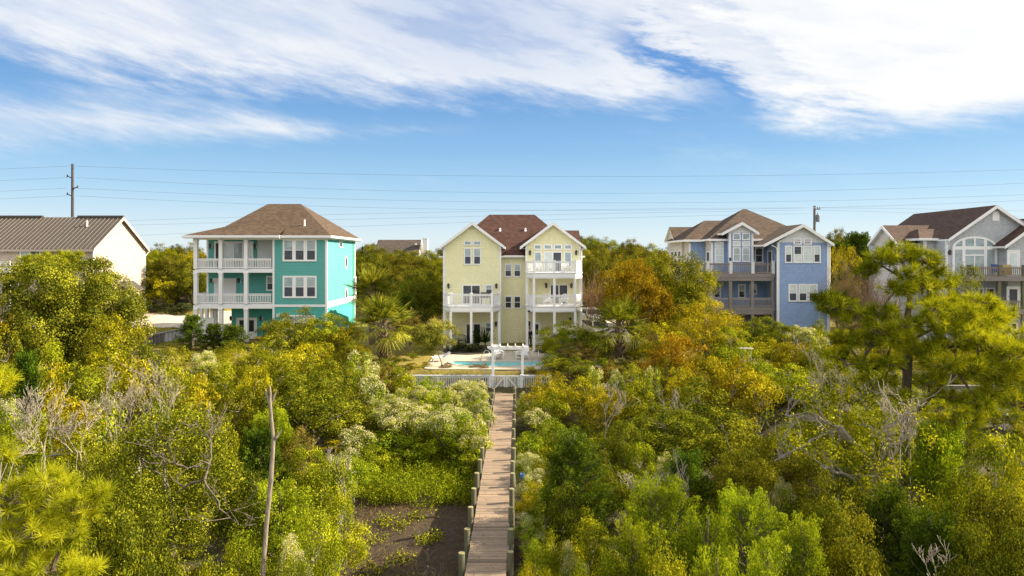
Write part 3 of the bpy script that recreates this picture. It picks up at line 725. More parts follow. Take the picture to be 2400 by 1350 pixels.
for x, yb_ in ((xL0, Y), (xL1, Y), (xR0, Y), (xR1, Y)):
    trimbox(H2, 'corner_board', M['white'], (x - (.03 if x in (xL0, xR0) else .12), x + (.12 if x in (xL0, xR0) else .03), Y - .03, Y + .12, G - .2, F.Z(322)))
Fr = F.at(61.6)
gable_roof(H2, Fr.X(150), Fr.X(380), Fr.X(614), Fr.Z(326), Fr.Z(150), 61.6, 69, M['roof_dark'])
gable_roof(H2, Fr.X(716), Fr.X(949), Fr.X(1182), Fr.Z(326), Fr.Z(150), 61.6, 69, M['roof_dark'])
# boxed eave returns
for xa, xb in ((150, 192), (575, 614), (716, 757), (1140, 1182)):
    trimbox(H2, 'eave_return', M['white'], (Fr.X(xa), Fr.X(xb), 61.58, 62.02, Fr.Z(338), Fr.Z(326) - .17))
hip_roof(H2, -6.7, 6.7, YM - .45, 73.5, FM_.Z(389) , PX(1147, 67.2), PX(1253, 67.2), 67.2, PZ(503, 67.2), M['roof_dark'], gutter=False)
trimbox(H2, 'gutter', M['white'], (Fr.X(600), Fr.X(745), YM - .6, YM - .46, FM_.Z(396), FM_.Z(386)))
# side gable at the back right
ys, zs_, = 70.0, PZ(540, 70.0); mb = MB(); xs0, xs1 = 2.5, PX(1357, 70)
mb.slab([(xs0, 67.0, zs_ - 2.1), (xs1, 67.0, zs_ - 2.1), (xs1, ys, zs_), (xs0, ys, zs_)]); mb.slab([(xs0, 73.0, zs_ - 2.1), (xs1, 73.0, zs_ - 2.1), (xs1, ys, zs_), (xs0, ys, zs_)][::-1]); mb.build('roof', [M['roof_dark'], M['white']], H2)
for x in (575, 753): pipe(H2, PX(980 + x / 3, 65.4), 65.4, PZ(470 + 208 / 3, 65.4) - .1, PZ(470 + 193 / 3, 65.4), .09)
# windows
for a, b in ((322, 376), (387, 443)):
    fwin(F, a, 332, b, 452, 'blind', 'screen', fw=.10, split=.5); fwin(F, a, 283, b, 316, 'sky', mid=False, fw=.09)
for a, b in ((608, 660), (671, 724)):
    fwin(FM_, a, 444, b, 538, 'blind', 'screen', fw=.10); fwin(FM_, a, 670, b, 760, 'dark', 'dark', fw=.10)
for _a, _b in ((590, 606), (726, 750)): trimbox(H2, 'band_board', M['white_weather'], (F.X(_a), F.X(_b), YM - .03, YM, FM_.Z(757), FM_.Z(741)))
# balconies: octagonal fronts
YF, YS = 58.8, 60.2
A = F.at(YF); Bk = F.at(YS)
zd1, zd1b, zd2, zd2b = A.Z(743), A.Z(785), A.Z(507), A.Z(548)
def balcony(xo0, xi0, xm, xi1, xo1, zt, zb, zrail, zbase, xw0, xw1):
    a, b, m_, c, d = Bk.X(xo0), A.X(xi0), A.X(xm), A.X(xi1), Bk.X(xo1)
    poly = [(a, YS), (b, YF), (c, YF), (d, YS), (d, Y - .005), (a, Y - .005)]
    mb = MB(); mb.prism(poly, zb, zt - .06); mb.prism([(x + (-.06 if x < m_ else .06), y_ - .06 if y_ < Y - .1 else y_) for x, y_ in poly], zt - .06, zt); mb.prism([(x + (-.03 if x < m_ else .03), y_ - .03 if y_ < Y - .1 else y_) for x, y_ in poly], zb + .1, zb + .2)
    mb.build('balcony_deck', M['white'], H2)
    pts = [(a + .08, YS + .05), (b + .03, YF + .1), (m_, YF + .1), (c - .03, YF + .1), (d - .08, YS + .05)]
    full = zbase is not None
    for i, p in enumerate(pts): post(H2, p[0], p[1], zt - (0 if True else 0), zrail + .03, .2, M['white'], 'rail_post', True)
    P = pts + [(d - .08, Y - .05)]
    P = [(a + .08, Y - .05)] + P
    for p, q in zip(P[:-1], P[1:]): 
        v_ = Vector((q[0] - p[0], q[1] - p[1])).normalized() * .1; e0 = .0 if p[1] > Y - .1 else 1; e1 = 0 if q[1] > Y - .1 else 1
        railing(H2, (p[0] + v_.x * e0, p[1] + v_.y * e0), (q[0] - v_.x * e1, q[1] - v_.y * e1), zt, zrail, M['white'], .125, bw=.05)
    for p in pts: post(H2, p[0], p[1], zbase, zb, .21, M['white'], 'column')
    return pts
pl = balcony(180, 227, 373, 521, 576, zd1, zd1b, A.Z(657), G - .25, 0, 0)
pr = balcony(760, 812, 958, 1107, 1152, zd1, zd1b, A.Z(664), G - .25, 0, 0)
pr2 = balcony(760, 812, 958, 1107, 1152, zd2, zd2b, A.Z(425), zd1, 0, 0)
slider(F, 311, 592, 440, zd1, ['screen', 'dark'], .09); fwin(F, 472, 590, 524, 655, 'blind', 'screen', fw=.10)
lantern(F, 214, 603); lantern(F, 550, 603)
slider(F, 334, 862, 443, G, ['dark', 'dark'], .10); fwin(F, 470, 856, 520, 926, 'sky', 'screen', fw=.1)
lantern(F, 548, 870); lantern(F, 214, 870)
for a, b in ((814, 868), (882, 942), (953, 1013), (1026, 1081)): fwin(F, a, 308, b, 346, 'sky', mid=False, fw=.11)
fwin(F, 814, 359, 869, 470, 'sky', 'sky', mid=False, fw=.10); fwin(F, 1026, 359, 1081, 470, 'sky', 'sky', mid=False, fw=.10)
slider(F, 882, 359, 1012, zd2, ['bright', 'screen'], .09)
lantern(F, 786, 370); lantern(F, 1110, 370)
slider(F, 925, 588, 1056, zd1, ['dark', 'screen'], .1); lantern(F, 900, 600); lantern(F, 1077, 600)
door(F, 788, 852, 865, G, 'dark', (.25, .45, .8, .93)); lantern(F, 1068, 842); lantern(F, 779, 868)
mb = MB(); mb.box(A.X(962), A.X(1105), YF + .06, YF + .14, G - .2, A.Z(877)); mb.box(A.X(1108), Bk.X(1152), YS - .3, YS - .2, G - .2, Bk.Z(877)); mb.build('screen_wall', M['yellow'], H2)
for x in (955, ): trimbox(H2, 'flood_light', M['black'], (Bk.X(768), Bk.X(785), YF - .12, YF - .065, A.Z(782), A.Z(772)))
downspout(H2, [(Fr.X(1180), 61.7, Fr.Z(330)), (F.X(1150), 62.0, F.Z(350)), (F.X(1150), 62.05, F.Z(360)), (F.X(1150), 62.05, zd2)])
downspout(H2, [(Fr.X(152), 61.7, Fr.Z(330)), (F.X(178), 62.0, F.Z(348)), (F.X(178), 62.0, G)])

# ================================================================== BLUE HOUSE
H3 = thing('beach_house', 'blue shingled house with grey timber decks and brown hipped roofs', 'house', (23.5, 64, 2.6))
F = Fac(H3, 62.0, 1540, 450, 3.552); G = 2.2; Y = 62.0; YM = 65.2
A = F; Bm = F.at(YM); FD = F.at(62.4)
xa, xb = F.X(1005), F.X(1428); ze = F.Z(420); YW = 67.2; Wg = F.at(YW)
x18 = Bm.X(452); xw = Wg.X(268)
mb = MB(); mb.extr([(xa, Y, G), (xb, Y, G), (xb, Y, ze), (xa, Y, ze)], (0, 11, 0)); mb.prism([(x18, YM), (xa, YM), (xa, 74), (x18, 74)], G, 12.2); mb.prism([(xw, YW), (x18 - .002, YW), (x18 - .002, 74), (xw, 74)], G, 12.2)
mb.build('wall', M['blue'], H3)
mb = MB(); mb.extr([(xa, Y, ze + .003), (xb, Y, ze + .003), (F.X(1220), Y, F.Z(272))], (0, 6, 0))
n = 26                                     # scalloped lower edge of the gable shingles
for i in range(n):
    u0 = xa + .1 + (xb - xa - .2) * i / n; u1 = xa + .1 + (xb - xa - .2) * (i + 1) / n; um = (u0 + u1) / 2
    mb.extr([(u0, Y - .03, ze + .2), (u1, Y - .03, ze + .2), (u1, Y - .03, ze + .06), (um, Y - .03, ze - .06), (u0, Y - .03, ze + .06)], (0, .028, 0))
mb.build('gable_wall', M['white_weather'], H3)
# cream wing seen from its window side
xs_ = 17.2; mb = MB(); mb.prism([(xs_, 69.1), (xw + .3, 69.1), (xw + .3, 75.5), (xs_, 75.5)], G, 12.2); mb.build('wing_wall', M['cream'], H3)
mb = MB(); mb.extr([(xw - .004, YW + .06, G), (xw - .004, 69.09, G), (xw - .004, 69.09, 12.2), (xw - .004, YW + .06, 12.2)], (-.02, 0, 0)); mb.extr([(x18 - .004, YM + .06, G), (x18 - .004, YW - .05, G), (x18 - .004, YW - .05, 12.2), (x18 - .004, YM + .06, 12.2)], (-.02, 0, 0)); mb.build('side_wall', M['cream'], H3)
for (x, y_) in ((xa, Y), (xb, Y)): trimbox(H3, 'corner_board', M['white'], (x - (.03 if x == xa else .14), x + (.14 if x == xa else .03), Y - .03, Y + .14, G, ze))
trimbox(H3, 'corner_board', M['white'], (x18 - .03, x18 + .15, YM - .03, YM + .1, G, 12.0)); trimbox(H3, 'corner_board', M['white'], (xw - .03, xw + .14, YW - .03, YW + .1, G, 12.0))
# windows of the projecting block
for a, b, u, l in ((1063, 1124, 'bright', 'screen'), (1133, 1208, 'screen', 'bright'), (1213, 1294, 'bright', 'bright'), (1300, 1362, 'bright', 'screen')): fwin(F, a, 446, b, 591, u, l, fw=.11)
for a, b in ((1135, 1203), (1218, 1287)): fwin(F, a, 387, b, 438, 'screen', mid=False, fw=.11)
for a, b in ((1093, 1168), (1176, 1252), (1258, 1335)): fwin(F, a, 766, b, 912, 'bright', 'screen', fw=.11, split=.48)
# main wall
fwin(Bm, 478, 460, 555, 598, 'bright', 'bright', fw=.13); fwin(Bm, 478, 411, 555, 456, 'bright', mid=False, fw=.11)
fwin(Bm, 811, 460, 884, 592, 'dark', 'dark', fw=.13); fwin(Bm, 811, 411, 884, 452, 'dark', mid=False, fw=.11)
fwin(Bm, 470, 766, 530, 884, 'dark', 'dark', fw=.11); fwin(Bm, 674, 766, 736, 884, 'blind', 'dark', fw=.11); fwin(Bm, 768, 766, 830, 854, 'bright', 'screen', fw=.11)
door(Bm, 920, 766, 968, F.at(62.4).Z(960), 'blind', (.15, .1, .85, .93))
Tm = side_T(xa, -1); window(H3, Tm, 63.3, 64.4, FD.Z(680), FD.Z(680) + 2.15, 'screen', mid=False, fw=.12, name='side_door')
Ts = side_T(xs_, -1)
for i in range(3):
    ya_ = 69.5 + i * 1.55; window(H3, Ts, ya_, ya_ + 1.2, 8.6, 10.5, 'screen', 'screen', fw=.12); window(H3, Ts, ya_, ya_ + 1.2, 10.6, 11.3, 'screen', mid=False, fw=.12)
window(H3, side_T(x18 - .024, -1), 65.6, 66.7, FD.Z(680), FD.Z(680) + 2.1, 'dark', mid=False, fw=.12, name='side_door')
# glazed tower bay
YT = 64.3; Tf = F.at(YT); ta, tb = Tf.X(600), Tf.X(800); zt0, zt1 = FD.Z(680), Tf.Z(338)
mb = MB(); mb.box(ta, tb, YT, YM + 2.5, zt0, zt1); mb.build('tower_wall', M['blue'], H3)
mb = MB(); mb.extr([(ta, YT, zt1 + .003), (tb, YT, zt1 + .003), ((ta + tb) / 2, YT, Tf.Z(255))], (0, 4, 0)); mb.build('gable_wall', M['white_weather'], H3)
for x in (ta, tb): trimbox(H3, 'corner_board', M['white'], (x - (.03 if x == ta else .17), x + (.17 if x == ta else .03), YT - .03, YT + .12, zt0, zt1))
for a, b in ((629, 695), (707, 773)):
    fwin(Tf, a, 340, b, 402, 'sky', mid=False, fw=.10); fwin(Tf, a, 409, b, 454, 'bright', mid=False, fw=.10); fwin(Tf, a, 460, b, 582, 'blind', 'blind', fw=.10)
Tr = F.at(63.9); gable_roof(H3, Tr.X(540), Tr.X(710), Tr.X(850), Tr.Z(342), Tr.Z(250), 63.9, 69.0, M['roof_blue'], zb=Tr.Z(338))
Rr = F.at(61.5); gable_roof(H3, Rr.X(888), Rr.X(1220), Rr.X(1476), Rr.Z(438), Rr.Z(266), 61.5, 70.5, M['roof_blue'], zb=Rr.Z(432))
# hipped roofs
zm = PZ(450 + 390 / 3.552, 64.8); hip_roof(H3, PX(1540 + 425 / 3.552, 64.8), 29.1, 64.8, 74.4, zm, PX(1741, 69.5), PX(1747, 69.5), 69.4, PZ(490, 69.5), M['roof_blue'], gutter=True)
hip_roof(H3, 16.75, 23.0, 66.8, 74.4, 12.32, PX(1651, 70.3), 22.0, 70.3, PZ(517, 70.3), M['roof_blue'])
yg = 73.6; zg = PZ(532, yg); mb = MB(); mb.slab([(16.9, 71.4, zg - 1.45), (20.5, 71.4, zg - 1.45), (20.5, yg, zg), (16.9, yg, zg)]); mb.slab([(16.9, 75.8, zg - 1.45), (20.5, 75.8, zg - 1.45), (20.5, yg, zg), (16.9, yg, zg)][::-1]); mb.build('roof', [M['roof_blue'], M['white']], H3)
mb = MB(); mb.extr([(17.15, 71.6, zg - 1.6), (17.15, 75.6, zg - 1.6), (17.15, yg, zg - .12)], (.2, 0, 0)); mb.build('gable_wall', M['cream'], H3)
pipe(H3, PX(1540 + 950 / 3.552, 67.3), 67.3, PZ(450 + 290 / 3.552, 67.3) - .25, PZ(450 + 262 / 3.552, 67.3), .12)
# timber decks
YD = 62.4; x0d, x1d = FD.X(205), FD.X(985); za, zb, zc, zd_ = FD.Z(680), FD.Z(720), FD.Z(960), FD.Z(1000)
for a, b in ((za, zb), (zc, zd_)):
    trimbox(H3, 'deck_floor', M['deck_grey'], (x0d, xa - .01, YD + .1, YM - .01, a - .08, a), (x0d, x18 - .03, YM - .008, YW - .01, a - .08, a)); trimbox(H3, 'deck_beam', M['deck_grey'], (x0d, x1d, YD, YD + .09, a - .34, a - .0), (x0d + .2, x1d - .1, YD + .02, YD + .15, b - .22, a - .345))
pxd = [FD.X(x) for x in (232, 422, 615, 798, 968)]
for i, x in enumerate(pxd):
    post(H3, x, YD + .1, za, FD.Z(578), .27, M['white_weather'], 'rail_post', True); post(H3, x, YD + .2, zc, zb - .22, .27, M['deck_grey'], 'deck_post'); post(H3, x, YD + .2, G - .5, zd_ - .22, .27, M['deck_grey'], 'deck_post')
for p, q in zip(pxd[:-1], pxd[1:]): railing(H3, (p + .14, YD + .08), (q - .14, YD + .08), za, FD.Z(592), M['rail_brown'], .17, bw=.05); railing(H3, (p + .14, YD + .2), (q - .14, YD + .2), zc, FD.Z(882), M['rail_grey'], .17, bw=.05)
mb = MB()
for i in range(40): xx = x0d + .2 + (x1d - x0d - .4) * i / 39; mb.box(xx - .05, xx + .05, YD + 1.2, YD + 1.25, G - .3, zd_ - .1)
mb.build('under_deck_slats', M['deck_grey'], H3)
for x in (FD.X(612), ): 
    mb = MB(); mb.lathe((x, YD + .1, FD.Z(578) + .05), [(.1, 0), (.1, .2), (.14, .22), (.02, .34)], 8); mb.build('post_lantern', M['black'], H3)
downspout(H3, [(Rr.X(960), 61.65, Rr.Z(445)), (F.X(990), 61.95, F.Z(462)), (F.X(997), 61.93, F.Z(480)), (F.X(997), 61.93, G)])
downspout(H3, [(Rr.X(1474), 61.65, Rr.Z(440)), (F.X(1436), 61.95, F.Z(458)), (F.X(1434), 61.93, G)])

# ================================================================== GREY GABLED HOUSE
H4 = thing('beach_house', 'grey shingled gabled house with big arched window, cut by the frame edge', 'house', (42, 62, 2.6))
F = Fac(H4, 60.0, 1940, 450, 3.552); Y = 60.0; G = 2.2; A = F
xa, xp = F.X(985), F.X(1410); xb = 2 * xp - xa + .8; ze = F.Z(392); zp = F.Z(112)
mb = MB(); mb.prism([(xa, Y), (xb, Y), (xb, 73), (xa, 73)], G, ze - .01); mb.extr([(xa, Y, ze - .008), (xb, Y, ze - .008), (xp, Y, zp - .15)], (0, 9, 0))
B2 = F.at(63.0); xw0, xw1 = PX(2109, 63.0), xa; mb.prism([(xw0, 63.0), (xw1 - .003, 63.0), (xw1 - .003, 67.4), (xw0, 67.4)], G, 12.15)
B1 = F.at(61.6); mb.prism([(B1.X(815), 61.6), (xa - .004, 61.6), (xa - .004, 63), (B1.X(815), 63)], G, B1.Z(392)); mb.build('wall', M['grey_shake'], H4)
yg = 65.2; zg = PZ(528, yg); mb = MB(); mb.extr([(xw0 - .02, 63.0, G), (xw0 - .02, 67.4, G), (xw0 - .02, 67.4, 12.0), (xw0 - .02, yg, zg - .15), (xw0 - .02, 63.0, 12.0)], (-.02, 0, 0)); mb.build('gable_wall', M['cream'], H4)
mb = MB(); zl = zg - (yg - 62.6) * .68; mb.slab([(xw0 - .45, 62.6, zl), (xa + 2, 62.6, zl), (xa + 4, yg, zg), (xw0 - .45, yg, zg)]); mb.slab([(xw0 - .45, 67.8, zl), (xa + 2, 67.8, zl), (xa + 4, yg, zg), (xw0 - .45, yg, zg)][::-1]); mb.build('roof', [M['roof_grey'], M['white']], H4)
mb = MB(); mb.extr([(xw0 - .49, 62.6, zl + .02), (xw0 - .49, yg, zg + .02), (xw0 - .49, yg, zg - .3), (xw0 - .49, 62.6, zl - .26)], (.03, 0, 0)); mb.extr([(xw0 - .49, 67.8, zl + .02), (xw0 - .49, yg, zg + .02), (xw0 - .49, yg, zg - .3), (xw0 - .49, 67.8, zl - .26)], (.03, 0, 0)); mb.build('rake_board', M['white'], H4)
hz = B1.Z(386); hip_roof(H4, B1.X(740), xa + 2.2, 61.2, 66.5, hz, B1.X(850), xa + 1, 63.4, PZ(450 + 308 / 3.552, 63.4), M['roof_grey'])
Fr = F.at(59.6); gable_roof(H4, Fr.X(1005), Fr.X(1411), Fr.X(1411) * 2 - Fr.X(1005), Fr.Z(392), Fr.Z(108), 59.6, 72.0, M['roof_grey'])
for x in (xa,): trimbox(H4, 'corner_board', M['white'], (x - .03, x + .15, Y - .03, Y + .1, G, ze - .1))
trimbox(H4, 'corner_board', M['white'], (B1.X(800), B1.X(822), 61.57, 61.7, G, B1.Z(395)))
# porch bay at the frame edge
YP = 58.8; P = F.at(YP); x0p, x1p = P.X(1465), P.X(1465) + 6.5; xpp = (x0p + x1p) / 2; zep = P.Z(452)
mb = MB(); mb.box(x0p + .35, x1p - .35, YP, Y + 1, G, zep); mb.extr([(x0p + .35, YP, zep + .003), (x1p - .35, YP, zep + .003), (xpp, YP, zep + 2.1)], (0, 2, 0)); mb.build('porch_wall', M['grey_shake'], H4)
gable_roof(H4, x0p - .2, xpp, x1p + .2, zep + .0, zep + 2.5, YP - .4, Y + 4, M['roof_grey'])
# arched window
zA, za0 = F.Z(465), F.Z(700); ca, ra = (F.X(1035) + F.X(1408)) / 2, (F.X(1408) - F.X(1035)) / 2; rz = F.Z(370) - zA; n = 20
arc = [(ca + ra * math.cos(math.pi * k / n), zA + rz * math.sin(math.pi * k / n)) for k in range(n + 1)]; arci = [(ca + (ra - .2) * math.cos(math.pi * k / n), zA + (rz - .17) * math.sin(math.pi * k / n)) for k in range(n + 1)]
mb = MB(); K = n + 1
for k in range(n): mb.extr([(arc[k][0], Y - .07, arc[k][1]), (arc[k + 1][0], Y - .07, arc[k + 1][1]), (arci[k + 1][0], Y - .07, arci[k + 1][1]), (arci[k][0], Y - .07, arci[k][1])], (0, .068, 0))
for a, b in ((ca - ra, ca - ra + .2), (ca + ra - .2, ca + ra)): mb.box(a, b, Y - .07, Y - .002, za0, zA)
for x in (1130, 1310): mb.box(F.X(x) - .13, F.X(x) + .13, Y - .065, Y - .003, za0, zA + rz * .80)
mb.box(ca - .07, ca + .07, Y - .064, Y - .003, zA + .15, zA + rz - .1); mb.box(ca - ra + .2, ca + ra - .2, Y - .062, Y - .003, zA - .16, zA + .14); mb.box(F.X(1142), F.X(1298), Y - .06, Y - .003, F.Z(532), F.Z(520)); mb.box(F.X(1214), F.X(1223), Y - .06, Y - .003, za0, F.Z(532))
fo = mb.build('arched_window', M['white'], H4)
mb = MB(); mb.add([(x, Y - .02, z) for x, z in arci], [tuple(range(K))], 0); mb.add([(ca - ra + .2, Y - .02, za0), (ca + ra - .2, Y - .02, za0), (ca + ra - .2, Y - .02, zA - .16), (ca - ra + .2, Y - .02, zA - .16)], [(0, 1, 2, 3)], 1); mb.build('pane', [M['sky'], M['blind']], fo, recalc=False)
mb = MB(); u, z = F.X(1398), F.Z(200); pts = [(u - .3, z - .42), (u + .3, z - .42), (u + .3, z + .15)] + [(u + .3 * math.cos(a), z + .15 + .3 * math.sin(a)) for a in np.linspace(.2, math.pi - .2, 8)] + [(u - .3, z + .15)]
mb.extr([(x, Y - .05, zz) for x, zz in pts], (0, .048, 0)); mb.build('gable_vent', M['white'], H4)
lantern(F, 1008, 505); lantern(F, 1440, 505)
YD = 57.4; D = F.at(YD); za, zb, zc, zd_ = D.Z(702), D.Z(742), D.Z(976), D.Z(1020); x0d, x1d = D.X(1095), D.X(1660)
door(P, 1492, 482, 1598, za, 'bright', (.14, .12, .86, .92))
fwin(F, 1150, 797, 1298, 915, 'dark', 'dark', mid=False, cols=2, fw=.12); fwin(F, 1312, 797, 1392, 915, 'dark', 'dark', mid=False, fw=.12); door(P, 1488, 786, 1600, zc, 'screen', (.14, .10, .86, .92)); fwin(P, 1515, 1085, 1580, 1150, 'dark', mid=False, fw=.12)
for a, b in ((za, zb), (zc, zd_)): trimbox(H4, 'deck_floor', M['deck_grey'], (x0d, x1d + 3, YD + .1, YP - .01, a - .08, a), (x0d, x0p + .3, YP - .008, Y - .08, a - .08, a)); trimbox(H4, 'deck_beam', M['deck_grey'], (x0d, x1d + 3, YD, YD + .09, b, a))
pxd = [D.X(x) for x in (1183, 1438, 1640)]
for x in pxd: post(H4, x, YD + .1, za, D.Z(612), .24, M['piling'], 'rail_post', True); post(H4, x, YD + .2, zc, zb, .24, M['piling'], 'deck_post'); post(H4, x, YD + .2, G - .6, zd_, .24, M['deck_grey'], 'deck_post')
for p, q in zip([x0d] + pxd[:-1], pxd): railing(H4, (p + .12, YD + .08), (q - .12, YD + .08), za, D.Z(622), M['rail_brown'], .16, bw=.05); railing(H4, (p + .12, YD + .2), (q - .12, YD + .2), zc, D.Z(905), M['rail_brown'], .16, bw=.05)
downspout(H4, [(Fr.X(1012), 59.7, Fr.Z(402)), (F.X(1008), 59.9, F.Z(440)), (F.X(988), 59.93, F.Z(462)), (F.X(985), 59.93, G)])

# ================================================================== BEIGE HOUSE
H5 = thing('beach_house', 'beige house with bronze standing seam metal roof behind the round oak', 'house', (-44, 77, 3.5))
X0 = PX(219, 72.0); F = Fac(H5, 72.0, 0, 350, 2.813); Y = 72.0; YB = 82.0; G = 3.0; ze = F.Z(640); yp = 77.0; zp = PZ(510, yp) - .25; XL = -75
mb = MB(); mb.extr([(X0, Y, G), (X0, YB, G), (X0, YB, ze), (X0, yp, zp), (X0, Y, ze)], (XL - X0, 0, 0)); mb.build('wall', M['beige'], H5)
mb = MB(); y0r, y1r = Y - .5, YB + .5; sl_ = (zp + .25 - ze) / (yp - Y); ze0 = ze - .0; xo = X0 + .35
zr = zp + .28; zeo = zr - (yp - y0r) * sl_
xs1, xs2 = PX(183, yp), PX(101, yp)
segs = [(xo, XL, 0)]
for a, b, dz in segs:
    mb.slab([(b, y0r, zeo + (0 if dz == 0 else -.02)), (a, y0r, zeo + (0 if dz == 0 else -.02)), (a, yp, zr + dz), (b, yp, zr + dz)], .14); mb.slab([(b, y1r, zeo), (a, y1r, zeo), (a, yp, zr + dz), (b, yp, zr + dz)][::-1], .14)
rf = mb.build('roof', [M['tin'], M['tin_rib']], H5)
mb = MB(); x = xo - .03
while x > XL:
    dz = 0
    mb.beam((x, y0r, zeo + .03), (x, yp, zr + .03 + dz), .05, .06, 0); mb.beam((x, y1r, zeo + .03), (x, yp, zr + .03 + dz), .05, .06, 0); x -= .48
mb.build('roof_seams', M['tin_rib'], rf)
mb = MB()
for a_, b_ in ((xs1, xo), (XL, xs2)): mb.box(a_, b_, yp - .16, yp + .16, zr - .04, zr + .20)
mb.build('ridge_vent', M['tin'], rf)
mb = MB(); mb.extr([(xo + .01, y0r, zeo + .04), (xo + .01, yp, zr + .05), (xo + .01, yp, zr - .3), (xo + .01, y0r, zeo - .24)], (.03, 0, 0)); mb.extr([(xo + .01, y1r, zeo + .04), (xo + .01, yp, zr + .05), (xo + .01, yp, zr - .3), (xo + .01, y1r, zeo - .24)], (.03, 0, 0)); mb.box(XL, xo, y0r - .04, y0r, zeo - .24, zeo - .02); mb.build('fascia_board', M['beige'], H5)
for y_ in (Y, YB): trimbox(H5, 'corner_board', M['white'], (X0 - .1, X0 + .03, y_ - .03, y_ + .1, G, ze))
for a, b in ((133, 268), (415, 549)): slider(F, a, 653, b, F.Z(800), ['blind', 'screen'], .11)
for x in (58, 342): lantern(F, x, 668)
trimbox(H5, 'balcony_deck', M['white'], (XL, F.X(160), 69.8, Y - .01, F.Z(815), F.Z(800))); railing(H5, (F.X(-160), 69.9), (F.at(69.9).X(60), 69.9), F.Z(800), F.at(69.9).Z(740), M['white'], .16, bw=.05)
post(H5, F.at(69.9).X(64), 69.9, G - .5, F.at(69.9).Z(736), .12)
for x in (8, 100): fwin(F, x, 890, x + 70, 960, 'dark', mid=False, fw=.12)
T5 = side_T(X0, 1); yy = lambda px: X0 * FPX / (px - 1200)
ya_, yb_ = 78.5, 80.6
mb = MB(); mb.box(X0, X0 + .9, 76.6, 79.2, G, 7.0); mb.build('bay_wall', M['beige'], H5)
mb = MB(); mb.slab([(X0 + 1.3, 76.2, 6.9), (X0 + 1.3, 79.6, 6.9), (X0, 79.6, 7.9), (X0, 76.2, 7.9)], .1)
mb.build('bay_roof', [M['tin'], M['tin_rib']], H5)
window(H5, T5, 79.5, 80.7, 5.2, 7.0, 'blind', 'screen', fw=.12)
yv = 75.4; pipe(H5, PX(204, yv), yv, PZ(526, yv) - .35, PZ(517, yv), .09)
downspout(H5, [(X0 + .3, YB + .4, zeo - .2), (X0 + .08, YB + .05, zeo - .7), (X0 + .08, YB + .05, G)])

# ================================================================== HOUSE OVER THE RIDGE
H6 = thing('distant_house', 'grey roofed house with a white chimney peeping over the oak wood', 'house', (-17, 116, 9))
yr = 116.0; xa, xb = PX(886, yr), PX(988, yr); zr = PZ(562, yr)
mb = MB(); mb.prism([(xa + .5, 113), (xb - .5, 113), (xb - .5, 119.5), (xa + .5, 119.5)], 4, zr - 2.3); mb.extr([(xb - .5, 113, zr - 2.298), (xb - .5, 119.5, zr - 2.298), (xb - .5, yr, zr - .2)], (xa - xb + 1, 0, 0)); mb.build('wall', M['cream'], H6)
mb = MB(); mb.slab([(xa, 112.3, zr - 2.7), (xb, 112.3, zr - 2.7), (xb, yr, zr), (xa, yr, zr)]); mb.slab([(xa, 120, zr - 2.7), (xb, 120, zr - 2.7), (xb, yr, zr), (xa, yr, zr)][::-1]); rf = mb.build('roof', [M['roof_far'], M['white']], H6)
mb = MB(); mb.box(PX(992, 114.5), PX(1003, 114.5), 114, 115, 6, PZ(560, 114.5)); mb.box(PX(991.5, 114.5), PX(1003.5, 114.5), 113.9, 115.1, PZ(560, 114.5), PZ(558.6, 114.5)); mb.build('chimney', M['white'], H6)
pipe(H6, PX(975, 114.0), 114, PZ(573, 114), PZ(569, 114), .12)
# ------------------------------------------------------------------ foliage
LM = {
 'oak':   leafmat('oak_leaves', (0.017, 0.024, 0.002), (0.080, 0.098, 0.006), (0.285, 0.285, 0.014), .28, .03),
 'myr':   leafmat('myrtle_leaves', (0.033, 0.046, 0.003), (0.160, 0.190, 0.008), (0.385, 0.37, 0.015), .30),
 'gold':  leafmat('golden_leaves', (0.050, 0.046, 0.003), (0.225, 0.208, 0.008), (0.44, 0.37, 0.014), .30),
 'org':   leafmat('orange_leaves', (0.050, 0.032, 0.0025), (0.225, 0.148, 0.0065), (0.40, 0.295, 0.012), .30),
 'bgr':   leafmat('groundsel_leaves', (0.036, 0.057, 0.0029), (0.161, 0.222, 0.0085), (0.391, 0.425, 0.0201), .30),
 'ced':   leafmat('cedar_sprays', (0.010, 0.024, 0.0025), (0.046, 0.088, 0.0065), (0.149, 0.196, 0.0129), .24, .03),
 'cedy':  leafmat('bright_cedar_sprays', (0.029, 0.049, 0.0029), (0.148, 0.203, 0.0081), (0.370, 0.416, 0.0168), .30, .02),
 'red':   leafmat('bronze_leaves', (.065, .045, .012), (.16, .115, .025), (.30, .23, .05), .38),
 'dark':  leafmat('dark_hedge_leaves', (.012, .018, .006), (.028, .04, .010), (.06, .075, .018), .2, .06),
 'wood':  leafmat('live_oak_leaves', (0.019, 0.024, 0.003), (0.082, 0.092, 0.008), (0.27, 0.25, 0.018), .30, .03),
 'tuft':  leafmat('cream_seed_tufts', (.34, .31, .17), (.56, .52, .30), (.74, .70, .46), .35, .0, .02),
 'needle': leafmat('pine_needles', (0.028, 0.046, 0.003), (0.23, 0.27, 0.009), (0.50, 0.49, 0.018), .30, .03, .02),
 'palm':  leafmat('palm_fronds', (0.033, 0.054, 0.005), (0.175, 0.205, 0.013), (0.40, 0.38, 0.045), .32, .06, .05),
 'dry':   leafmat('dry_twigs', (.10, .055, .03), (.20, .12, .065), (.32, .21, .12), .2, .0, .04),
 'grass': leafmat('marsh_plants', (0.036, 0.059, 0.0029), (0.171, 0.232, 0.0085), (0.374, 0.396, 0.0169), .4),
 'straw': leafmat('dry_straw', (.12, .075, .03), (.24, .155, .06), (.36, .26, .09), .3),
}
BM = {k: M['bark'] for k in LM}; BM.update(myr=M['bark_pale'], gold=M['bark_pale'], bgr=M['bark_pale'], red=M['bark_pale'])

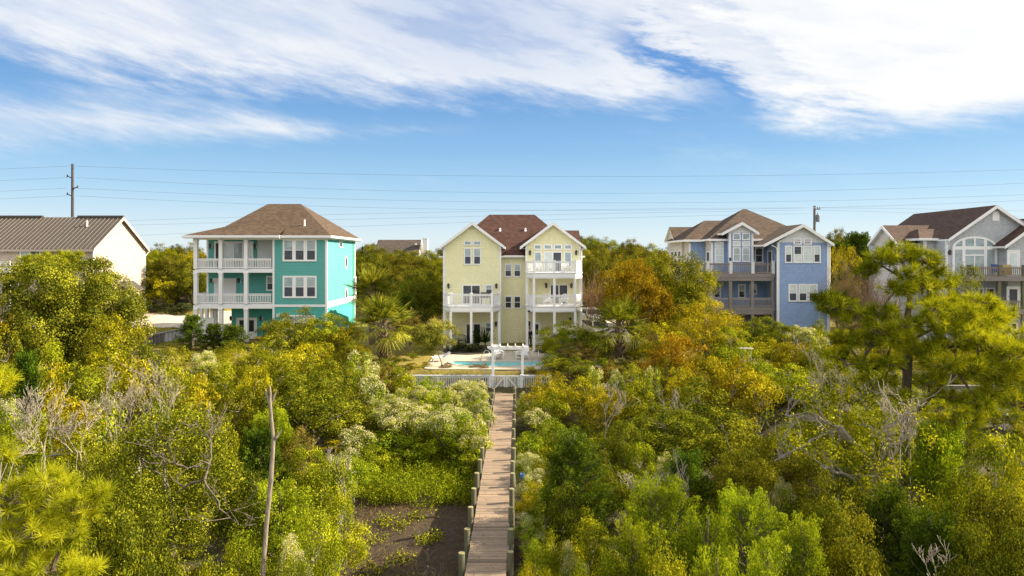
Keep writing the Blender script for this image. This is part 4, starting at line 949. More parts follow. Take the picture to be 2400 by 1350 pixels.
def raw_mesh(name, V, F4, shade, mat):
    me = bpy.data.meshes.new(name); nv = len(V); nf = len(F4)
    me.vertices.add(nv); me.vertices.foreach_set('co', V.astype('f4').ravel())
    me.loops.add(nf * 4); me.polygons.add(nf)
    me.loops.foreach_set('vertex_index', F4.astype('i4').ravel()); me.polygons.foreach_set('loop_start', np.arange(0, nf * 4, 4, dtype='i4'))
    me.attributes.new('shade', 'FLOAT', 'POINT').data.foreach_set('value', shade.astype('f4'))
    me.update(calc_edges=True); me.materials.append(mat)
    return me
def nrm(a): return a / np.maximum(np.linalg.norm(a, axis=-1, keepdims=True), 1e-9)
def leaves(P, Nv, size, shade, aspect=.55, T=None, fold=.08, rs=rng):
    """kite shaped leaf quads: centres P, normals Nv, optional long axis T"""
    n = len(P); size = np.broadcast_to(size, (n,))[:, None]
    if T is None: T = np.cross(Nv, rs.normal(size=(n, 3)))
    T = nrm(T - Nv * (T * Nv).sum(-1, keepdims=True)); B = np.cross(Nv, T)
    a = P - T * size * .5; c = P + T * size * .5
    b = P + B * size * aspect * .5 + T * size * .08 + Nv * size * fold; d = P - B * size * aspect * .5 + T * size * .08 + Nv * size * fold
    V = np.stack([a, b, c, d], 1).reshape(-1, 3); F4 = np.arange(4 * n).reshape(-1, 4)
    return V, F4, np.repeat(shade, 4)
def join_arrays(parts):
    V, F, S, k = [], [], [], 0
    for v, f, s in parts: V.append(v); F.append(f + k); S.append(s); k += len(v)
    return np.concatenate(V), np.concatenate(F), np.concatenate(S)

def crown(kind, Rr, Hh, lsize, dens, seed, lobes=6, zlow=.18, tuft=False):
    """bushy crown: lobes -> clumps -> leaves.  Returns leaf arrays, tuft arrays, lobe centres, clump centres"""
    rs = np.random.default_rng(seed)
    L = []
    for i in range(lobes):
        a = 2 * np.pi * (i + rs.uniform(-.3, .3)) / max(1, lobes - 1); rr = Rr * rs.uniform(.42, .68) if i else 0
        lr = Rr * rs.uniform(.38, .56) if i else Rr * .58
        z = Hh * rs.uniform(zlow + .18, .74) if i else Hh - lr * .9
        L.append((rr * math.cos(a), rr * math.sin(a), max(z, lr * .6), lr))
    L = np.array(L); CP, CD, CR = [], [], []
    cl = .40 * (Rr / 1.7) ** .5 * (1.25 if kind == 'wood' else 1.0)
    for (x, y, z, lr) in L:
        m = int(6 + 8.0 * (lr / cl / 2.2) ** 2 * 1.35)
        d = nrm(rs.normal(size=(m, 3)) + np.array([0, 0, .35])); rr = lr * rs.uniform(.62, 1.08, (m, 1)) ** .8
        c = np.array([x, y, z]) + d * rr * np.array([1, 1, .82])
        CP.append(c); CD.append(d); CR.append(cl * rs.uniform(.6, 1.25, m))
    CP = np.concatenate(CP); CD = np.concatenate(CD); CR = np.concatenate(CR)
    keep = CP[:, 2] > Hh * zlow * .6; CP, CD, CR = CP[keep], CD[keep], CR[keep]
    per = np.maximum(8, (dens * (CR / lsize) ** 2).astype(int)); idx = np.repeat(np.arange(len(CP)), per); n = len(idx)
    d = nrm(rs.normal(size=(n, 3)) * .85 + CD[idx] * .85 + np.array([0, 0, .45])); r = rs.uniform(0, 1, (n, 1)) ** .38
    P = CP[idx] + d * r * CR[idx][:, None] * np.array([1.12, 1.12, .8])
    spr = (rs.uniform(size=n) < .10)[:, None]; P += rs.normal(size=(n, 3)) * CR[idx][:, None] * .09 + spr * d * CR[idx][:, None] * rs.uniform(.0, .55, (n, 1))
    Nv = nrm(d * 1.05 + rs.normal(size=(n, 3)) * .5 + np.array([0, 0, .2]))
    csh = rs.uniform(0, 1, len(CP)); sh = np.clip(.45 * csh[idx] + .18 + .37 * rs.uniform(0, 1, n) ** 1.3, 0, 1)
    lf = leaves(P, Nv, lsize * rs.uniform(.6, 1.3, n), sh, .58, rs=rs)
    tf = None
    if tuft:
        up = np.where((CD[:, 2] > .05) & (CP[:, 2] > Hh * .42))[0]; up = up[rs.uniform(size=len(up)) < .8]
        k = np.repeat(up, np.maximum(20, (per[up] * 1.6).astype(int))); m = len(k)
        d2 = nrm(rs.normal(size=(m, 3)) + CD[k] * 1.0 + np.array([0, 0, .9])); P2 = CP[k] + d2 * CR[k][:, None] * rs.uniform(.72, 1.18, (m, 1)) * np.array([1.05, 1.05, .85])
        tf = leaves(P2, nrm(d2 + rs.normal(size=(m, 3)) * .8), lsize * .52 * rs.uniform(.6, 1.2, m), rs.uniform(0, 1, m), .8, rs=rs)
    return lf, tf, L, CP
def curve_pts(p, q, n=5, bend=.12, rs=random):
    p, q = Vector(p), Vector(q); L = (q - p).length; o = Vector((rs.uniform(-1, 1), rs.uniform(-1, 1), rs.uniform(-.2, .6))) * L * bend
    return [p.lerp(q, i / n) + o * math.sin(math.pi * i / n) + Vector((rs.gauss(0, 1), rs.gauss(0, 1), rs.gauss(0, 1))) * L * .012 * (0 < i < n) for i in range(n + 1)]
def stems(L, CP, Hh, r0, seed, twigs=.35, split=.12):
    rs = random.Random(seed); mb = MB(); fork = Vector((rs.uniform(-.1, .1), rs.uniform(-.1, .1), Hh * split))
    mb.tube([Vector((0, 0, -.3)), Vector((0, 0, Hh * split * .4)), fork], [r0 * 1.25, r0, r0 * .9], 7)
    for (x, y, z, lr) in L:
        p = curve_pts(fork, (x, y, z), 5, .14, rs); mb.tube(p, [r0 * .7 * (1 - .14 * i) for i in range(6)], 6)
    for c in CP:
        if rs.random() < twigs:
            l = min(L, key=lambda q: (q[0] - c[0]) ** 2 + (q[1] - c[1]) ** 2 + (q[2] - c[2]) ** 2)
            mb.tube(curve_pts((l[0], l[1], l[2]), c, 3, .12, rs), [r0 * .26, r0 * .2, r0 * .13, r0 * .06], 4)
    return mb

def cedar_arrays(Rr, Hh, lsize, dens, seed, conical=.8, droop=.12):
    """plume shaped sprays of scale leaves on a loose cone, in tiers with gaps"""
    rs = np.random.default_rng(seed); n = int(70 + 85 * Rr * Rr * .6 + 45 * Hh)
    t = rs.uniform(.03, 1, n) ** .9; a = rs.uniform(0, 2 * np.pi, n)
    lob = 1 + .30 * np.sin(a * 3 + t * 7 + seed) + .18 * np.sin(a * 5 - t * 13)
    prof = (1 - conical * t ** 1.25) * np.clip(t / .10, .55, 1) * lob
    rr = Rr * prof * rs.uniform(.35, 1.0, n) ** .6
    base = np.stack([np.cos(a) * rr, np.sin(a) * rr, t * Hh * .93 + rr * .10], -1)
    d = nrm(np.stack([np.cos(a), np.sin(a), rs.uniform(-.1, .9, n) + t * 1.1], -1) + rs.normal(size=(n, 3)) * .2); ln = rs.uniform(.38, .75, n) * (Rr / 1.6) ** .4
    base = base - d * ln[:, None] * .55
    per = (dens * 62 * (ln / .5) ** 2 * (.07 / lsize) ** 1.6).astype(int) + 12; idx = np.repeat(np.arange(n), per); m = len(idx)
    u = rs.uniform(0, 1, m) ** .8; wdt = ln[idx] * .42 * np.sin(np.pi * np.clip(u * .85 + .12, 0, 1)) ** .8
    P = base[idx] + d[idx] * (u * ln[idx])[:, None] + nrm(rs.normal(size=(m, 3))) * (wdt * rs.uniform(0, 1, m) ** .5)[:, None] * np.array([1, 1, .65])
    T = nrm(d[idx] + rs.normal(size=(m, 3)) * .7 + np.array([0, 0, .15])); Nv = nrm(np.cross(T, rs.normal(size=(m, 3))))
    sh = np.clip(.30 * rs.uniform(0, 1, n)[idx] + .28 * u + .42 * rs.uniform(0, 1, m), 0, 1)
    P[:, 2] = np.maximum(P[:, 2], .05)
    return leaves(P, Nv, lsize * rs.uniform(.7, 1.5, m), sh, .42, T, .03, rs), base, d, ln
def needle_tufts(Cn, D, rad, nper, shade0, width=.012, seed=1):
    rs = np.random.default_rng(seed); n = len(Cn); idx = np.repeat(np.arange(n), nper); m = len(idx)
    d = nrm(rs.normal(size=(m, 3)) + D[idx] * .85); ln = rad[idx] * rs.uniform(.75, 1.15, m)
    base = Cn[idx] - D[idx] * (rs.uniform(0, .5, m) * rad[idx])[:, None]
    P = base + d * (ln * .5)[:, None]; Nv = nrm(np.cross(d, rs.normal(size=(m, 3))))
    sh = np.clip(shade0[idx] * .55 + rs.uniform(0, 1, m) * .45, 0, 1)
    return leaves(P, Nv, ln, sh, 1.0, d, 0, rs) if False else _blades(base, base + d * ln[:, None], Nv, width, sh)
def _blades(a, b, Nv, w, sh):
    T = nrm(b - a); B = np.cross(Nv, T) * (np.asarray(w) / 2 if np.ndim(w) == 0 else (np.asarray(w) / 2)[:, None])
    V = np.stack([a - B, a + B, b + B * .35, b - B * .35], 1).reshape(-1, 3); F4 = np.arange(len(V)).reshape(-1, 4)
    return V, F4, np.repeat(sh, 4)
def bare(mb, p, d, ln, r, lvl, rs, spread=.6, up=.15, n=4, kids=(2, 4), rmin=.006):
    """recursive leafless branch"""
    pts = [Vector(p)]; d = Vector(d).normalized(); rad = [r]
    for i in range(n):
        d = (d + Vector((rs.gauss(0, .16), rs.gauss(0, .16), rs.gauss(0, .12) + up * .35))).normalized(); pts.append(pts[-1] + d * ln / n); rad.append(max(rmin, r * (1 - .62 * (i + 1) / n)))
    mb.tube(pts, rad, 6 if lvl > 2 else 4)
    if lvl <= 0: return
    for _ in range(rs.randint(*kids)):
        i = rs.randint(1, n); q = pts[i]; e = Vector((rs.gauss(0, 1), rs.gauss(0, 1), rs.gauss(0, .8))); e = (d + e.normalized() * spread * 1.5).normalized()
        bare(mb, q, e, ln * rs.uniform(.45, .75), max(rmin, rad[i] * rs.uniform(.5, .72)), lvl - 1, rs, spread, up, max(3, n - 1), kids, rmin)

# ---- model library: natural size, so leaves keep their real size
SPEC = {  # kind: (noun-category, name)
 'oak': ('tree', 'oak_tree'), 'wood': ('tree', 'live_oak_tree'), 'myr': ('shrub', 'evergreen_shrub'), 'gold': ('shrub', 'golden_shrub'), 'org': ('tree', 'orange_leaved_tree'),
 'bac': ('shrub', 'groundsel_bush'), 'bgr': ('shrub', 'green_shrub'), 'ced': ('tree', 'cedar_tree'), 'cedy': ('tree', 'cedar_tree'), 'red': ('shrub', 'bronze_leaved_shrub'), 'dark': ('shrub', 'hedge_shrub'), 'bare': ('shrub', 'bare_shrub')}
_lib = {}; _uid = [0]
def model(kind, size, near, var):
    key = (kind, size, near, var)
    if key in _lib: return _lib[key]
    _uid[0] += 1; seed = 100 + _uid[0] * 17
    Rr, Hh = ({'S': (.95, 2.6), 'M': (1.6, 4.3), 'L': (2.6, 6.0)} if kind[:3] == 'ced' else {'S': (1.0, 2.0), 'M': (1.7, 3.4), 'L': (2.9, 5.6), 'XL': (4.3, 7.6)})[size]
    ls = {2: .050, 1: .066, 0: .105}[near] * {'S': .9, 'M': 1, 'L': 1.15, 'XL': 1.25}[size]; col = {'bac': 'bgr'}.get(kind, kind); meshes = []
    if kind in ('ced', 'cedy'):
        lf, base, d, ln = cedar_arrays(Rr, Hh, ls * .8, 1.0 if near else .8, seed, .72 if kind == 'ced' else .62)
        meshes.append(('crown', raw_mesh('crown', *lf, LM[col])))
        mb = MB(); r0 = .035 * Hh; mb.tube([(0, 0, -.3), (.05, 0, Hh * .3), (-.03, .04, Hh * .65), (0, 0, Hh * .95)], [r0 * 1.2, r0, r0 * .6, r0 * .15], 7)
        for i in range(0, len(base), 3):
            b = base[i]; mb.tube([(0, 0, b[2] * .85), tuple(b), tuple(b + d[i] * ln[i] * .6)], [r0 * .2, r0 * .12, r0 * .05], 4)
        o = mb.build('trunk', BM[col], recalc=False); meshes.append(('trunk', o.data)); bpy.data.objects.remove(o)
    elif kind == 'bare':
        rs = random.Random(seed); mb = MB()
        for k in range(int(16 * Rr)): a = rs.uniform(0, 6.28); bare(mb, (math.cos(a) * .3 * Rr, math.sin(a) * .3 * Rr, -.1), (math.cos(a) * .5, math.sin(a) * .5, 1), Hh * rs.uniform(.55, .8), .03, 3, rs, .45, .2, 4, (3, 4), .009)
        o = mb.build('stems', M['dry_bark'], recalc=False); meshes.append(('stems', o.data)); bpy.data.objects.remove(o)
    else:
        dens = (7.6 if near else 6.6) * (1.25 if kind in ('dark', 'wood') else 1.0) * (.8 if kind in ('gold', 'red', 'org') else 1)
        lf, tf, L, CP = crown(kind, Rr, Hh, ls, dens, seed, {'S': 5, 'M': 7, 'L': 11, 'XL': 20}[size], .10 if kind not in ('oak', 'org') else .2, kind == 'bac')
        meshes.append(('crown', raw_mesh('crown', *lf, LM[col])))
        if tf is not None: meshes.append(('blossom', raw_mesh('blossom', *tf, LM['tuft'])))
        o = stems(L, CP, Hh, .022 * Hh, seed, .4 if near else .2).build('trunk', BM[col], recalc=False); meshes.append(('trunk' if SPEC[kind][0] == 'tree' else 'stems', o.data)); bpy.data.objects.remove(o)
    ext = np.empty(len(meshes[0][1].vertices) * 3, 'f4'); meshes[0][1].vertices.foreach_get('co', ext); ext = ext.reshape(-1, 3)
    ch = float(np.percentile(ext[:, 2], 99.6)); cr = float(np.percentile(np.abs(ext[:, 0]), 98.5))
    _lib[key] = (meshes, cr, ch); return _lib[key]
M['dry_bark'] = bark('dry_brown_twigs', (.20, .12, .07), .4)
def plant(kind, x, y, width, height, label, group=None, var=None, rz=None, name=None, cat=None):
    width = min(width, height * (1.75 if y < 60 else 2.4)); size = 'S' if width < 2.6 else ('M' if width < 4.6 else ('L' if width < 6.7 or kind[:3] == 'ced' or kind == 'bare' or (kind == 'wood' and y > 60) else 'XL'))
    near = 2 if y < 19.5 else (1 if y < 31 else 0); nv = 2
    var = random.randrange(nv) if var is None else var
    meshes, cr, ch = model(kind, size, near, var)
    z = float(ground_fn(np.float64(x), np.float64(y))) - .05
    r = thing(name or SPEC[kind][1], label, cat or SPEC[kind][0], (x, y, z), random.uniform(0, 6.28) if rz is None else rz, group)
    r.scale = (width / 2 / cr, width / 2 / cr, height / ch)
    for nm, me in meshes:
        o = bpy.data.objects.new(nm, me); C.objects.link(o); o.parent = r
    return r
def at_px(kind, px, top_, wpx, Y, label, group=None, **k):
    x = PX(px, Y); zt = PZ(top_, Y); z = float(ground_fn(np.float64(x), np.float64(Y)))
    return plant(kind, x, Y, wpx / FPX * Y, max(.5, zt - z), label, group, **k)
# ------------------------------------------------------------------ planting plan (photo column, crown top row, crown width, distance)
ADJ = {'oak': 'dark olive oak', 'myr': 'yellow-green leafy shrub', 'gold': 'golden-leaved shrub', 'org': 'orange-leaved tree', 'bac': 'cream-tufted groundsel bush',
       'bgr': 'bright green shrub', 'ced': 'dark feathery cedar', 'cedy': 'bright yellow-green cedar', 'red': 'bronze-leaved shrub', 'dark': 'dark rounded shrub', 'bare': 'bare brown twiggy shrub', 'wood': 'dense live oak'}
ORD = ['nearest', 'second', 'third', 'fourth', 'fifth', 'sixth', 'seventh', 'eighth', 'ninth', 'tenth', 'eleventh', 'twelfth', 'thirteenth', 'fourteenth']
ZONES = {
 'before the turquoise house': [
  ('oak', 700, 722, 175, 53), ('myr', 768, 735, 150, 53.5), ('gold', 815, 762, 100, 53), ('oak', 890, 838, 110, 47), ('myr', 940, 862, 80, 46.4), ('myr', 560, 802, 170, 46.5), ('myr', 640, 786, 130, 49), ('bac', 480, 824, 100, 45),
  ('gold', 735, 800, 150, 47), ('oak', 820, 800, 90, 49), ('bac', 840, 822, 85, 45.5), ('bac', 865, 848, 70, 43), ('oak', 745, 835, 190, 42), ('myr', 655, 835, 150, 41.5), ('gold', 600, 850, 120, 40), ('myr', 530, 850, 140, 40), ('bac', 868, 880, 90, 40.5), ('red', 905, 855, 60, 46)],
 'before the beige house': [
  ('gold', 10, 688, 130, 46), ('gold', 255, 735, 140, 45.5), ('myr', 240, 800, 170, 41), ('oak', 335, 806, 150, 40), ('ced', 62, 822, 95, 33), ('gold', 130, 850, 95, 33), ('myr', 405, 812, 130, 42), ('oak', 15, 780, 130, 41), ('gold', 300, 840, 110, 37), ('oak', 210, 860, 170, 35), ('myr', 420, 862, 150, 37), ('myr', 130, 800, 110, 40), ('gold', 470, 875, 110, 36)],
 'in the near thicket by the snag': [
  ('oak', 720, 880, 260, 35), ('cedy', 640, 960, 140, 30), ('oak', 560, 905, 150, 34), ('ced', 610, 1000, 150, 26), ('cedy', 655, 1130, 190, 20.5), ('bgr', 735, 1190, 180, 17.5), ('bac', 690, 1275, 150, 16.2), ('myr', 800, 1165, 120, 22.5), ('bgr', 760, 1075, 150, 25.5), ('bac', 790, 1060, 90, 27.5), ('myr', 720, 1050, 120, 27), ('bgr', 770, 1260, 140, 16.5), ('oak', 570, 1100, 150, 21.5), ('myr', 560, 1230, 170, 17), ('red', 700, 1000, 90, 30), ('oak', 830, 905, 130, 37)],
 'among the bleached dead branches': [
  ('myr', 120, 985, 220, 25), ('bgr', 60, 965, 130, 28), ('bac', 250, 935, 110, 31), ('oak', 440, 945, 190, 27), ('myr', 330, 1000, 170, 24), ('oak', 230, 1040, 200, 21.5), ('bac', 25, 935, 90, 29), ('myr', 40, 1040, 160, 22), ('gold', 180, 930, 110, 32), ('bgr', 360, 935, 110, 31.5), ('myr', 520, 985, 130, 27.5), ('oak', 120, 1110, 200, 18.5), ('oak', 300, 1200, 220, 16), ('myr', 500, 1300, 170, 14.8), ('oak', 160, 1270, 220, 14.5), ('oak', 380, 1310, 160, 14)],
 'beside the boardwalk near the fence': [
  ('bac', 1085, 892, 110, 41), ('bac', 1035, 905, 100, 40), ('bac', 985, 905, 110, 41.5), ('bgr', 1010, 880, 60, 45.5), ('bac', 1120, 905, 75, 39), ('bac', 970, 945, 150, 36.5), ('bac', 1060, 955, 140, 35), ('bac', 1115, 975, 80, 34), ('bgr', 935, 985, 130, 36.5), ('bgr', 1020, 1000, 160, 35.2), ('bgr', 1090, 1005, 100, 34.6), ('bgr', 1060, 985, 130, 36.2), ('bgr', 985, 975, 120, 37.5), ('bac', 1130, 940, 70, 38), ('bgr', 900, 1010, 120, 34.6), ('myr', 850, 1040, 120, 32.6), ('bac', 920, 925, 110, 39.5), ('bgr', 1110, 1050, 70, 33), ('bac', 900, 950, 100, 36.5), ('bgr', 880, 1020, 130, 34), ('bgr', 960, 1035, 110, 34), ('myr', 940, 880, 60, 46), ('bac', 830, 1000, 110, 33), ('bgr', 830, 1075, 120, 29.5)],
 'across the boardwalk from the mud': [
  ('bac', 1232, 918, 50, 42), ('bac', 1255, 958, 85, 37.5), ('myr', 1285, 915, 90, 40), ('bgr', 1245, 1010, 75, 33.5), ('bac', 1243, 1060, 70, 30.5), ('bac', 1243, 1105, 70, 27.5), ('gold', 1258, 1130, 85, 25.5), ('bac', 1255, 1205, 70, 23), ('bgr', 1300, 975, 90, 35.5), ('bgr', 1255, 1265, 110, 18.5), ('myr', 1300, 1240, 110, 19.2), ('gold', 1255, 1320, 100, 16.3), ('myr', 1390, 1218, 150, 19.5), ('oak', 1320, 1130, 130, 22.8), ('bgr', 1285, 1150, 90, 23.8), ('oak', 1400, 1080, 130, 25.5), ('myr', 1290, 1050, 100, 29), ('bac', 1330, 1270, 90, 18), ('myr', 1340, 1310, 130, 15.8), ('bgr', 1440, 1290, 120, 16.5)],
 'between the terrace and blue house': [
  ('myr', 1330, 752, 140, 54), ('oak', 1378, 776, 120, 52), ('myr', 1300, 824, 100, 49.6), ('oak', 1290, 795, 60, 57.5), ('red', 1352, 800, 100, 51), ('gold', 1312, 838, 110, 48.8), ('oak', 1390, 790, 90, 55), ('gold', 1285, 868, 110, 44.5), ('gold', 1350, 880, 130, 42), ('bac', 1395, 862, 60, 44), ('oak', 1340, 833, 120, 48.2), ('oak', 1400, 838, 120, 47.4), ('myr', 1288, 842, 70, 48.4), ('gold', 1245, 862, 46, 48.8), ('myr', 1480, 850, 110, 43), ('bac', 1445, 868, 60, 42.5), ('bac', 1528, 860, 55, 42), ('red', 1430, 840, 90, 46), ('gold', 1420, 905, 120, 39), ('myr', 1500, 895, 130, 38.5), ('gold', 1270, 905, 90, 41.5)],
 'below the decks of the blue house': [
  ('gold', 1540, 752, 120, 50), ('org', 1580, 782, 150, 46), ('gold', 1655, 704, 180, 51), ('bgr', 1710, 765, 110, 47.5), ('oak', 1790, 742, 150, 51), ('gold', 1800, 790, 110, 48), ('bac', 1885, 765, 90, 50), ('oak', 1920, 745, 60, 51), ('myr', 1745, 806, 150, 43), ('gold', 1650, 830, 150, 42), ('gold', 1720, 835, 150, 39), ('gold', 1770, 870, 110, 37), ('oak', 1640, 885, 190, 36), ('oak', 1560, 950, 240, 32.5), ('oak', 1700, 960, 230, 31), ('gold', 1860, 800, 130, 47), ('myr', 1920, 810, 120, 45), ('oak', 1565, 840, 120, 44), ('myr', 1850, 850, 150, 40), ('oak', 1455, 985, 150, 30.5), ('gold', 1600, 860, 110, 40)],
 'in the sunny near corner': [
  ('cedy', 1540, 1118, 250, 18.6), ('cedy', 1750, 1148, 240, 18), ('cedy', 1880, 1205, 170, 17), ('cedy', 1660, 1195, 200, 16.6), ('cedy', 1480, 1215, 150, 16.8), ('myr', 1560, 1260, 210, 14.6), ('cedy', 1800, 1275, 200, 14.5), ('cedy', 1680, 1290, 180, 14)],
 'in shade under the gnarled oak': [
  ('oak', 1840, 1000, 210, 27), ('oak', 1720, 1060, 190, 24), ('ced', 1610, 1050, 150, 25), ('bac', 1565, 1065, 70, 25.5), ('bac', 1835, 1125, 70, 22.5), ('oak', 1950, 1110, 190, 20.5), ('ced', 2080, 1130, 180, 19.5), ('oak', 1990, 1200, 200, 17.5), ('ced', 2180, 1190, 210, 17.5), ('oak', 1930, 1170, 120, 19), ('myr', 1500, 1040, 110, 27)],
 'under the spreading pine': [
  ('myr', 2000, 828, 150, 36), ('myr', 1935, 850, 140, 36.5), ('myr', 2080, 850, 130, 35), ('myr', 1960, 905, 150, 30), ('myr', 2060, 930, 150, 28.5), ('cedy', 2195, 985, 170, 22.5), ('myr', 2330, 1015, 200, 20.5), ('myr', 2290, 1085, 190, 18.8), ('myr', 2390, 1090, 130, 18), ('oak', 2350, 1150, 200, 17), ('oak', 2290, 1230, 200, 15.2), ('dark', 2380, 880, 110, 36), ('ced', 2230, 920, 130, 30), ('myr', 2330, 905, 130, 33), ('gold', 2110, 790, 110, 43), ('gold', 2230, 800, 120, 44), ('myr', 2290, 770, 110, 46), ('gold', 2360, 790, 110, 44), ('gold', 1990, 770, 110, 46), ('oak', 2130, 740, 110, 49), ('myr', 2390, 990, 120, 23), ('oak', 2400, 1230, 140, 15)],
}
for zone, items in ZONES.items():
    by = {}
    for it in items: by.setdefault(it[0], []).append(it)
    for kind, its in by.items():
        its.sort(key=lambda q: abs(PX(q[1], q[4]) - bwc(q[4])))
        for i, (k, px, tp, wd, Yd) in enumerate(its):
            lab = f"{ADJ[kind]} {zone}" + (f", {ORD[i]} from the boardwalk" if len(its) > 1 else '')
            at_px(kind, px, tp, wd, Yd, lab, f"{ADJ[kind].split(' with')[0]}s {zone}" if len(its) > 1 else None)

# single trees and shrubs that stand out
at_px('wood', 172, 606, 285, 49, 'big round oak turning yellow that hides most of the beige house', name='oak_tree')
at_px('oak', 1562, 597, 215, 58, 'tall glossy dark oak covering one end of the blue house decks')
at_px('org', 1487, 608, 165, 54.5, 'rusty orange autumn tree beside the tall glossy oak')
at_px('bare', 1395, 632, 75, 66, 'bare brown twiggy shrub between the yellow house and the orange tree')
at_px('bare', 2000, 605, 150, 60, 'big bare brown thicket shrub between the blue and grey houses')
at_px('bare', 2070, 640, 110, 56, 'lower bare brown shrub behind the spreading pine')
at_px('gold', 1962, 580, 70, 68, 'yellow-leaved shrub at the far corner of the blue house')
at_px('ced', 450, 737, 75, 59.5, 'dark upright evergreen at the open end of the turquoise house porch')
at_px('ced', 502, 757, 66, 59, 'dark conical evergreen in the middle of three by the turquoise porch')
at_px('ced', 547, 760, 70, 59, 'dark conical evergreen nearest the turquoise house door')
at_px('red', 962, 722, 75, 59, 'bronze-leaved tall shrub beside the larger cabbage palm')
at_px('wood', 985, 640, 130, 70, 'olive-green oak between the turquoise and yellow houses')
at_px('ced', 950, 690, 85, 66, 'fine-leaved green shrub behind the larger cabbage palm')
at_px('oak', 2275, 622, 110, 52, 'glossy magnolia-like tree before the grey house decks', name='magnolia_tree')
at_px('ced', 1345, 1012, 205, 24, 'big dark feathery cedar standing alone beside the boardwalk')
at_px('dark', 1072, 796, 50, 58.5, 'dark clipped shrub in the planting bed below the iron bench')
at_px('dark', 1105, 797, 50, 58, 'dark clipped shrub in the planting bed beside the spiky yucca')
at_px('dark', 1290, 803, 60, 58.8, 'dark shrub in the bed in front of the white ground floor door')
at_px('red', 1046, 847, 42, 50.2, 'small pinkish leggy shrub on the pool lawn beside the leaning tree')
at_px('red', 1108, 850, 40, 50.2, 'pinkish leggy shrub on the pool lawn before the turquoise water')
at_px('red', 1134, 850, 42, 50.0, 'pinkish leggy shrub on the pool lawn closest to the pergola')
at_px('myr', 925, 832, 95, 50.4, 'yellow-green rounded shrub on the lawn between the larger palm and the fence')
at_px('oak', 968, 822, 66, 54, 'dark olive shrub on the lawn behind the leaning tree')
at_px('gold', 1000, 850, 50, 50.6, 'low golden shrub on the lawn behind the picket fence')
at_px('gold', 965, 852, 50, 49.6, 'low golden shrub at the hidden end of the picket fence')
for i, (px, w_) in enumerate(((352, 36), (388, 40), (428, 38))):
    at_px('dark', px, 708, w_ + 8, 80.5, ['clipped round green shrub beside the driveway, closest to the beige house', 'clipped round green shrub by the driveway, middle of three', 'clipped round green shrub by the driveway, closest to the turquoise house'][i], 'clipped shrubs along the driveway', name='clipped_shrub')

# leaning little tree by the fence
r = thing('leaning_tree', 'small olive tree with a curved bare trunk leaning over the picket fence', 'tree', (PX(1034, 50.6), 50.6, float(ground_fn(np.float64(-5.2), np.float64(50.6))) - .05))
lf, tf, L, CP = crown('oak', 1.6, 2.3, .10, 8.5, 991, 8, .05)
me = raw_mesh('crown', lf[0] + np.array([-.75, 0, 1.15]), lf[1], lf[2], leafmat('silvery_olive_leaves', (.05, .06, .010), (.15, .155, .02), (.32, .30, .04), .3)); o = bpy.data.objects.new('crown', me); C.objects.link(o); o.parent = r
mb = MB(); bx, by_, bz = r.location; mb.tube([(bx, by_, bz - .2), (bx + .06, by_, bz + .5), (bx - .12, by_, bz + 1.0), (bx - .42, by_, bz + 1.45)], [.07, .06, .055, .05], 7)
for l in L: mb.tube(curve_pts((bx - .42, by_, bz + 1.45), (bx + l[0] - .75, by_ + l[1], bz + l[2] + 1.15), 4, .1), [.04, .03, .02, .015, .01], 5)
mb.build('trunk', M['bark_pale'], r, recalc=False)

# ------------------------------------------------------------------ filler undergrowth in the thicket
sx = 2.8; fills = 0; grp = {}
NM = {'oak': ('oak_scrub', 'dark olive oak scrub'), 'myr': ('evergreen_shrub', 'yellow-green low shrub'), 'gold': ('golden_shrub', 'golden low shrub'), 'bgr': ('green_shrub', 'bright green low shrub'), 'red': ('bronze_leaved_shrub', 'bronze-leaved low shrub'), 'bac': ('groundsel_bush', 'small tufted groundsel bush')}
yy_ = 13.0
while yy_ < 57:
    half = yy_ * .80 + 4; xx_ = -half + random.uniform(0, sx)
    while xx_ < half:
        x, y = xx_ + random.uniform(-.8, .8), yy_ + random.uniform(-.8, .8); xx_ += sx
        dx = x - bwc(y)
        if abs(dx) < 2.0 and y < 49: continue
        if -6.8 < dx < 0 and 14 < y < 34: continue                 # open mud
        if -6.9 < x < 7.2 and y > 46.5: continue                       # terrace
        if x < -5 and x > -12 and y > 48.5: continue                  # lawn
        k = random.choices(['oak', 'myr', 'gold', 'bgr', 'red', 'bac'], [6, 2.2, .8, .8 if x > 0 else 1.6, .3, .5])[0]
        hgt = random.uniform(.8, 1.5); wdt = random.uniform(2.2, 3.4)
        if x < -16 and y > 52: hgt *= .6
        band = 'at its near end' if y < 24 else ('about halfway along' if y < 38 else 'up by the houses')
        where = 'on the muddy side of the boardwalk' if x < 0 else 'on the mudless side of the boardwalk'
        nm, lb = NM[k]
        plant(k, x, y, wdt, hgt, f"{lb} {where}, {band}", f"{lb}s {where}, {band}", name=nm); fills += 1
    yy_ += sx

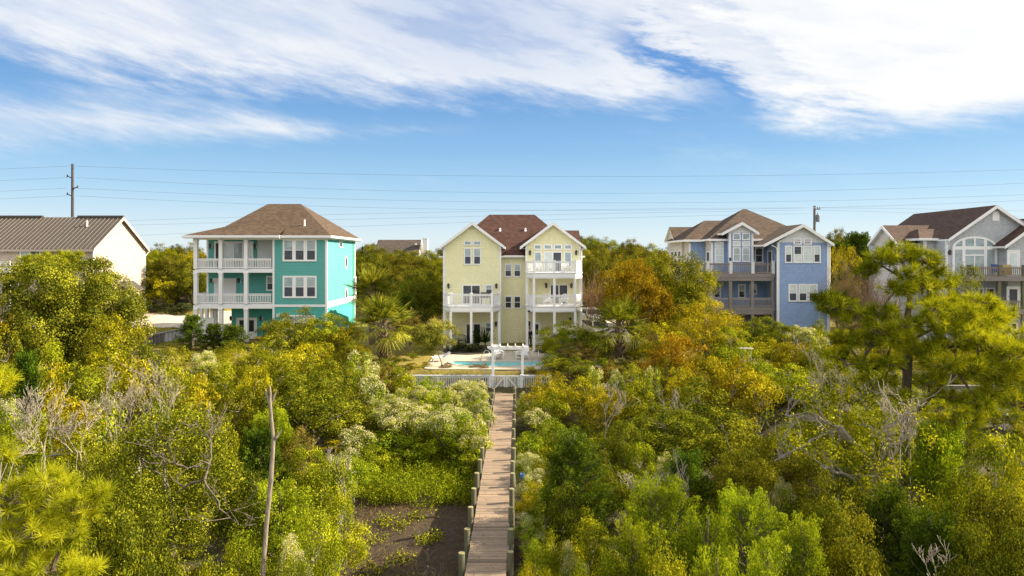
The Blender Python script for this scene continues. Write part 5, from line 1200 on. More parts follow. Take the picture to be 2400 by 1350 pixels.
# ------------------------------------------------------------------ oak wood on the dune behind the houses
skyl_x = [-60, 345, 400, 470, 840, 880, 920, 1000, 1035, 1300, 1370, 1400, 1460, 1520, 1570, 1640, 1900, 1930, 1985, 2035, 2060, 2500]
skyl_y = [585, 572, 566, 572, 574, 572, 584, 586, 574, 560, 550, 553, 560, 566, 572, 580, 560, 545, 538, 556, 575, 580]
def wood_tree(px, Yd, top_, w_, kind, label, group):
    return at_px(kind, px, top_, w_ / Yd * FPX, Yd, label, group, name={'wood': 'live_oak_tree', 'ced': 'cedar_tree', 'gold': 'yellow_leaved_tree', 'myr': 'green_tree'}[kind], cat='tree')
GAPS = [(340, 460, 'between the beige and turquoise houses'), (836, 1042, 'between the turquoise and yellow houses'), (1366, 1580, 'between the yellow and blue houses'), (1935, 2060, 'between the blue and grey houses')]
for g0, g1, where in GAPS:
    for row, Yd in enumerate((104, 96, 88.5)):
        px = g0 - 20; i = 0
        while px < g1 + 30:
            w_ = random.uniform(4.6, 7.0); p = px + random.uniform(-6, 6); tp = float(np.interp(p, skyl_x, skyl_y)) + random.uniform(-3, 7) + (0, 12, 40)[row]
            kind = random.choices(['wood', 'myr', 'gold'], [8, 1, .7 if row else 0])[0]
            far_ = ('at the crest', 'in the middle row', 'along the front edge')[row]
            lb = {'wood': 'dense live oak', 'myr': 'yellow-green tree', 'gold': 'yellow autumn tree'}[kind]
            wood_tree(p, Yd + random.uniform(-2, 2), tp, w_, kind, f"{lb} in the wood {where}, {far_}", f"{lb}s {where}, {far_}")
            px += w_ * .62 / Yd * FPX; i += 1
for px, tp, Yd, w_, k, lb in (
    (352, 610, 84, 6, 'wood', 'live oak with hanging foliage beside the beige house'), (405, 600, 85, 6.5, 'wood', 'broad live oak above the clipped driveway shrubs'), (452, 620, 84, 6, 'wood', 'live oak seen through the open end of the turquoise porch'), (378, 645, 82.5, 4.5, 'gold', 'yellowing tree above the clipped driveway shrubs'), (478, 600, 88, 6, 'wood', 'live oak behind the turquoise porch columns'),
    (860, 600, 84, 6, 'wood', 'live oak rising just past the turquoise house side wall'), (905, 620, 80, 5.5, 'wood', 'dark live oak behind the smaller cabbage palm'), (1010, 620, 78, 5.0, 'wood', 'dark live oak close to the yellow house downspout'), (945, 625, 82, 5.5, 'wood', 'live oak in the middle of the gap past the palms'), (1000, 660, 74, 4.2, 'myr', 'yellow-green tree near the corner of the yellow house'),
    (1385, 590, 80, 6, 'wood', 'tall dark live oak next to the yellow house balcony'), (1440, 600, 82, 7, 'wood', 'broad dark live oak behind the orange tree'), (1510, 590, 84, 6, 'wood', 'live oak behind the rusty orange crown'), (1555, 588, 86, 6, 'wood', 'live oak at the cream wing of the blue house'),
    (1968, 566, 78, 4.5, 'ced', 'dark juniper standing behind the blue house corner'), (2010, 545, 80, 6.0, 'ced', 'dark juniper with ragged top against the sky'), (1985, 575, 73, 3.6, 'gold', 'yellow tree below the dark junipers')):
    wood_tree(px, Yd, tp, w_, k, lb, None)

# ------------------------------------------------------------------ dead trees
def dead(name, label, px, py_base, Yd, py_top, lean, seed, lvl=4, r=.07, mat='bark_dead', spread=.42, n=1, kids=(3, 4), up=.30, cat='dead tree'):
    x = PX(px, Yd); zb = min(PZ(py_base, Yd), PZ(py_top, Yd) - .5); zg = float(ground_fn(np.float64(x), np.float64(Yd)))
    t_ = thing(name, label, cat, (x, Yd, zg)); rs = random.Random(seed); mb = MB(); hh = PZ(py_top, Yd) - zb; n = n * 3; r *= .28; fan = .75 + .15 * n
    fork = Vector((x - math.sin(lean) * .5, Yd, zg + (zb - zg) * .55)); mb.tube([(x - math.sin(lean) * .6, Yd, zg - .3), fork], [r * 1.7, r * 1.4], 6)
    for k in range(n):
        a = lean + ((k + .5) / n - .5) * fan; fx = x + ((k + .5) / n - .5) * .35 * n * .4
        mb.tube(curve_pts(fork, (fx, Yd + rs.uniform(-.3, .3), zb), 4, .10, rs), [r * 1.1, r * 1.0, r * .9, r * .85, r * .8], 6); e = mb.v[-1]
        bare(mb, (fx, Yd + 0 * e[1], zb), (math.sin(a), rs.uniform(-.3, .2), math.cos(a)), hh * rs.uniform(.38, .62), r * .8, lvl - (1 if k % 3 else 0), rs, spread, up, 5, kids, .006)
    mb.build('branches', M[mat], t_, recalc=False); return t_
dead('dead_tree', 'bleached dead tree with fanned bare branches, tallest of those left standing', 375, 985, 27, 855, .0, 11, 4, .075, n=2)
dead('dead_tree', 'bleached dead tree leaning over green bushes at the frame edge', 90, 1040, 23, 905, -.25, 12, 4, .07, n=2)
dead('dead_tree', 'bleached dead tree with tangled twigs between the two bigger ones', 275, 1000, 26, 890, .1, 13, 4, .06, n=2)
dead('dead_tree', 'slim bleached dead sapling closest to the cedar by the snag', 492, 1030, 26.5, 935, .1, 14, 3, .05)
dead('dead_tree', 'crooked grey dead tree with bent limbs above the foreground oak', 180, 1060, 22, 955, -.5, 15, 4, .06)
dead('dead_tree', 'low bleached dead branches showing over the near pine', 20, 1080, 19, 985, .5, 16, 4, .055)
dead('dead_tree', 'grey leafless tree forking among the golden bushes past the gate', 1425, 985, 35, 880, .35, 17, 4, .08, 'bark_pale', n=1)
dead('dead_tree', 'thin grey leafless tree rising from the dark oaks below the blue house', 1590, 985, 34.5, 900, -.25, 18, 4, .055, 'bark_pale')
dead('dead_tree', 'pale bare tree standing in the thicket beyond the dark cedar', 1495, 1190, 23, 1085, .25, 19, 4, .05)
dead('dead_tree', 'small white bare tree between the two bright cedars', 1580, 1200, 22, 1100, .2, 20, 4, .045)
dead('dead_tree', 'fine grey bare branches above the leafy shrub beneath the pine', 1955, 960, 27.5, 820, .1, 21, 4, .05, 'bark_pale', n=2)
dead('dead_tree', 'fine grey bare branches against the pine trunk', 2060, 980, 26, 860, .15, 22, 4, .05, 'bark_pale', n=2)
dead('dead_tree', 'gnarled silver dead tree top standing clear of the shaded shrubs', 2110, 1060, 21, 930, .2, 23, 4, .06)
dead('dead_tree', 'pale stump with splintered branches at the bottom of the view', 2195, 1350, 15.5, 1265, .0, 24, 3, .05)
dead('dead_tree', 'small dead branch tangle at the edge of the yellow bushes', 800, 1110, 24, 1040, -.3, 25, 3, .035, 'bark_pale')
# big sprawling oak, leafless below, right of the shade
t_ = thing('gnarled_oak', 'gnarled sprawling oak with heavy grey bent limbs in the shade', 'tree', (PX(2035, 22), 22, 0)); mb = MB(); rs = random.Random(5)
def limb(pts, r0, r1, twigs=6, lv=2):
    P = [Vector((PX(px, Y_), Y_, PZ(py, Y_))) for px, py, Y_ in pts]; n = len(P); rad = [r0 + (r1 - r0) * i / (n - 1) for i in range(n)]
    Q, Rd = [], []
    for i in range(n - 1):
        for k in range(4): Q.append(P[i].lerp(P[i + 1], k / 4) + Vector((rs.gauss(0, .03), rs.gauss(0, .04), rs.gauss(0, .03)))); Rd.append(rad[i] + (rad[i + 1] - rad[i]) * k / 4)
    Q.append(P[-1]); Rd.append(rad[-1]); mb.tube(Q, [r_q * .58 for r_q in Rd], 8)
    for _ in range(twigs):
        i = rs.randint(len(Q) // 3, len(Q) - 1); bare(mb, Q[i], (rs.gauss(0, .6), rs.gauss(0, .5), rs.uniform(.1, 1)), rs.uniform(.5, 1.0), max(.015, Rd[i] * .45), lv, rs, .6, .2, 4, (2, 3), .008)
    return Q
limb([(2040, 1330, 22), (2045, 1200, 22), (2050, 1110, 22), (2010, 1045, 22)], .20, .13, 2)
limb([(2010, 1045, 22), (1960, 1010, 22.2), (1920, 1022, 22), (1860, 1060, 21.8), (1815, 1080, 21.5)], .13, .03, 7)
limb([(2010, 1045, 22), (1970, 1005, 22), (1930, 985, 22.3), (1870, 975, 22.6), (1840, 972, 22.8)], .12, .05, 6)
limb([(2050, 1110, 22), (2070, 1060, 21.6), (2060, 1020, 21.6), (2100, 985, 21.5), (2130, 955, 21.3)], .11, .025, 7)
limb([(2050, 1110, 22), (2090, 1085, 21.6), (2085, 1045, 21.5), (2120, 1030, 21.4)], .09, .03, 6)
limb([(2046, 1180, 22), (2000, 1120, 21.5), (1950, 1100, 21.2), (1925, 1092, 21)], .10, .05, 4)
mb.build('trunk', M['bark_pale'], t_, recalc=False)
CPs = []
for px, py, Y_, k_, s_ in ((1900, 985, 22.5, 9, .7), (1960, 940, 23, 12, .8), (2030, 960, 22.5, 12, .7), (2080, 1130, 21.4, 9, .6), (1990, 1085, 21.5, 10, .6), (2060, 1000, 21.9, 9, .6), (1870, 1040, 22, 6, .5), (1950, 1050, 21.7, 8, .5)):
    for _ in range(k_): CPs.append((PX(px, Y_) + rs.gauss(0, s_), Y_ + rs.gauss(0, s_), PZ(py, Y_) + rs.gauss(0, s_ * .45)))
CPs = np.array(CPs); r_ = np.random.default_rng(9); idx = np.repeat(np.arange(len(CPs)), 130); m = len(idx); P = CPs[idx] + r_.normal(size=(m, 3)) * .17
lf = leaves(P - np.array(t_.location), nrm(r_.normal(size=(m, 3)) + np.array([0, 0, .5])), .085 * r_.uniform(.6, 1.3, m), r_.uniform(.2, 1, m), .58, rs=r_)
o = bpy.data.objects.new('crown', raw_mesh('crown', *lf, LM['myr'])); C.objects.link(o); o.parent = t_
# foreground oak with bare inner limbs
t_ = thing('oak_tree', 'large spreading foreground oak with visible trunk and twisting bare limbs', 'tree', (PX(400, 20), 20, 0)); mb = MB(); rs = random.Random(8)
limb([(385, 1400, 19.5), (400, 1300, 19.5), (405, 1240, 19.6), (400, 1180, 19.8)], .17, .13, 1)
limb([(400, 1180, 19.8), (380, 1120, 19.9), (330, 1080, 20), (290, 1050, 20.2)], .09, .03, 5); limb([(400, 1180, 19.8), (420, 1150, 19.7), (480, 1120, 19.5), (495, 1060, 19.8), (490, 990, 20.2)], .09, .025, 6)
limb([(495, 1090, 19.7), (440, 1095, 19.6), (400, 1085, 19.5), (340, 1080, 19.3)], .05, .02, 7); limb([(480, 1120, 19.5), (520, 1200, 19.3), (560, 1230, 19.2)], .05, .015, 5); limb([(400, 1180, 19.8), (380, 1060, 20.4), (420, 990, 20.8)], .07, .02, 5)
mb.build('trunk', M['bark'], t_, recalc=False)
CPs = []
for _ in range(360):
    a, b = rs.uniform(0, 6.28), math.acos(rs.uniform(-.25, 1)); q = rs.uniform(.72, 1.04)
    CPs.append((PX(405, 20.6) + 1.9 * q * math.sin(b) * math.cos(a), 20.6 + 1.7 * q * math.sin(b) * math.sin(a), 3.2 + 2.75 * q * math.cos(b) + rs.gauss(0, .1)))
CPs = np.array([c for c in CPs if math.sin(c[0] * 2.3 + c[2] * 1.7) + .6 * math.sin(c[2] * 3.1 - c[0]) > -.75]); idx = np.repeat(np.arange(len(CPs)), 95); m = len(idx); P = CPs[idx] + r_.normal(size=(m, 3)) * .16
csh = r_.uniform(0, 1, len(CPs))
lf = leaves(P - np.array(t_.location), nrm(r_.normal(size=(m, 3)) + np.array([0, 0, .6])), .08 * r_.uniform(.6, 1.3, m), np.clip(csh[idx] * .4 + r_.uniform(0, .6, m), 0, 1), .55, rs=r_)
o = bpy.data.objects.new('crown', raw_mesh('crown', *lf, leafmat('foreground_oak_leaves', (.035, .048, .005), (.105, .135, .009), (.30, .30, .018), .3))); C.objects.link(o); o.parent = t_

# broken snag
Yd = 16.2; zg = 0; t_ = thing('snag', 'tall bare broken snag with a forked splintered top', 'dead tree', (PX(618, Yd), Yd, zg)); mb = MB()
pts = [(612, 1420), (618, 1330), (625, 1230), (636, 1120), (640, 1030), (637, 980), (633, 935)]; mb.tube([(PX(a, Yd) + random.uniform(-.01, .01), Yd + random.uniform(-.03, .03), PZ(b, Yd)) for a, b in pts], [.062, .055, .053, .055, .045, .04, .034], 10)
mb.build('trunk', M['bark_snag'], t_, recalc=False)
for q in ([(633, 945), (626, 925), (621, 912)], [(634, 942), (635, 922), (632, 902)], [(635, 945), (642, 928), (648, 912)], [(639, 1040), (648, 1025), (659, 1008)], [(636, 990), (631, 984)]):
    mb = MB(); mb.tube([(PX(a, Yd), Yd + random.uniform(-.05, .05), PZ(b, Yd)) for a, b in q], [.038, .03, .012][:len(q)], 6); mb.build('branch_stub', M['bark_snag'], t_, recalc=False)

# ------------------------------------------------------------------ pines
def pine(label, px, Yd, trunk, pads, limbs, rtuft=.29, nper=50, seed=3, r0=.19, width=.016, name='pine_tree'):
    t_ = thing(name, label, 'tree', (PX(px, Yd), Yd, 0)); rs = random.Random(seed); mb = MB()
    W = lambda a, b, dy=0: Vector((PX(a, Yd + dy), Yd + dy, PZ(b, Yd + dy)))
    TP = [W(*q) for q in trunk]; n = len(TP); mb.tube(TP, [r0 * (1.12 - .88 * i / (n - 1)) for i in range(n)], 10)
    for lb in limbs: P = [W(*q[:3]) for q in lb[1]]; mb.tube(P, [lb[0] * (1 - .7 * i / (len(P) - 1)) for i in range(len(P))], 7)
    Cn, D, Rd, Sh = [], [], [], []
    for (a, b, w_, h_, dy, cnt, sh) in pads:
        c = W(a, b, dy); rx = w_ / FPX * Yd / 2; rz = h_ / FPX * Yd / 2 * 1.05
        src = min(TP + [W(*q[:3]) for lb in limbs for q in lb[1]], key=lambda p: (p - (c - Vector((0, 0, .5)))).length)
        hub = c - Vector((0, 0, rz * .5)); mb.tube(curve_pts(src, hub, 4, .08, rs), [.05, .042, .036, .03, .024], 6)
        for _ in range(int(cnt * 2.0)):
            v = Vector((rs.gauss(0, 1), rs.gauss(0, 1), rs.gauss(0, 1))).normalized() * rs.uniform(.35, 1) ** .5
            p = c + Vector((v.x * rx, v.y * rx * .8, v.z * rz)); d = (Vector((v.x, v.y, .55 + .4 * v.z))).normalized()
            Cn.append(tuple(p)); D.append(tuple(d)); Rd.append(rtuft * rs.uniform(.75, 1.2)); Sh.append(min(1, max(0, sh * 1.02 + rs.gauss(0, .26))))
            if rs.random() < .75: mb.tube(curve_pts(hub, p - d * rtuft * .5, 3, .1, rs), [.018, .014, .01, .008], 4)
    mb.build('trunk', M['bark_pine'], t_, recalc=False)
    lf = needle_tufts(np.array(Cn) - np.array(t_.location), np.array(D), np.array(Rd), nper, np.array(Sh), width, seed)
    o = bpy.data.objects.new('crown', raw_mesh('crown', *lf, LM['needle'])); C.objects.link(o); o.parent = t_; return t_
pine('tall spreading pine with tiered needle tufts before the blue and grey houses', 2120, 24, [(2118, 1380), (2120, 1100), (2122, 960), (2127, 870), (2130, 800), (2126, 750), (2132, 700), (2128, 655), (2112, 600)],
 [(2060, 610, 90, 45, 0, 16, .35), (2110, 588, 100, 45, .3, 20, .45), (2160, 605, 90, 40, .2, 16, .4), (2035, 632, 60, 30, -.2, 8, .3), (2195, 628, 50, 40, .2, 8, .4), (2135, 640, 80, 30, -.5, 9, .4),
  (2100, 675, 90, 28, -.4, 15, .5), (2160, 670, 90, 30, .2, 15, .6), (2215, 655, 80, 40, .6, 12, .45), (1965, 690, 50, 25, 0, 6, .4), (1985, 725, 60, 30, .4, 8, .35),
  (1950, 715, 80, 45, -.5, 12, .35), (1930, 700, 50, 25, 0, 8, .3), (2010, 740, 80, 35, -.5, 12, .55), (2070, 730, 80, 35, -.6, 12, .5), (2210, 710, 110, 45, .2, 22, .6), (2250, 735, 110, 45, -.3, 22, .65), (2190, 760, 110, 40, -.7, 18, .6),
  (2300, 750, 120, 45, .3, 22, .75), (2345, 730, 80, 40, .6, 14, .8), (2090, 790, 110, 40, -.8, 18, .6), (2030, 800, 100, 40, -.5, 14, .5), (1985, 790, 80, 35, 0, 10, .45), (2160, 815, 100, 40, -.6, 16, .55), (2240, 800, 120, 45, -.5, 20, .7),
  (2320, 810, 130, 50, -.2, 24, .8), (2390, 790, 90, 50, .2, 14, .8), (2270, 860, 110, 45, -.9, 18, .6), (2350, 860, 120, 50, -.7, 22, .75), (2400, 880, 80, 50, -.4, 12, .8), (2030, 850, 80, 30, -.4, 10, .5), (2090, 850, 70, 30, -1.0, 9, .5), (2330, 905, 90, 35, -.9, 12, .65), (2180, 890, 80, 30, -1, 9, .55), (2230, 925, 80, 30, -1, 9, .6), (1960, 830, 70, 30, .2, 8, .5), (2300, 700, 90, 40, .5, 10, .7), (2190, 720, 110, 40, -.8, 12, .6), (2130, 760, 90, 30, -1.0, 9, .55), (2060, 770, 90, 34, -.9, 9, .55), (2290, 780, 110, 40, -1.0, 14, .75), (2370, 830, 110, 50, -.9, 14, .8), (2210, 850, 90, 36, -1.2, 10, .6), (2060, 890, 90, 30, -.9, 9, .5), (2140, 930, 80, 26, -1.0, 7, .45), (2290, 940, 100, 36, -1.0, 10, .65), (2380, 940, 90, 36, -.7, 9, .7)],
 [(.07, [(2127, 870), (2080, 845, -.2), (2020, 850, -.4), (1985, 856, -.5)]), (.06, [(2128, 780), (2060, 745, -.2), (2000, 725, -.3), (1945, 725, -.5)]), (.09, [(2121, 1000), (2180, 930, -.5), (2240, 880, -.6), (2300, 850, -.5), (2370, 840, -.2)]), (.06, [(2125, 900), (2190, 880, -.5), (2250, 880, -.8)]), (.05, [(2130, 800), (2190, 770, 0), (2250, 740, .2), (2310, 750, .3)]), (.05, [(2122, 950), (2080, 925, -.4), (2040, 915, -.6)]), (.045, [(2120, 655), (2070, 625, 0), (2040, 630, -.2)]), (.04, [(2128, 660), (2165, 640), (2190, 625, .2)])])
pine('near pine with blurred bright needle tufts at the lower corner', -60, 12.0, [(-70, 2010), (-60, 1700), (-50, 1400), (-60, 1150), (-70, 1000), (-60, 850)],
 [(30, 1160, 140, 70, 0, 13, .7), (110, 1130, 130, 60, .2, 12, .65), (185, 1180, 130, 70, .2, 14, .7), (60, 1240, 150, 80, -.2, 16, .75), (150, 1250, 120, 60, 0, 10, .6), (20, 1330, 160, 70, -.3, 14, .8), (110, 1330, 150, 60, -.3, 12, .75), (230, 1150, 60, 40, .3, 5, .6), (200, 1340, 90, 40, -.2, 6, .7), (10, 885, 60, 50, 0, 7, .75), (-10, 1060, 90, 60, 0, 7, .7)],
 [(.06, [(-55, 1300), (20, 1230, 0), (110, 1190, .2), (200, 1190, .3)]), (.05, [(-50, 1450), (30, 1370, -.2), (120, 1350, -.2)]), (.03, [(-65, 950), (-30, 910), (10, 890)])], .20, 110, 4, .16, .0055)
pine('bushy pine top rising between the beige house and the round oak', 110, 53, [(112, 760), (112, 700), (108, 640), (112, 610)],
 [(75, 612, 70, 26, 0, 20, .55), (125, 603, 70, 26, 0, 22, .5), (170, 600, 50, 26, 0, 16, .55), (100, 628, 110, 26, -.6, 26, .6), (50, 640, 60, 34, 0, 14, .25), (40, 670, 60, 40, 0, 14, .15), (185, 620, 40, 26, -.3, 10, .5), (145, 622, 70, 24, -.7, 16, .6)],
 [(.06, [(110, 660), (70, 640), (45, 650)]), (.06, [(110, 650), (150, 625), (180, 612)])], .34, 50, 5, .20, .022)
pine('low young pine with bright tufts under the big pine', 2215, 27, [(2216, 1230), (2216, 1050), (2214, 960)],
 [(2215, 960, 120, 50, 0, 18, .45), (2260, 985, 110, 45, -.3, 16, .4), (2180, 990, 90, 45, -.3, 14, .4), (2240, 1025, 130, 45, -.6, 16, .35), (2300, 960, 80, 40, 0, 12, .55)],
 [(.04, [(2216, 1060), (2260, 1020), (2290, 985)])], .24, 60, 6, .10, .011)
pine('small round pine at the foot of the blue house corner', 1975, 57, [(1978, 800), (1977, 765), (1974, 735)],
 [(1965, 705, 70, 36, 0, 22, .3), (1990, 715, 60, 34, -.3, 18, .35), (1940, 718, 50, 30, 0, 14, .3), (1970, 725, 70, 26, -.5, 14, .35)],
 [(.07, [(1977, 765), (1955, 735)]), (.06, [(1977, 770), (1995, 735)])], .36, 50, 7, .13, .022)

# ------------------------------------------------------------------ palms
def palm_model(seed, nfr=44, R_=1.25, trunk_h=2.6, skirt=.2):
    rs = np.random.default_rng(seed); parts = []; stalk = MB()
    for i in range(nfr):
        u = (i + .5) / nfr; a = i * 2.39996 + rs.uniform(-.2, .2); elv = math.radians(86 - 112 * u ** 1.1 + rs.uniform(-8, 8))
        d = np.array([math.cos(a) * math.cos(elv), math.sin(a) * math.cos(elv), math.sin(elv)]); pl = R_ * rs.uniform(.5, .72) * (.75 if u < .15 else 1)
        b0 = np.array([0, 0, trunk_h]); tip = b0 + d * pl + np.array([0, 0, -.10 * pl * u]); stalk.tube([b0, (b0 + tip) / 2 + np.array([0, 0, .06]), tip], [.018, .014, .010], 4)
        side = nrm(np.cross(d, np.array([0, 0, 1.0]) + rs.normal(size=3) * .15)); up = np.cross(side, d); nb = 24; dead_ = u > 1 - skirt
        for k in range(nb):
            t_ = (k - (nb - 1) / 2) / (nb - 1) * 2; ang = t_ * math.radians(98); L_ = R_ * rs.uniform(.52, .66) * (1 - .25 * abs(t_)); dd = d * math.cos(ang) + side * math.sin(ang) + up * .16 * (abs(t_) - .4)
            mid_ = tip + dd * L_ * .55; end = mid_ + dd * L_ * .45 + np.array([0, 0, -1]) * L_ * (.05 + .13 * abs(t_) + (.22 if dead_ else 0)) + rs.normal(size=3) * .02
            nn = nrm(up + side * .3 * rs.normal()); sh = np.clip(rs.uniform(.15, .7) + (.3 if dead_ else 0) + (.12 if rs.random() < .1 else 0), 0, 1)
            v1 = _blades(tip[None], mid_[None], nn[None], .047, np.array([sh])); v2 = _blades(mid_[None], end[None], nn[None], .038, np.array([min(1, sh + .12)]))
            parts += [v1, v2]
    cm = raw_mesh('crown', *join_arrays(parts), LM['palm']); so_ = stalk.build('stalks', M['bark_palm'], recalc=False); sm = so_.data; bpy.data.objects.remove(so_)
    mb = MB(); mb.tube([(0, 0, -.3), (.03, 0, trunk_h * .35), (-.02, 0, trunk_h * .75), (0, 0, trunk_h + .1)], [.19, .16, .17, .12], 10)
    r2 = random.Random(seed)
    for i in range(46):
        a = i * 2.4; z = trunk_h * (.35 + .62 * i / 46); mb.beam((math.cos(a) * .14, math.sin(a) * .14, z), (math.cos(a) * .30, math.sin(a) * .30, z + .22), .07, .03)
    to = mb.build('trunk', M['bark_palm'], recalc=False); tm = to.data; bpy.data.objects.remove(to)
    return [('crown', cm), ('frond_stalks', sm), ('trunk', tm)]
PM = [palm_model(31, 46, 1.35, 2.6), palm_model(47, 40, 1.25, 2.2)]
def palm(px, cy, wpx, Yd, label, v=0, group='cabbage palms around the houses'):
    x = PX(px, Yd); zg = float(ground_fn(np.float64(x), np.float64(Yd))); th_ = (2.6, 2.2)[v]; s_ = wpx / FPX * Yd / 2 / 1.28; zc = PZ(cy, Yd)
    r = thing('palm_tree', label, 'palm', (x, Yd, zg - .05), random.uniform(0, 6), group); r.scale = (s_, s_, max(.4, (zc - zg) / th_) if abs((zc - zg) / th_ / s_ - 1) < .35 else s_)
    if r.scale[2] == s_: r.location.z = zc - th_ * s_
    for nm, me in PM[v]: o = bpy.data.objects.new(nm, me); C.objects.link(o); o.parent = r
palm(873, 690, 110, 62, 'smaller cabbage palm against the turquoise house side wall', 0)
palm(900, 766, 150, 55, 'larger bright cabbage palm in front of the smaller one', 1)
palm(1452, 770, 135, 52, 'bright green cabbage palm near the parked cars', 0)
palm(1448, 690, 75, 63, 'yellowing cabbage palm half hidden behind the orange tree', 1)
palm(2330, 755, 80, 42, 'small spiky palm below the grey house deck', 0)
palm(455, 818, 55, 50, 'pale young palm before the three conical evergreens', 1)
palm(1050, 600, 1, 200, 'x') if False else None
# yucca in the bed
r_y = np.random.default_rng(77); n = 90; a = r_y.uniform(0, 6.28, n); e = r_y.uniform(.25, 1.45, n); d = np.stack([np.cos(a) * np.cos(e), np.sin(a) * np.cos(e), np.sin(e)], -1); b0 = np.zeros((n, 3)); b0[:, 2] = .5
yl = _blades(b0, b0 + d * r_y.uniform(.8, 1.35, (n, 1)), nrm(np.cross(d, r_y.normal(size=(n, 3)))), .06, r_y.uniform(0, .5, n))
for px, cy, lb in ((1121, 800, 'spiky green yucca in the planting bed before the patio slider'), (1137, 802, 'spiky yucca in the planting bed closest to the wall lantern')):
    Yd = 59.5; r = thing('yucca', lb, 'plant', (PX(px, Yd), Yd, PZ0 + .05), random.uniform(0, 6), 'yuccas in the planting bed'); r.scale = (1.0, 1.0, 1.15)
    o = bpy.data.objects.new('leaves', raw_mesh('leaves', *yl, LM['ced'])); C.objects.link(o); o.parent = r
    mb = MB(); x_, y_, z_ = r.location; mb.tube([(x_, y_, z_ - .1), (x_, y_, z_ + .55)], [.07, .06], 7); mb.build('stem', M['bark'], r)

# ------------------------------------------------------------------ marsh ground cover (uncountable)
def cover(name, label, cat, n, region, hgt, mat, wid, seed, blades=1, lean=.45, leafy=False):
    rs = np.random.default_rng(seed); x, y = region(rs, n); n = len(x); z = ground_fn(x, y); base = np.stack([x, y, z - .02], -1)
    d = nrm(np.stack([rs.normal(size=n) * lean, rs.normal(size=n) * lean, np.ones(n)], -1)); h = hgt * rs.uniform(.5, 1.25, n)
    pts = [_blades(base, base + d * h[:, None], nrm(np.cross(d, rs.normal(size=(n, 3)))), wid, rs.uniform(0, 1, n))]
    if leafy:
        m = n * 6; i = np.repeat(np.arange(n), 6); P = base[i] + d[i] * (h[i] * rs.uniform(.25, 1.05, m))[:, None] + rs.normal(size=(m, 3)) * .05
        pts.append(leaves(P, nrm(rs.normal(size=(m, 3)) + np.array([0, 0, .7])), .085 * rs.uniform(.6, 1.3, m), rs.uniform(0, 1, m), .5, rs=rs))
    o = bpy.data.objects.new(name, raw_mesh(name, *join_arrays(pts), mat)); C.objects.link(o); return tag(o, label, cat, kind='stuff')
def reg_px(poly_fn): return poly_fn
def r1(rs, n):
    y = rs.uniform(29.0, 34.5, n); x = bwc(y) - .95 - rs.uniform(0, 1, n) * np.interp(y, [29, 30.5, 34], [4.2, 5.8, 5.6]); k = np.sin(x * 2.1) * np.cos(y * 1.7) > -.72; return x[k], y[k]
cover('marsh_plants', 'leafy bright green marsh plants beside the boardwalk', 'marsh plants', 4200, r1, .75, LM['grass'], .012, 1, leafy=True)
def r2(rs, n):
    y = rs.uniform(15, 29.8, n); x = bwc(y) - .9 - rs.uniform(0, 1, n) * 6.5; k = np.sin(x * 1.3 + 1) + np.cos(y * 1.1) + rs.normal(size=n) * .6 > .1; return x[k], y[k]
cover('dry_grass', 'thin dry straw scattered over the dark mud', 'dry grass', 9000, r2, .22, LM['straw'], .012, 2, lean=1.2)
def r3(rs, n):
    c = rs.integers(0, 26, n); cx = np.array([random.uniform(-6.5, -1.6) for _ in range(26)]); cy = np.array([random.uniform(16, 29) for _ in range(26)]); return bwc(20) * 0 + cx[c] + rs.normal(size=n) * .28, cy[c] + rs.normal(size=n) * .28
cover('sprouts', 'small yellow-green sprouts dotted on the mud', 'weeds', 900, r3, .32, LM['myr'], .010, 3, leafy=True)
def r4(rs, n): 
    x = rs.uniform(-11, 9, n); y = rs.uniform(48.3, 51.2, n); k = (np.abs(x) > 6.5) | (y < 49.2); k &= ~((x > -2.2) & (x < 1.3)); return x[k], y[k]
cover('lawn_grass', 'short yellowing lawn grass beside the pool terrace', 'grass', 9000, r4, .10, LM['gold'], .02, 4)
def r5(rs, n): x = rs.uniform(-42, -28, n); y = rs.uniform(60, 71, n); return x, y
cover('lawn_grass', 'short yellow-green lawn grass below the driveway', 'grass', 16000, r5, .12, LM['gold'], .03, 5)
def r6(rs, n):
    x = rs.uniform(-20, 20, n); y = rs.uniform(13, 44, n); k = (np.abs(x) < y * .8) & (np.abs(x - bwc(y)) > .9) & ~((x - bwc(y) < 0) & (x - bwc(y) > -6) & (y < 28)); return x[k], y[k]
cover('undergrowth', 'knee-high green and brown undergrowth beneath the thicket', 'undergrowth', 6000, r6, .45, LM['oak'], .014, 6, leafy=True)
# fallen leaves on the planks
rl = np.random.default_rng(12); n = 700; yl_ = rl.uniform(8, 47, n); P = np.stack([bwc(yl_) + rl.uniform(-.6, .6, n) * rl.uniform(.4, 1, n) ** .3, yl_, np.full(n, DZ + .012) + rl.uniform(0, .015, n)], -1)
o = bpy.data.objects.new('fallen_leaves', raw_mesh('fallen_leaves', *leaves(P, nrm(rl.normal(size=(n, 3)) * .25 + np.array([0, 0, 1.0])), rl.uniform(.03, .07, n), rl.uniform(0, 1, n), .55, rs=rl), LM['straw'])); C.objects.link(o); tag(o, 'brown fallen leaves scattered over the boardwalk planks', 'leaves', kind='stuff')
# driftwood log on the mud
lg = thing('driftwood_log', 'dark crooked driftwood log lying on the shaded mud', 'log', (PX(1030, 20.6), 20.6, 0)); mb = MB(); Y0 = 20.6; x0 = PX(1025, Y0)
mb.tube([(x0 - .15, Y0 + .5, .28), (x0, Y0 + .1, .16), (x0 + .2, Y0 - .3, .09), (x0 + .5, Y0 - .7, .07)], [.05, .10, .09, .05], 8); rs = random.Random(3); bare(mb, (x0 - .1, Y0 + .4, .24), (-.4, .4, 1), .7, .04, 3, rs, .6, .1, 4, (2, 3)); mb.build('trunk', M['bark'], lg, recalc=False)
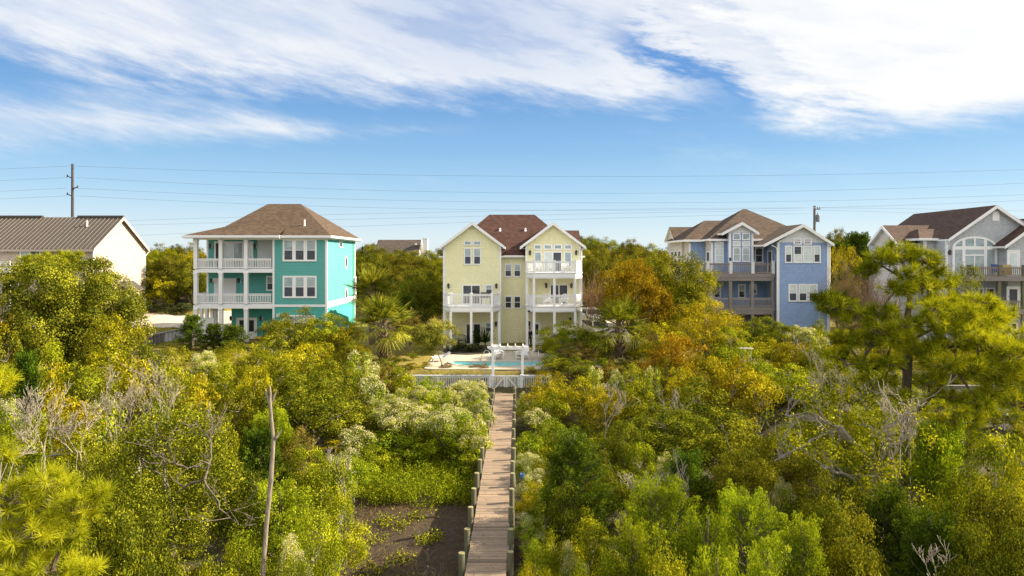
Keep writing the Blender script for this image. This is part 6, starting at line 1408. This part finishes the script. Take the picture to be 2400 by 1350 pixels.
# ------------------------------------------------------------------ poles and wires
def pole(name, label, px, py_top, Yd, r, m):
    x = PX(px, Yd); t_ = thing(name, label, 'utility pole', (x, Yd, Hf(x, Yd))); mb = MB(); zt = PZ(py_top, Yd); mb.tube([(x, Yd, Hf(x, Yd) - 1), (x, Yd, zt)], [r * 1.5, r], 12); mb.build('shaft', m, t_); return t_, x, zt
t_, x, zt = pole('utility_pole', 'tall dark steel utility pole rising behind the beige house', 170, 384, 100, .17, M['pole_steel'])
for py, s_ in ((415, -1), (440, 1), (457, -1)):
    z = PZ(py, 100); mb = MB(); mb.beam((x + s_ * .15, 100, z - .12), (x + s_ * .75, 100, z + .12), .14, .12); mb.lathe((x + s_ * .75, 100, z + .1), [(.07, -.1), (.12, 0), (.07, .1), (.11, .18), (.06, .26)], 8); mb.build('insulator_arm', M['pole_steel'], t_)
Y2 = 86.0; t_, x, zt = pole('utility_pole', 'wooden utility pole with grey transformer behind the blue house', 1909, 482, Y2, .14, M['pole'])
mb = MB(); z = PZ(491, Y2); mb.beam((x - .22, Y2 - .2, z), (x + .62, Y2 - .2, z + .05), .10, .12); mb.build('crossarm', M['pole'], t_)
for dx, dz in ((-.18, .08), (.3, .1), (.58, .12)):
    mb = MB(); mb.lathe((x + dx, Y2 - .2, z + dz), [(.03, 0), (.07, .05), (.04, .1), (.07, .15), (.03, .25)], 8); mb.build('insulator', M['transformer'], t_)
mb = MB(); zz = PZ(520, Y2); mb.lathe((x + .42, Y2, zz), [(.20, 0), (.22, .05), (.22, .85), (.19, .92), (.05, .96)], 14); mb.lathe((x + .42, Y2, zz + .95), [(.04, 0), (.06, .1), (.03, .25)], 8); mb.box(x + .1, x + .24, Y2 - .05, Y2 + .05, zz + .5, zz + .6); mb.build('transformer', M['transformer'], t_)
def wire(label, pts, Yd=100.0, r=.015, Ye=None):
    """cable sagging through photo points"""
    P = [(PX(a, Yd), PZ(b, Yd)) for a, b in pts]; c = np.polyfit([p[0] for p in P], [p[1] for p in P], min(2, len(P) - 1)); xs = np.linspace(P[0][0], P[-1][0], 26); mb = MB()
    mb.tube([(a, Yd, float(np.polyval(c, a))) for a in xs], r, 5); tag(mb.build('power_line', M['wire'], smooth=True), label, 'cable', 'power lines behind the houses')
for k, (a, b, c_, l) in enumerate(((389, 413, 394, 'topmost'), (416, 452, 424, 'second highest'), (441, 474, 452, 'third highest'), (459, 492, 465, 'fourth highest'))):
    Yk = 100 + k * .01
    wire(f"{l} power line running from the steel pole across the sky", [(172 + (8 if k else 0), a), (1200, b), (2500, c_)], Yk)
    wire(f"{l} power line leaving the steel pole towards the near frame edge", [(-120, a + 12), (30, a + 6), (165 - (8 if k else 0), a)], Yk)
for k, (p, l) in enumerate((([(250, 519), (900, 500), (1905, 487)], 'upper thin power line reaching the transformer pole from the beige house'), ([(300, 528), (900, 512), (1905, 492)], 'middle thin power line reaching the transformer pole from the beige house'), ([(320, 552), (900, 528), (1905, 500)], 'lowest thin power line reaching the transformer pole from the beige house'), ([(1913, 487), (2180, 490), (2500, 497)], 'upper thin power line going on from the transformer pole behind the grey house'), ([(1916, 492), (2180, 500), (2500, 510)], 'lower thin power line going on from the transformer pole behind the grey house'))): wire(l, p, 86.2 + .01 * k, .012)

# ------------------------------------------------------------------ furniture
def adirondack(label, loc, rz, group):
    t_ = thing('adirondack_chair', label, 'chair', (0, 0, 0), 0, group); W = M['plastic_white']
    mb = MB()
    for i in range(6): y = -.30 + i * .105; z = .40 - i * .028; mb.box(-.27, .27, y - .046, y + .046, z - .012, z + .012)
    mb.build('seat', W, t_)
    mb = MB()
    for i in range(7):
        u = (i - 3) / 3; h = .80 - .20 * u * u; xa = u * .25; p = Vector((xa, .22, .26)); q = Vector((xa * 1.25, .22 + h * .36, .26 + h * .92)); mb.beam(p, q, .075, .02, 0, (0, -1, .3))
    mb.beam((-.27, .36, .52), (.27, .36, .52), .03, .07); mb.beam((-.26, .46, .80), (.26, .46, .80), .03, .07); mb.build('backrest', W, t_)
    for s_ in (-1, 1):
        mb = MB(); mb.box(s_ * .33 - .07, s_ * .33 + .07, -.42, .34, .545, .57); mb.build('arm', W, t_)
        mb = MB(); mb.box(s_ * .30 - .02, s_ * .30 + .02, -.38, -.28, 0, .545); mb.build('leg', W, t_)
        mb = MB(); mb.beam((s_ * .27, -.34, .36), (s_ * .27, .52, .04), .035, .11); mb.build('leg', W, t_)
        mb = MB(); mb.box(s_ * .34 - .02, s_ * .34 + .02, .28, .34, .22, .545); mb.build('arm_post', W, t_)
    t_.location = loc; t_.rotation_euler = (0, 0, rz); return t_
PX0 = [None]
def chair(label, px, Yd, z, rz, group, s_=1.0):
    if PX0[0] is None: PX0[0] = c = adirondack(label, (PX(px, Yd), Yd, z), rz, group)
    else: c = dup(PX0[0]); c.location = (PX(px, Yd), Yd, z); c.rotation_euler = (0, 0, rz); tag(c, label, 'chair', group)
    c.scale = (s_,) * 3
chair('white adirondack chair by the pool turned towards the steel handrail', 1166.5, 54.3, PZ0, .35, 'white adirondack chairs by the pool', 1.12)
chair('white adirondack chair by the pool partly behind the pergola post', 1224, 54.0, PZ0, -.6, 'white adirondack chairs by the pool', 1.12)
zd2_, zd1_ = PZ(470 + 507 / 3, 58.8), PZ(470 + 743 / 3, 58.8)
for i, px in enumerate((1262, 1292, 1326)): chair(['white chair on the top balcony nearest the valley between gables', 'white chair on the top balcony behind its middle post', 'white chair on the top balcony nearest the sunny end'][i], px, 60.0, zd2_, (.1, -.1, .15)[i], 'white chairs on the top balcony')
for i, px in enumerate((1283, 1322)): chair(['white chair on the middle balcony before the yellow wall', 'white chair on the middle balcony before the sliding door'][i], px, 60.2, zd1_, (.2, -.25)[i], 'white chairs on the middle balcony')
for px, lb in ((2340, 'blue cushioned chair on the upper deck of the grey house'), (2312, 'blue cushioned chair on the lower deck of the grey house')):
    Yd = 58.2; z = PZ(450 + (702 if px == 2340 else 976) / 3.552, 57.4); c = thing('deck_chair', lb, 'chair', (PX(px, Yd), Yd, z), 0, None)
    x, y, _ = c.location; mb = MB(); mb.box(x - .32, x + .32, y - .3, y + .3, z + .32, z + .45); mb.build('seat', M['navy'], c, bevel=.03); mb = MB(); mb.extr([(x - .32, y + .24, z + .4), (x + .32, y + .24, z + .4), (x + .3, y + .42, z + 1.0), (x - .3, y + .42, z + 1.0)], (0, .08, 0)); mb.build('backrest', M['navy'], c)
    for sx_ in (-1, 1):
        for sy_ in (-1, 1): mb = MB(); mb.box(x + sx_ * .28 - .02, x + sx_ * .28 + .02, y + sy_ * .26 - .02, y + sy_ * .26 + .02, z, z + .32); mb.build('leg', M['black'], c)
Yd = 57.9; z = PZ(450 + 702 / 3.552, 57.4); mb = MB(); x = PX(2361, Yd); mb.extr([(x - .36, Yd, z + .12), (x + .36, Yd, z + .12), (x + .36, Yd, z + .92), (x + .2, Yd, z + .98), (x - .36, Yd, z + .95)], (0, .05, 0)); tag(mb.build('folded_chair_cushion', M['tan']), 'tan cushion leaning against the upper deck rail of the grey house', 'cushion')
# patio bench, dark lattice back
b = thing('garden_bench', 'dark iron bench with curved lattice back on the patio', 'bench', (PX(1075, 60.8), 60.8, 2.75)); x, y, z = b.location; L_ = 1.3
mb = MB()
for i in range(6): mb.box(x - L_ / 2, x + L_ / 2, y - .45 + i * .08, y - .45 + i * .08 + .05, z + .42, z + .45)
mb.build('seat', M['black'], b); mb = MB(); top_c = [(x - L_ / 2 + L_ * i / 12, y, z + .85 + .16 * math.sin(math.pi * i / 12)) for i in range(13)]; mb.tube(top_c, .025, 6); mb.tube([(x - L_ / 2, y, z + .5), (x + L_ / 2, y, z + .5)], .02, 6)
for i in range(9):
    a = x - L_ / 2 + L_ * i / 9
    for p, q in ((a, a + L_ / 9), (a + L_ / 9, a)):
        mb.tube([(p, y, z + .5), ((p + q) / 2, y - .01, z + .68), (q, y, z + .86 + .14 * math.sin(math.pi * (q - x + L_ / 2) / L_))], .014, 4)
mb.build('backrest', M['black'], b)
for s_ in (-1, 1):
    mb = MB(); mb.tube([(x + s_ * L_ / 2, y, z), (x + s_ * L_ / 2, y, z + .88)], .025, 6); mb.tube([(x + s_ * L_ / 2, y - .48, z), (x + s_ * L_ / 2, y - .48, z + .62), (x + s_ * L_ / 2, y, z + .66)], .022, 6); mb.build('leg', M['black'], b)
# white garden bench far right
b = thing('garden_bench', 'white slatted bench in the dark shade at the frame edge', 'bench', (PX(2362, 33), 33, 0), 0); Yd = 33.0; zb = PZ(992, Yd); x = PX(2362, Yd); b.location = (x, Yd, zb)
mb = MB()
for i in range(8): mb.box(x - .32 + i * .09 - .03, x - .32 + i * .09 + .03, Yd + .2, Yd + .23, zb + .45, zb + .9)
mb.box(x - .36, x + .36, Yd + .19, Yd + .24, zb + .88, zb + .95); mb.build('backrest', M['white_weather'], b); mb = MB()
for i in range(4): mb.box(x - .36, x + .36, Yd - .25 + i * .11, Yd - .25 + i * .11 + .08, zb + .42, zb + .45)
mb.build('seat', M['white_weather'], b)
for s_ in (-1, 1):
    for yy in (-.24, .2): mb = MB(); mb.box(x + s_ * .34 - .03, x + s_ * .34 + .03, Yd + yy - .03, Yd + yy + .03, -.1, zb + (.62 if yy < 0 else .9)); mb.build('leg', M['white_weather'], b)
# white pool lounger with dark cushion end
b = thing('pool_lounger', 'low white pool lounger on the terrace edge beside the leaning tree', 'lounger', (PX(1033, 53), 53, PZ0), .25); lx, ly, lz = b.location; mb = MB(); 
mb.box(lx - .7, lx + .3, ly - .33, ly + .33, lz + .28, lz + .36); mb.build('seat', M['plastic_white'], b); mb = MB(); mb.extr([(lx + .3, ly - .33, lz + .34), (lx + .3, ly + .33, lz + .34), (lx + .75, ly + .33, lz + .66), (lx + .75, ly - .33, lz + .66)], (-.04, 0, .06)); mb.build('backrest', M['plastic_white'], b)
for px_ in (-.6, .22):
    for py_ in (-.28, .28): mb = MB(); mb.box(lx + px_ - .03, lx + px_ + .03, ly + py_ - .03, ly + py_ + .03, lz, lz + .28); mb.build('leg', M['plastic_white'], b)
# grill on the left balcony
g = thing('grill', 'dark gas grill on the yellow house balcony under the small window', 'grill', (PX(1139, 60.6), 60.6, zd1_)); x, y, z = g.location
mb = MB(); mb.box(x - .5, x + .5, y - .25, y + .25, z + .62, z + .82); mb.box(x - .8, x - .51, y - .2, y + .2, z + .76, z + .79); mb.box(x + .51, x + .8, y - .2, y + .2, z + .76, z + .79); mb.build('body', M['black'], g); mb = MB()
mb.extr([(x - .48, y - .25, z + .823), (x - .48, y + .25, z + .823), (x - .48, y + .22, z + 1.0), (x - .48, y + .1, z + 1.1), (x - .48, y - .1, z + 1.1), (x - .48, y - .22, z + 1.0)], (.96, 0, 0)); mb.build('lid', M['black'], g)
for sx_ in (-.42, .42): mb = MB(); mb.box(x + sx_ - .03, x + sx_ + .03, y - .2, y + .2, z, z + .62); mb.build('leg', M['black'], g)
# kayak under the teal porch
k_ = thing('kayak', 'yellow kayak lying under the turquoise house porch', 'kayak', (PX(625, 64.2), 64.2, 2.75)); x, y, z = k_.location; mb = MB(); n = 14; ring_n = 10; vs = []
for i in range(n + 1):
    u = i / n * 2 - 1; wv = .34 * (1 - abs(u) ** 2.2) + .01; hv = .17 * (1 - abs(u) ** 3) + .02; zc = z + .22 + .12 * u * u
    vs += [(x + u * 1.25, y + wv * math.cos(2 * math.pi * j / ring_n), zc + hv * math.sin(2 * math.pi * j / ring_n)) for j in range(ring_n)]
mb.add(vs, [(i * ring_n + j, i * ring_n + (j + 1) % ring_n, (i + 1) * ring_n + (j + 1) % ring_n, (i + 1) * ring_n + j) for i in range(n) for j in range(ring_n)]); mb.build('hull', M['kayak'], k_, smooth=True)
mb = MB(); mb.lathe((x, y, z + .37), [(.26, 0), (.28, .03), (.2, .045)], 14); mb.build('cockpit', M['rubber'], k_)
# round garden table
t_ = thing('garden_table', 'small round metal table half buried in the bushes below the blue house', 'table', (PX(1746, 46), 46, 1.5)); x, y = PX(1748, 46), 46; z = PZ(817, 46); t_.location = (x, y, z - .7)
mb = MB(); mb.lathe((x, y, z), [(.5, 0), (.52, .02), (.5, .04)], 18); mb.build('tabletop', M['deck_grey'], t_)
for a in range(4): mb = MB(); mb.beam((x + .35 * math.cos(a * 1.57 + .7), y + .35 * math.sin(a * 1.57 + .7), z), (x + .4 * math.cos(a * 1.57 + .7), y + .4 * math.sin(a * 1.57 + .7), z - 1.0), .04, .04); mb.build('leg', M['rail_grey'], t_)
# blue bucket beside boardwalk
bk = thing('bucket', 'blue plastic bucket lying in the bushes beside the boardwalk', 'bucket', (PX(1224, 29.3), 29.3, .8)); x, y = PX(1224, 29.3), 29.3; z = PZ(1116, 29.3); bk.location = (x, y, z)
mb = MB(); mb.lathe((x, y, z - .12), [(.08, 0), (.09, .12), (.10, .2), (.105, .21), (.09, .21), (.07, .03)], 14); mb.build('pail', M['blue_plastic'], bk, smooth=True); mb = MB(); mb.tube([(x + .10 * math.cos(a), y, z + .08 + .09 * math.sin(a)) for a in np.linspace(0, math.pi, 9)], .008, 5); mb.build('handle', M['steel'], bk)
# retaining wall along the driveway lawn
rw = thing('retaining_wall', 'low sloping timber post wall below the driveway lawn', 'wall', (PX(385, 64), 64, 2.8)); n = 15
for i in range(n):
    Yk = 61.5 + 6.0 * i / (n - 1); px = 344 + (470 - 344) * i / (n - 1); x = PX(px, Yk); zt = PZ(787 - 24 * i / (n - 1), Yk); mb = MB(); mb.box(x - .13, x + .13, Yk - .13, Yk + .13, zt - 1.1, zt - .06); mb.build('post', M['white_weather'] if i > 4 else M['deck_grey'], rw)
mb = MB()
for i in range(n - 1):
    f_ = lambda i: Vector((PX(344 + (470 - 344) * i / (n - 1), 61.5 + 6.0 * i / (n - 1)), 61.5 + 6.0 * i / (n - 1) + .05, PZ(787 - 24 * i / (n - 1), 61.5 + 6.0 * i / (n - 1))))
    mb.beam(f_(i), f_(i + 1), .34, .10); a_, b_ = f_(i), f_(i + 1); mb.extr([(a_.x, a_.y + .12, a_.z - 1.0), (b_.x, b_.y + .12, b_.z - 1.0), (b_.x, b_.y + .12, b_.z - .07), (a_.x, a_.y + .12, a_.z - .07)], (0, .06, 0))
mb.build('boards', M['deck_grey'], rw)
# wooden garden fence in the far right
fence_run('weathered brown timber fence showing under the big pine limb', PX(2215, 36), PX(2330, 36), 3, 'fence', 36, PZ(950, 36), PZ(903, 36), M['deck_grey'], None, .15)

# ------------------------------------------------------------------ cars
def car(label, loc, rz, paint_m, group):
    t_ = thing('parked_car', label, 'car', (0, 0, 0), 0, group)
    prof = [(-2.2, .35), (2.15, .35), (2.28, .55), (2.25, .85), (1.95, 1.0), (1.05, 1.1), (-2.2, 1.12), (-2.3, .7)]
    mb = MB(); mb.extr([(x, -.9, z) for x, z in prof], (0, 1.8, 0)); mb.build('body', paint_m, t_, bevel=.09)
    cab = [(1.0, 1.09), (.35, 1.62), (-1.75, 1.66), (-2.15, 1.1)]; mb = MB()
    lo, hi = .84, .68; V = [(x, s_ * (lo if z < 1.3 else hi), z) for s_ in (-1, 1) for x, z in cab]; mb.add(V, [(0, 1, 2, 3), (4, 5, 6, 7), (0, 1, 5, 4), (1, 2, 6, 5), (2, 3, 7, 6)]); mb.build('cabin', paint_m, t_, bevel=.06)
    mb = MB(); e = .012
    mb.add([(.96 + e, -.74, 1.14), (.96 + e, .74, 1.14), (.40 + e, .60, 1.60), (.40 + e, -.60, 1.60)], [(0, 1, 2, 3)]); mb.build('windscreen', M['dark'], t_, recalc=False)
    mb = MB(); mb.add([(-2.13 - e, -.72, 1.16), (-2.13 - e, .72, 1.16), (-1.80 - e, .60, 1.6), (-1.80 - e, -.60, 1.6)], [(0, 1, 2, 3)]); mb.build('rear_window', M['dark'], t_, recalc=False)
    for s_ in (-1, 1):
        for a, b_ in ((.80, -.45), (-.52, -1.85)):
            k = lambda z: s_ * (lo + (hi - lo) * (z - 1.1) / .54 + e)
            mb = MB(); mb.add([(a, k(1.16), 1.16), (b_, k(1.16), 1.16), (b_ + .05, k(1.56), 1.56), (a - .45 if a > 0 else a, k(1.56), 1.56)], [(0, 1, 2, 3)]); mb.build('side_window', M['dark'], t_, recalc=False)
        mb = MB(); mb.box(2.16, 2.27, s_ * .68 - .16, s_ * .68 + .16, .72, .88); mb.build('headlight', M['lamp_glass'], t_)
        mb = MB(); mb.box(-2.31, -2.22, s_ * .74 - .1, s_ * .74 + .1, .8, 1.08); mb.build('tail_light', M['red'], t_)
        for wx in (1.4, -1.4):
            mb = MB(); mb.tube([(wx, s_ * .92, .34), (wx, s_ * .70, .34)], .34, 18); w_ = mb.build('wheel', M['rubber'], t_); mb = MB(); mb.tube([(wx, s_ * .93, .34), (wx, s_ * .9, .34)], .21, 14); mb.build('rim', M['steel'], w_)
    t_.location = loc; t_.rotation_euler = (0, 0, rz); return t_
Y1, Y2_ = 66.0, 73.0
c1 = car('white car parked beside the yellow house, nearer the palm', (PX(1402, Y1), Y1, Hf(9, Y1) + .05), R(-80), M['car_white'], 'cars beside the yellow house')
c2 = dup(c1); c2.location = (PX(1388, Y2_), Y2_, Hf(9, Y2_) + .05); c2.rotation_euler = (0, 0, R(-84)); tag(c2, 'white car parked behind the first one beside the yellow house', 'car')
c3 = dup(c1); c3.location = (PX(28, 66), 66, Hf(-48, 66)); c3.rotation_euler = (0, 0, R(10)); tag(c3, 'white car glimpsed behind the round oak below the beige house', 'car'); c3['group'] = 'cars by the beige house'

# ------------------------------------------------------------------ person behind the porch column
pr_ = thing('person', 'person in black clothes standing half hidden behind a white porch column', 'person', (PX(1241.3, 61.2), 61.2, 2.53)); bx, by_, bz = pr_.location
def skin(name, verts, edges, rad, m, parent, root=0, sub=2):
    me = bpy.data.meshes.new(name); me.from_pydata(verts, edges, []); me.materials.append(m); o = bpy.data.objects.new(name, me); C.objects.link(o); o.parent = parent
    o.modifiers.new('skin', 'SKIN'); me.skin_vertices[0].data
    for v, r in zip(me.skin_vertices[0].data, rad): v.radius = (r if isinstance(r, tuple) else (r, r)); v.use_root = False
    me.skin_vertices[0].data[root].use_root = True; s_ = o.modifiers.new('sub', 'SUBSURF'); s_.levels = s_.render_levels = sub; return o
V = [(0, 0, .95), (0, 0, 1.15), (0, .0, 1.38), (0, -.01, 1.50), (0, -.02, 1.60), (0, -.03, 1.72),
     (.17, 0, 1.41), (.23, -.02, 1.14), (.12, -.24, 1.10), (-.17, 0, 1.41), (-.23, -.02, 1.14), (-.12, -.24, 1.10),
     (.10, 0, .90), (.11, -.01, .50), (.12, .02, .09), (.13, -.13, .04), (-.10, 0, .90), (-.10, -.03, .50), (-.11, .02, .09), (-.12, -.13, .04)]
E = [(0, 1), (1, 2), (2, 3), (3, 4), (4, 5), (2, 6), (6, 7), (7, 8), (2, 9), (9, 10), (10, 11), (0, 12), (12, 13), (13, 14), (14, 15), (0, 16), (16, 17), (17, 18), (18, 19)]
RD = [(.15, .10), (.13, .095), (.15, .10), .055, (.075, .09), (.07, .085), .06, .045, .036, .06, .045, .036, .08, .058, .042, .04, .08, .058, .042, .04]
fig = skin('body', V, E, RD, M['skin'], pr_)
skin('jacket', [V[i] for i in (0, 1, 2, 6, 7, 8, 9, 10, 11)], [(0, 1), (1, 2), (2, 3), (3, 4), (4, 5), (2, 6), (6, 7), (7, 8)], [(.175, .125), (.155, .12), (.17, .12), .078, .062, .052, .078, .062, .052], M['cloth_black'], pr_)
skin('trousers', [V[0], V[12], V[13], V[14], V[16], V[17], V[18]], [(0, 1), (1, 2), (2, 3), (0, 4), (4, 5), (5, 6)], [(.165, .115), .098, .075, .062, .098, .075, .062], M['cloth_black'], pr_)
mb = MB()
for s_ in (-1, 1): mb.box(bx + s_ * .125 - .05, bx + s_ * .125 + .05, by_ - .2, by_ + .08, bz, bz + .09)
mb.build('shoes', M['rubber'], pr_, bevel=.03)
bm = bmesh.new(); bmesh.ops.create_uvsphere(bm, u_segments=16, v_segments=10, radius=.105); bmesh.ops.delete(bm, geom=[v for v in bm.verts if v.co.z < -.02 and v.co.y < .03], context='VERTS')
me = bpy.data.meshes.new('hair'); bm.to_mesh(me); bm.free(); me.materials.append(M['hair']); o = bpy.data.objects.new('hair', me); C.objects.link(o); o.parent = pr_; o.location = (0, -.02, 1.71); o.scale = (.9, 1.08, 1.05)
for s_ in (-1, 1):
    hx, hy, hz = s_ * .10, -.27, 1.10; palm_v = [(s_ * .12, -.24, 1.10), (hx, hy - .04, hz + .01)]; vv, ee, rr = list(palm_v), [(0, 1)], [.03, (.034, .012)]
    for j in range(4):
        k = len(vv); dx = (j - 1.5) * .018; vv += [(hx + dx, hy - .07, hz + .015), (hx + dx - s_ * .012, hy - .105 - .006 * (1.5 - abs(j - 1.5)), hz), (hx + dx - s_ * .02, hy - .115, hz - .03)]; ee += [(1, k), (k, k + 1), (k + 1, k + 2)]; rr += [.009, .008, .007]
    k = len(vv); vv += [(hx - s_ * .04, hy - .03, hz + .02), (hx - s_ * .055, hy - .065, hz + .015)]; ee += [(1, k), (k, k + 1)]; rr += [.011, .008]; skin('hand', vv, ee, rr, M['skin'], pr_, 0, 1)
bm = bmesh.new()
for p, s3 in (((0, -.125, 1.655), (.013, .022, .02)), ((-.032, -.108, 1.68), (.011, .008, .007)), ((.032, -.108, 1.68), (.011, .008, .007)), ((0, -.112, 1.615), (.022, .008, .005)), ((-.085, -.02, 1.655), (.012, .022, .032)), ((.085, -.02, 1.655), (.012, .022, .032))):
    bmesh.ops.create_uvsphere(bm, u_segments=8, v_segments=6, radius=1, matrix=Matrix.Translation(p) @ Matrix.Diagonal((*s3, 1)))
me = bpy.data.meshes.new('face'); bm.to_mesh(me); bm.free(); me.materials.append(M['skin']); o = bpy.data.objects.new('face', me); C.objects.link(o); o.parent = pr_
rc = MB(); rc.box(bx - .09, bx + .09, by_ - .41, by_ - .31, bz + 1.06, bz + 1.09); tag(rc.build('remote_controller', M['black'], bevel=.01), 'small dark handheld controller held by the person in black', 'controller')
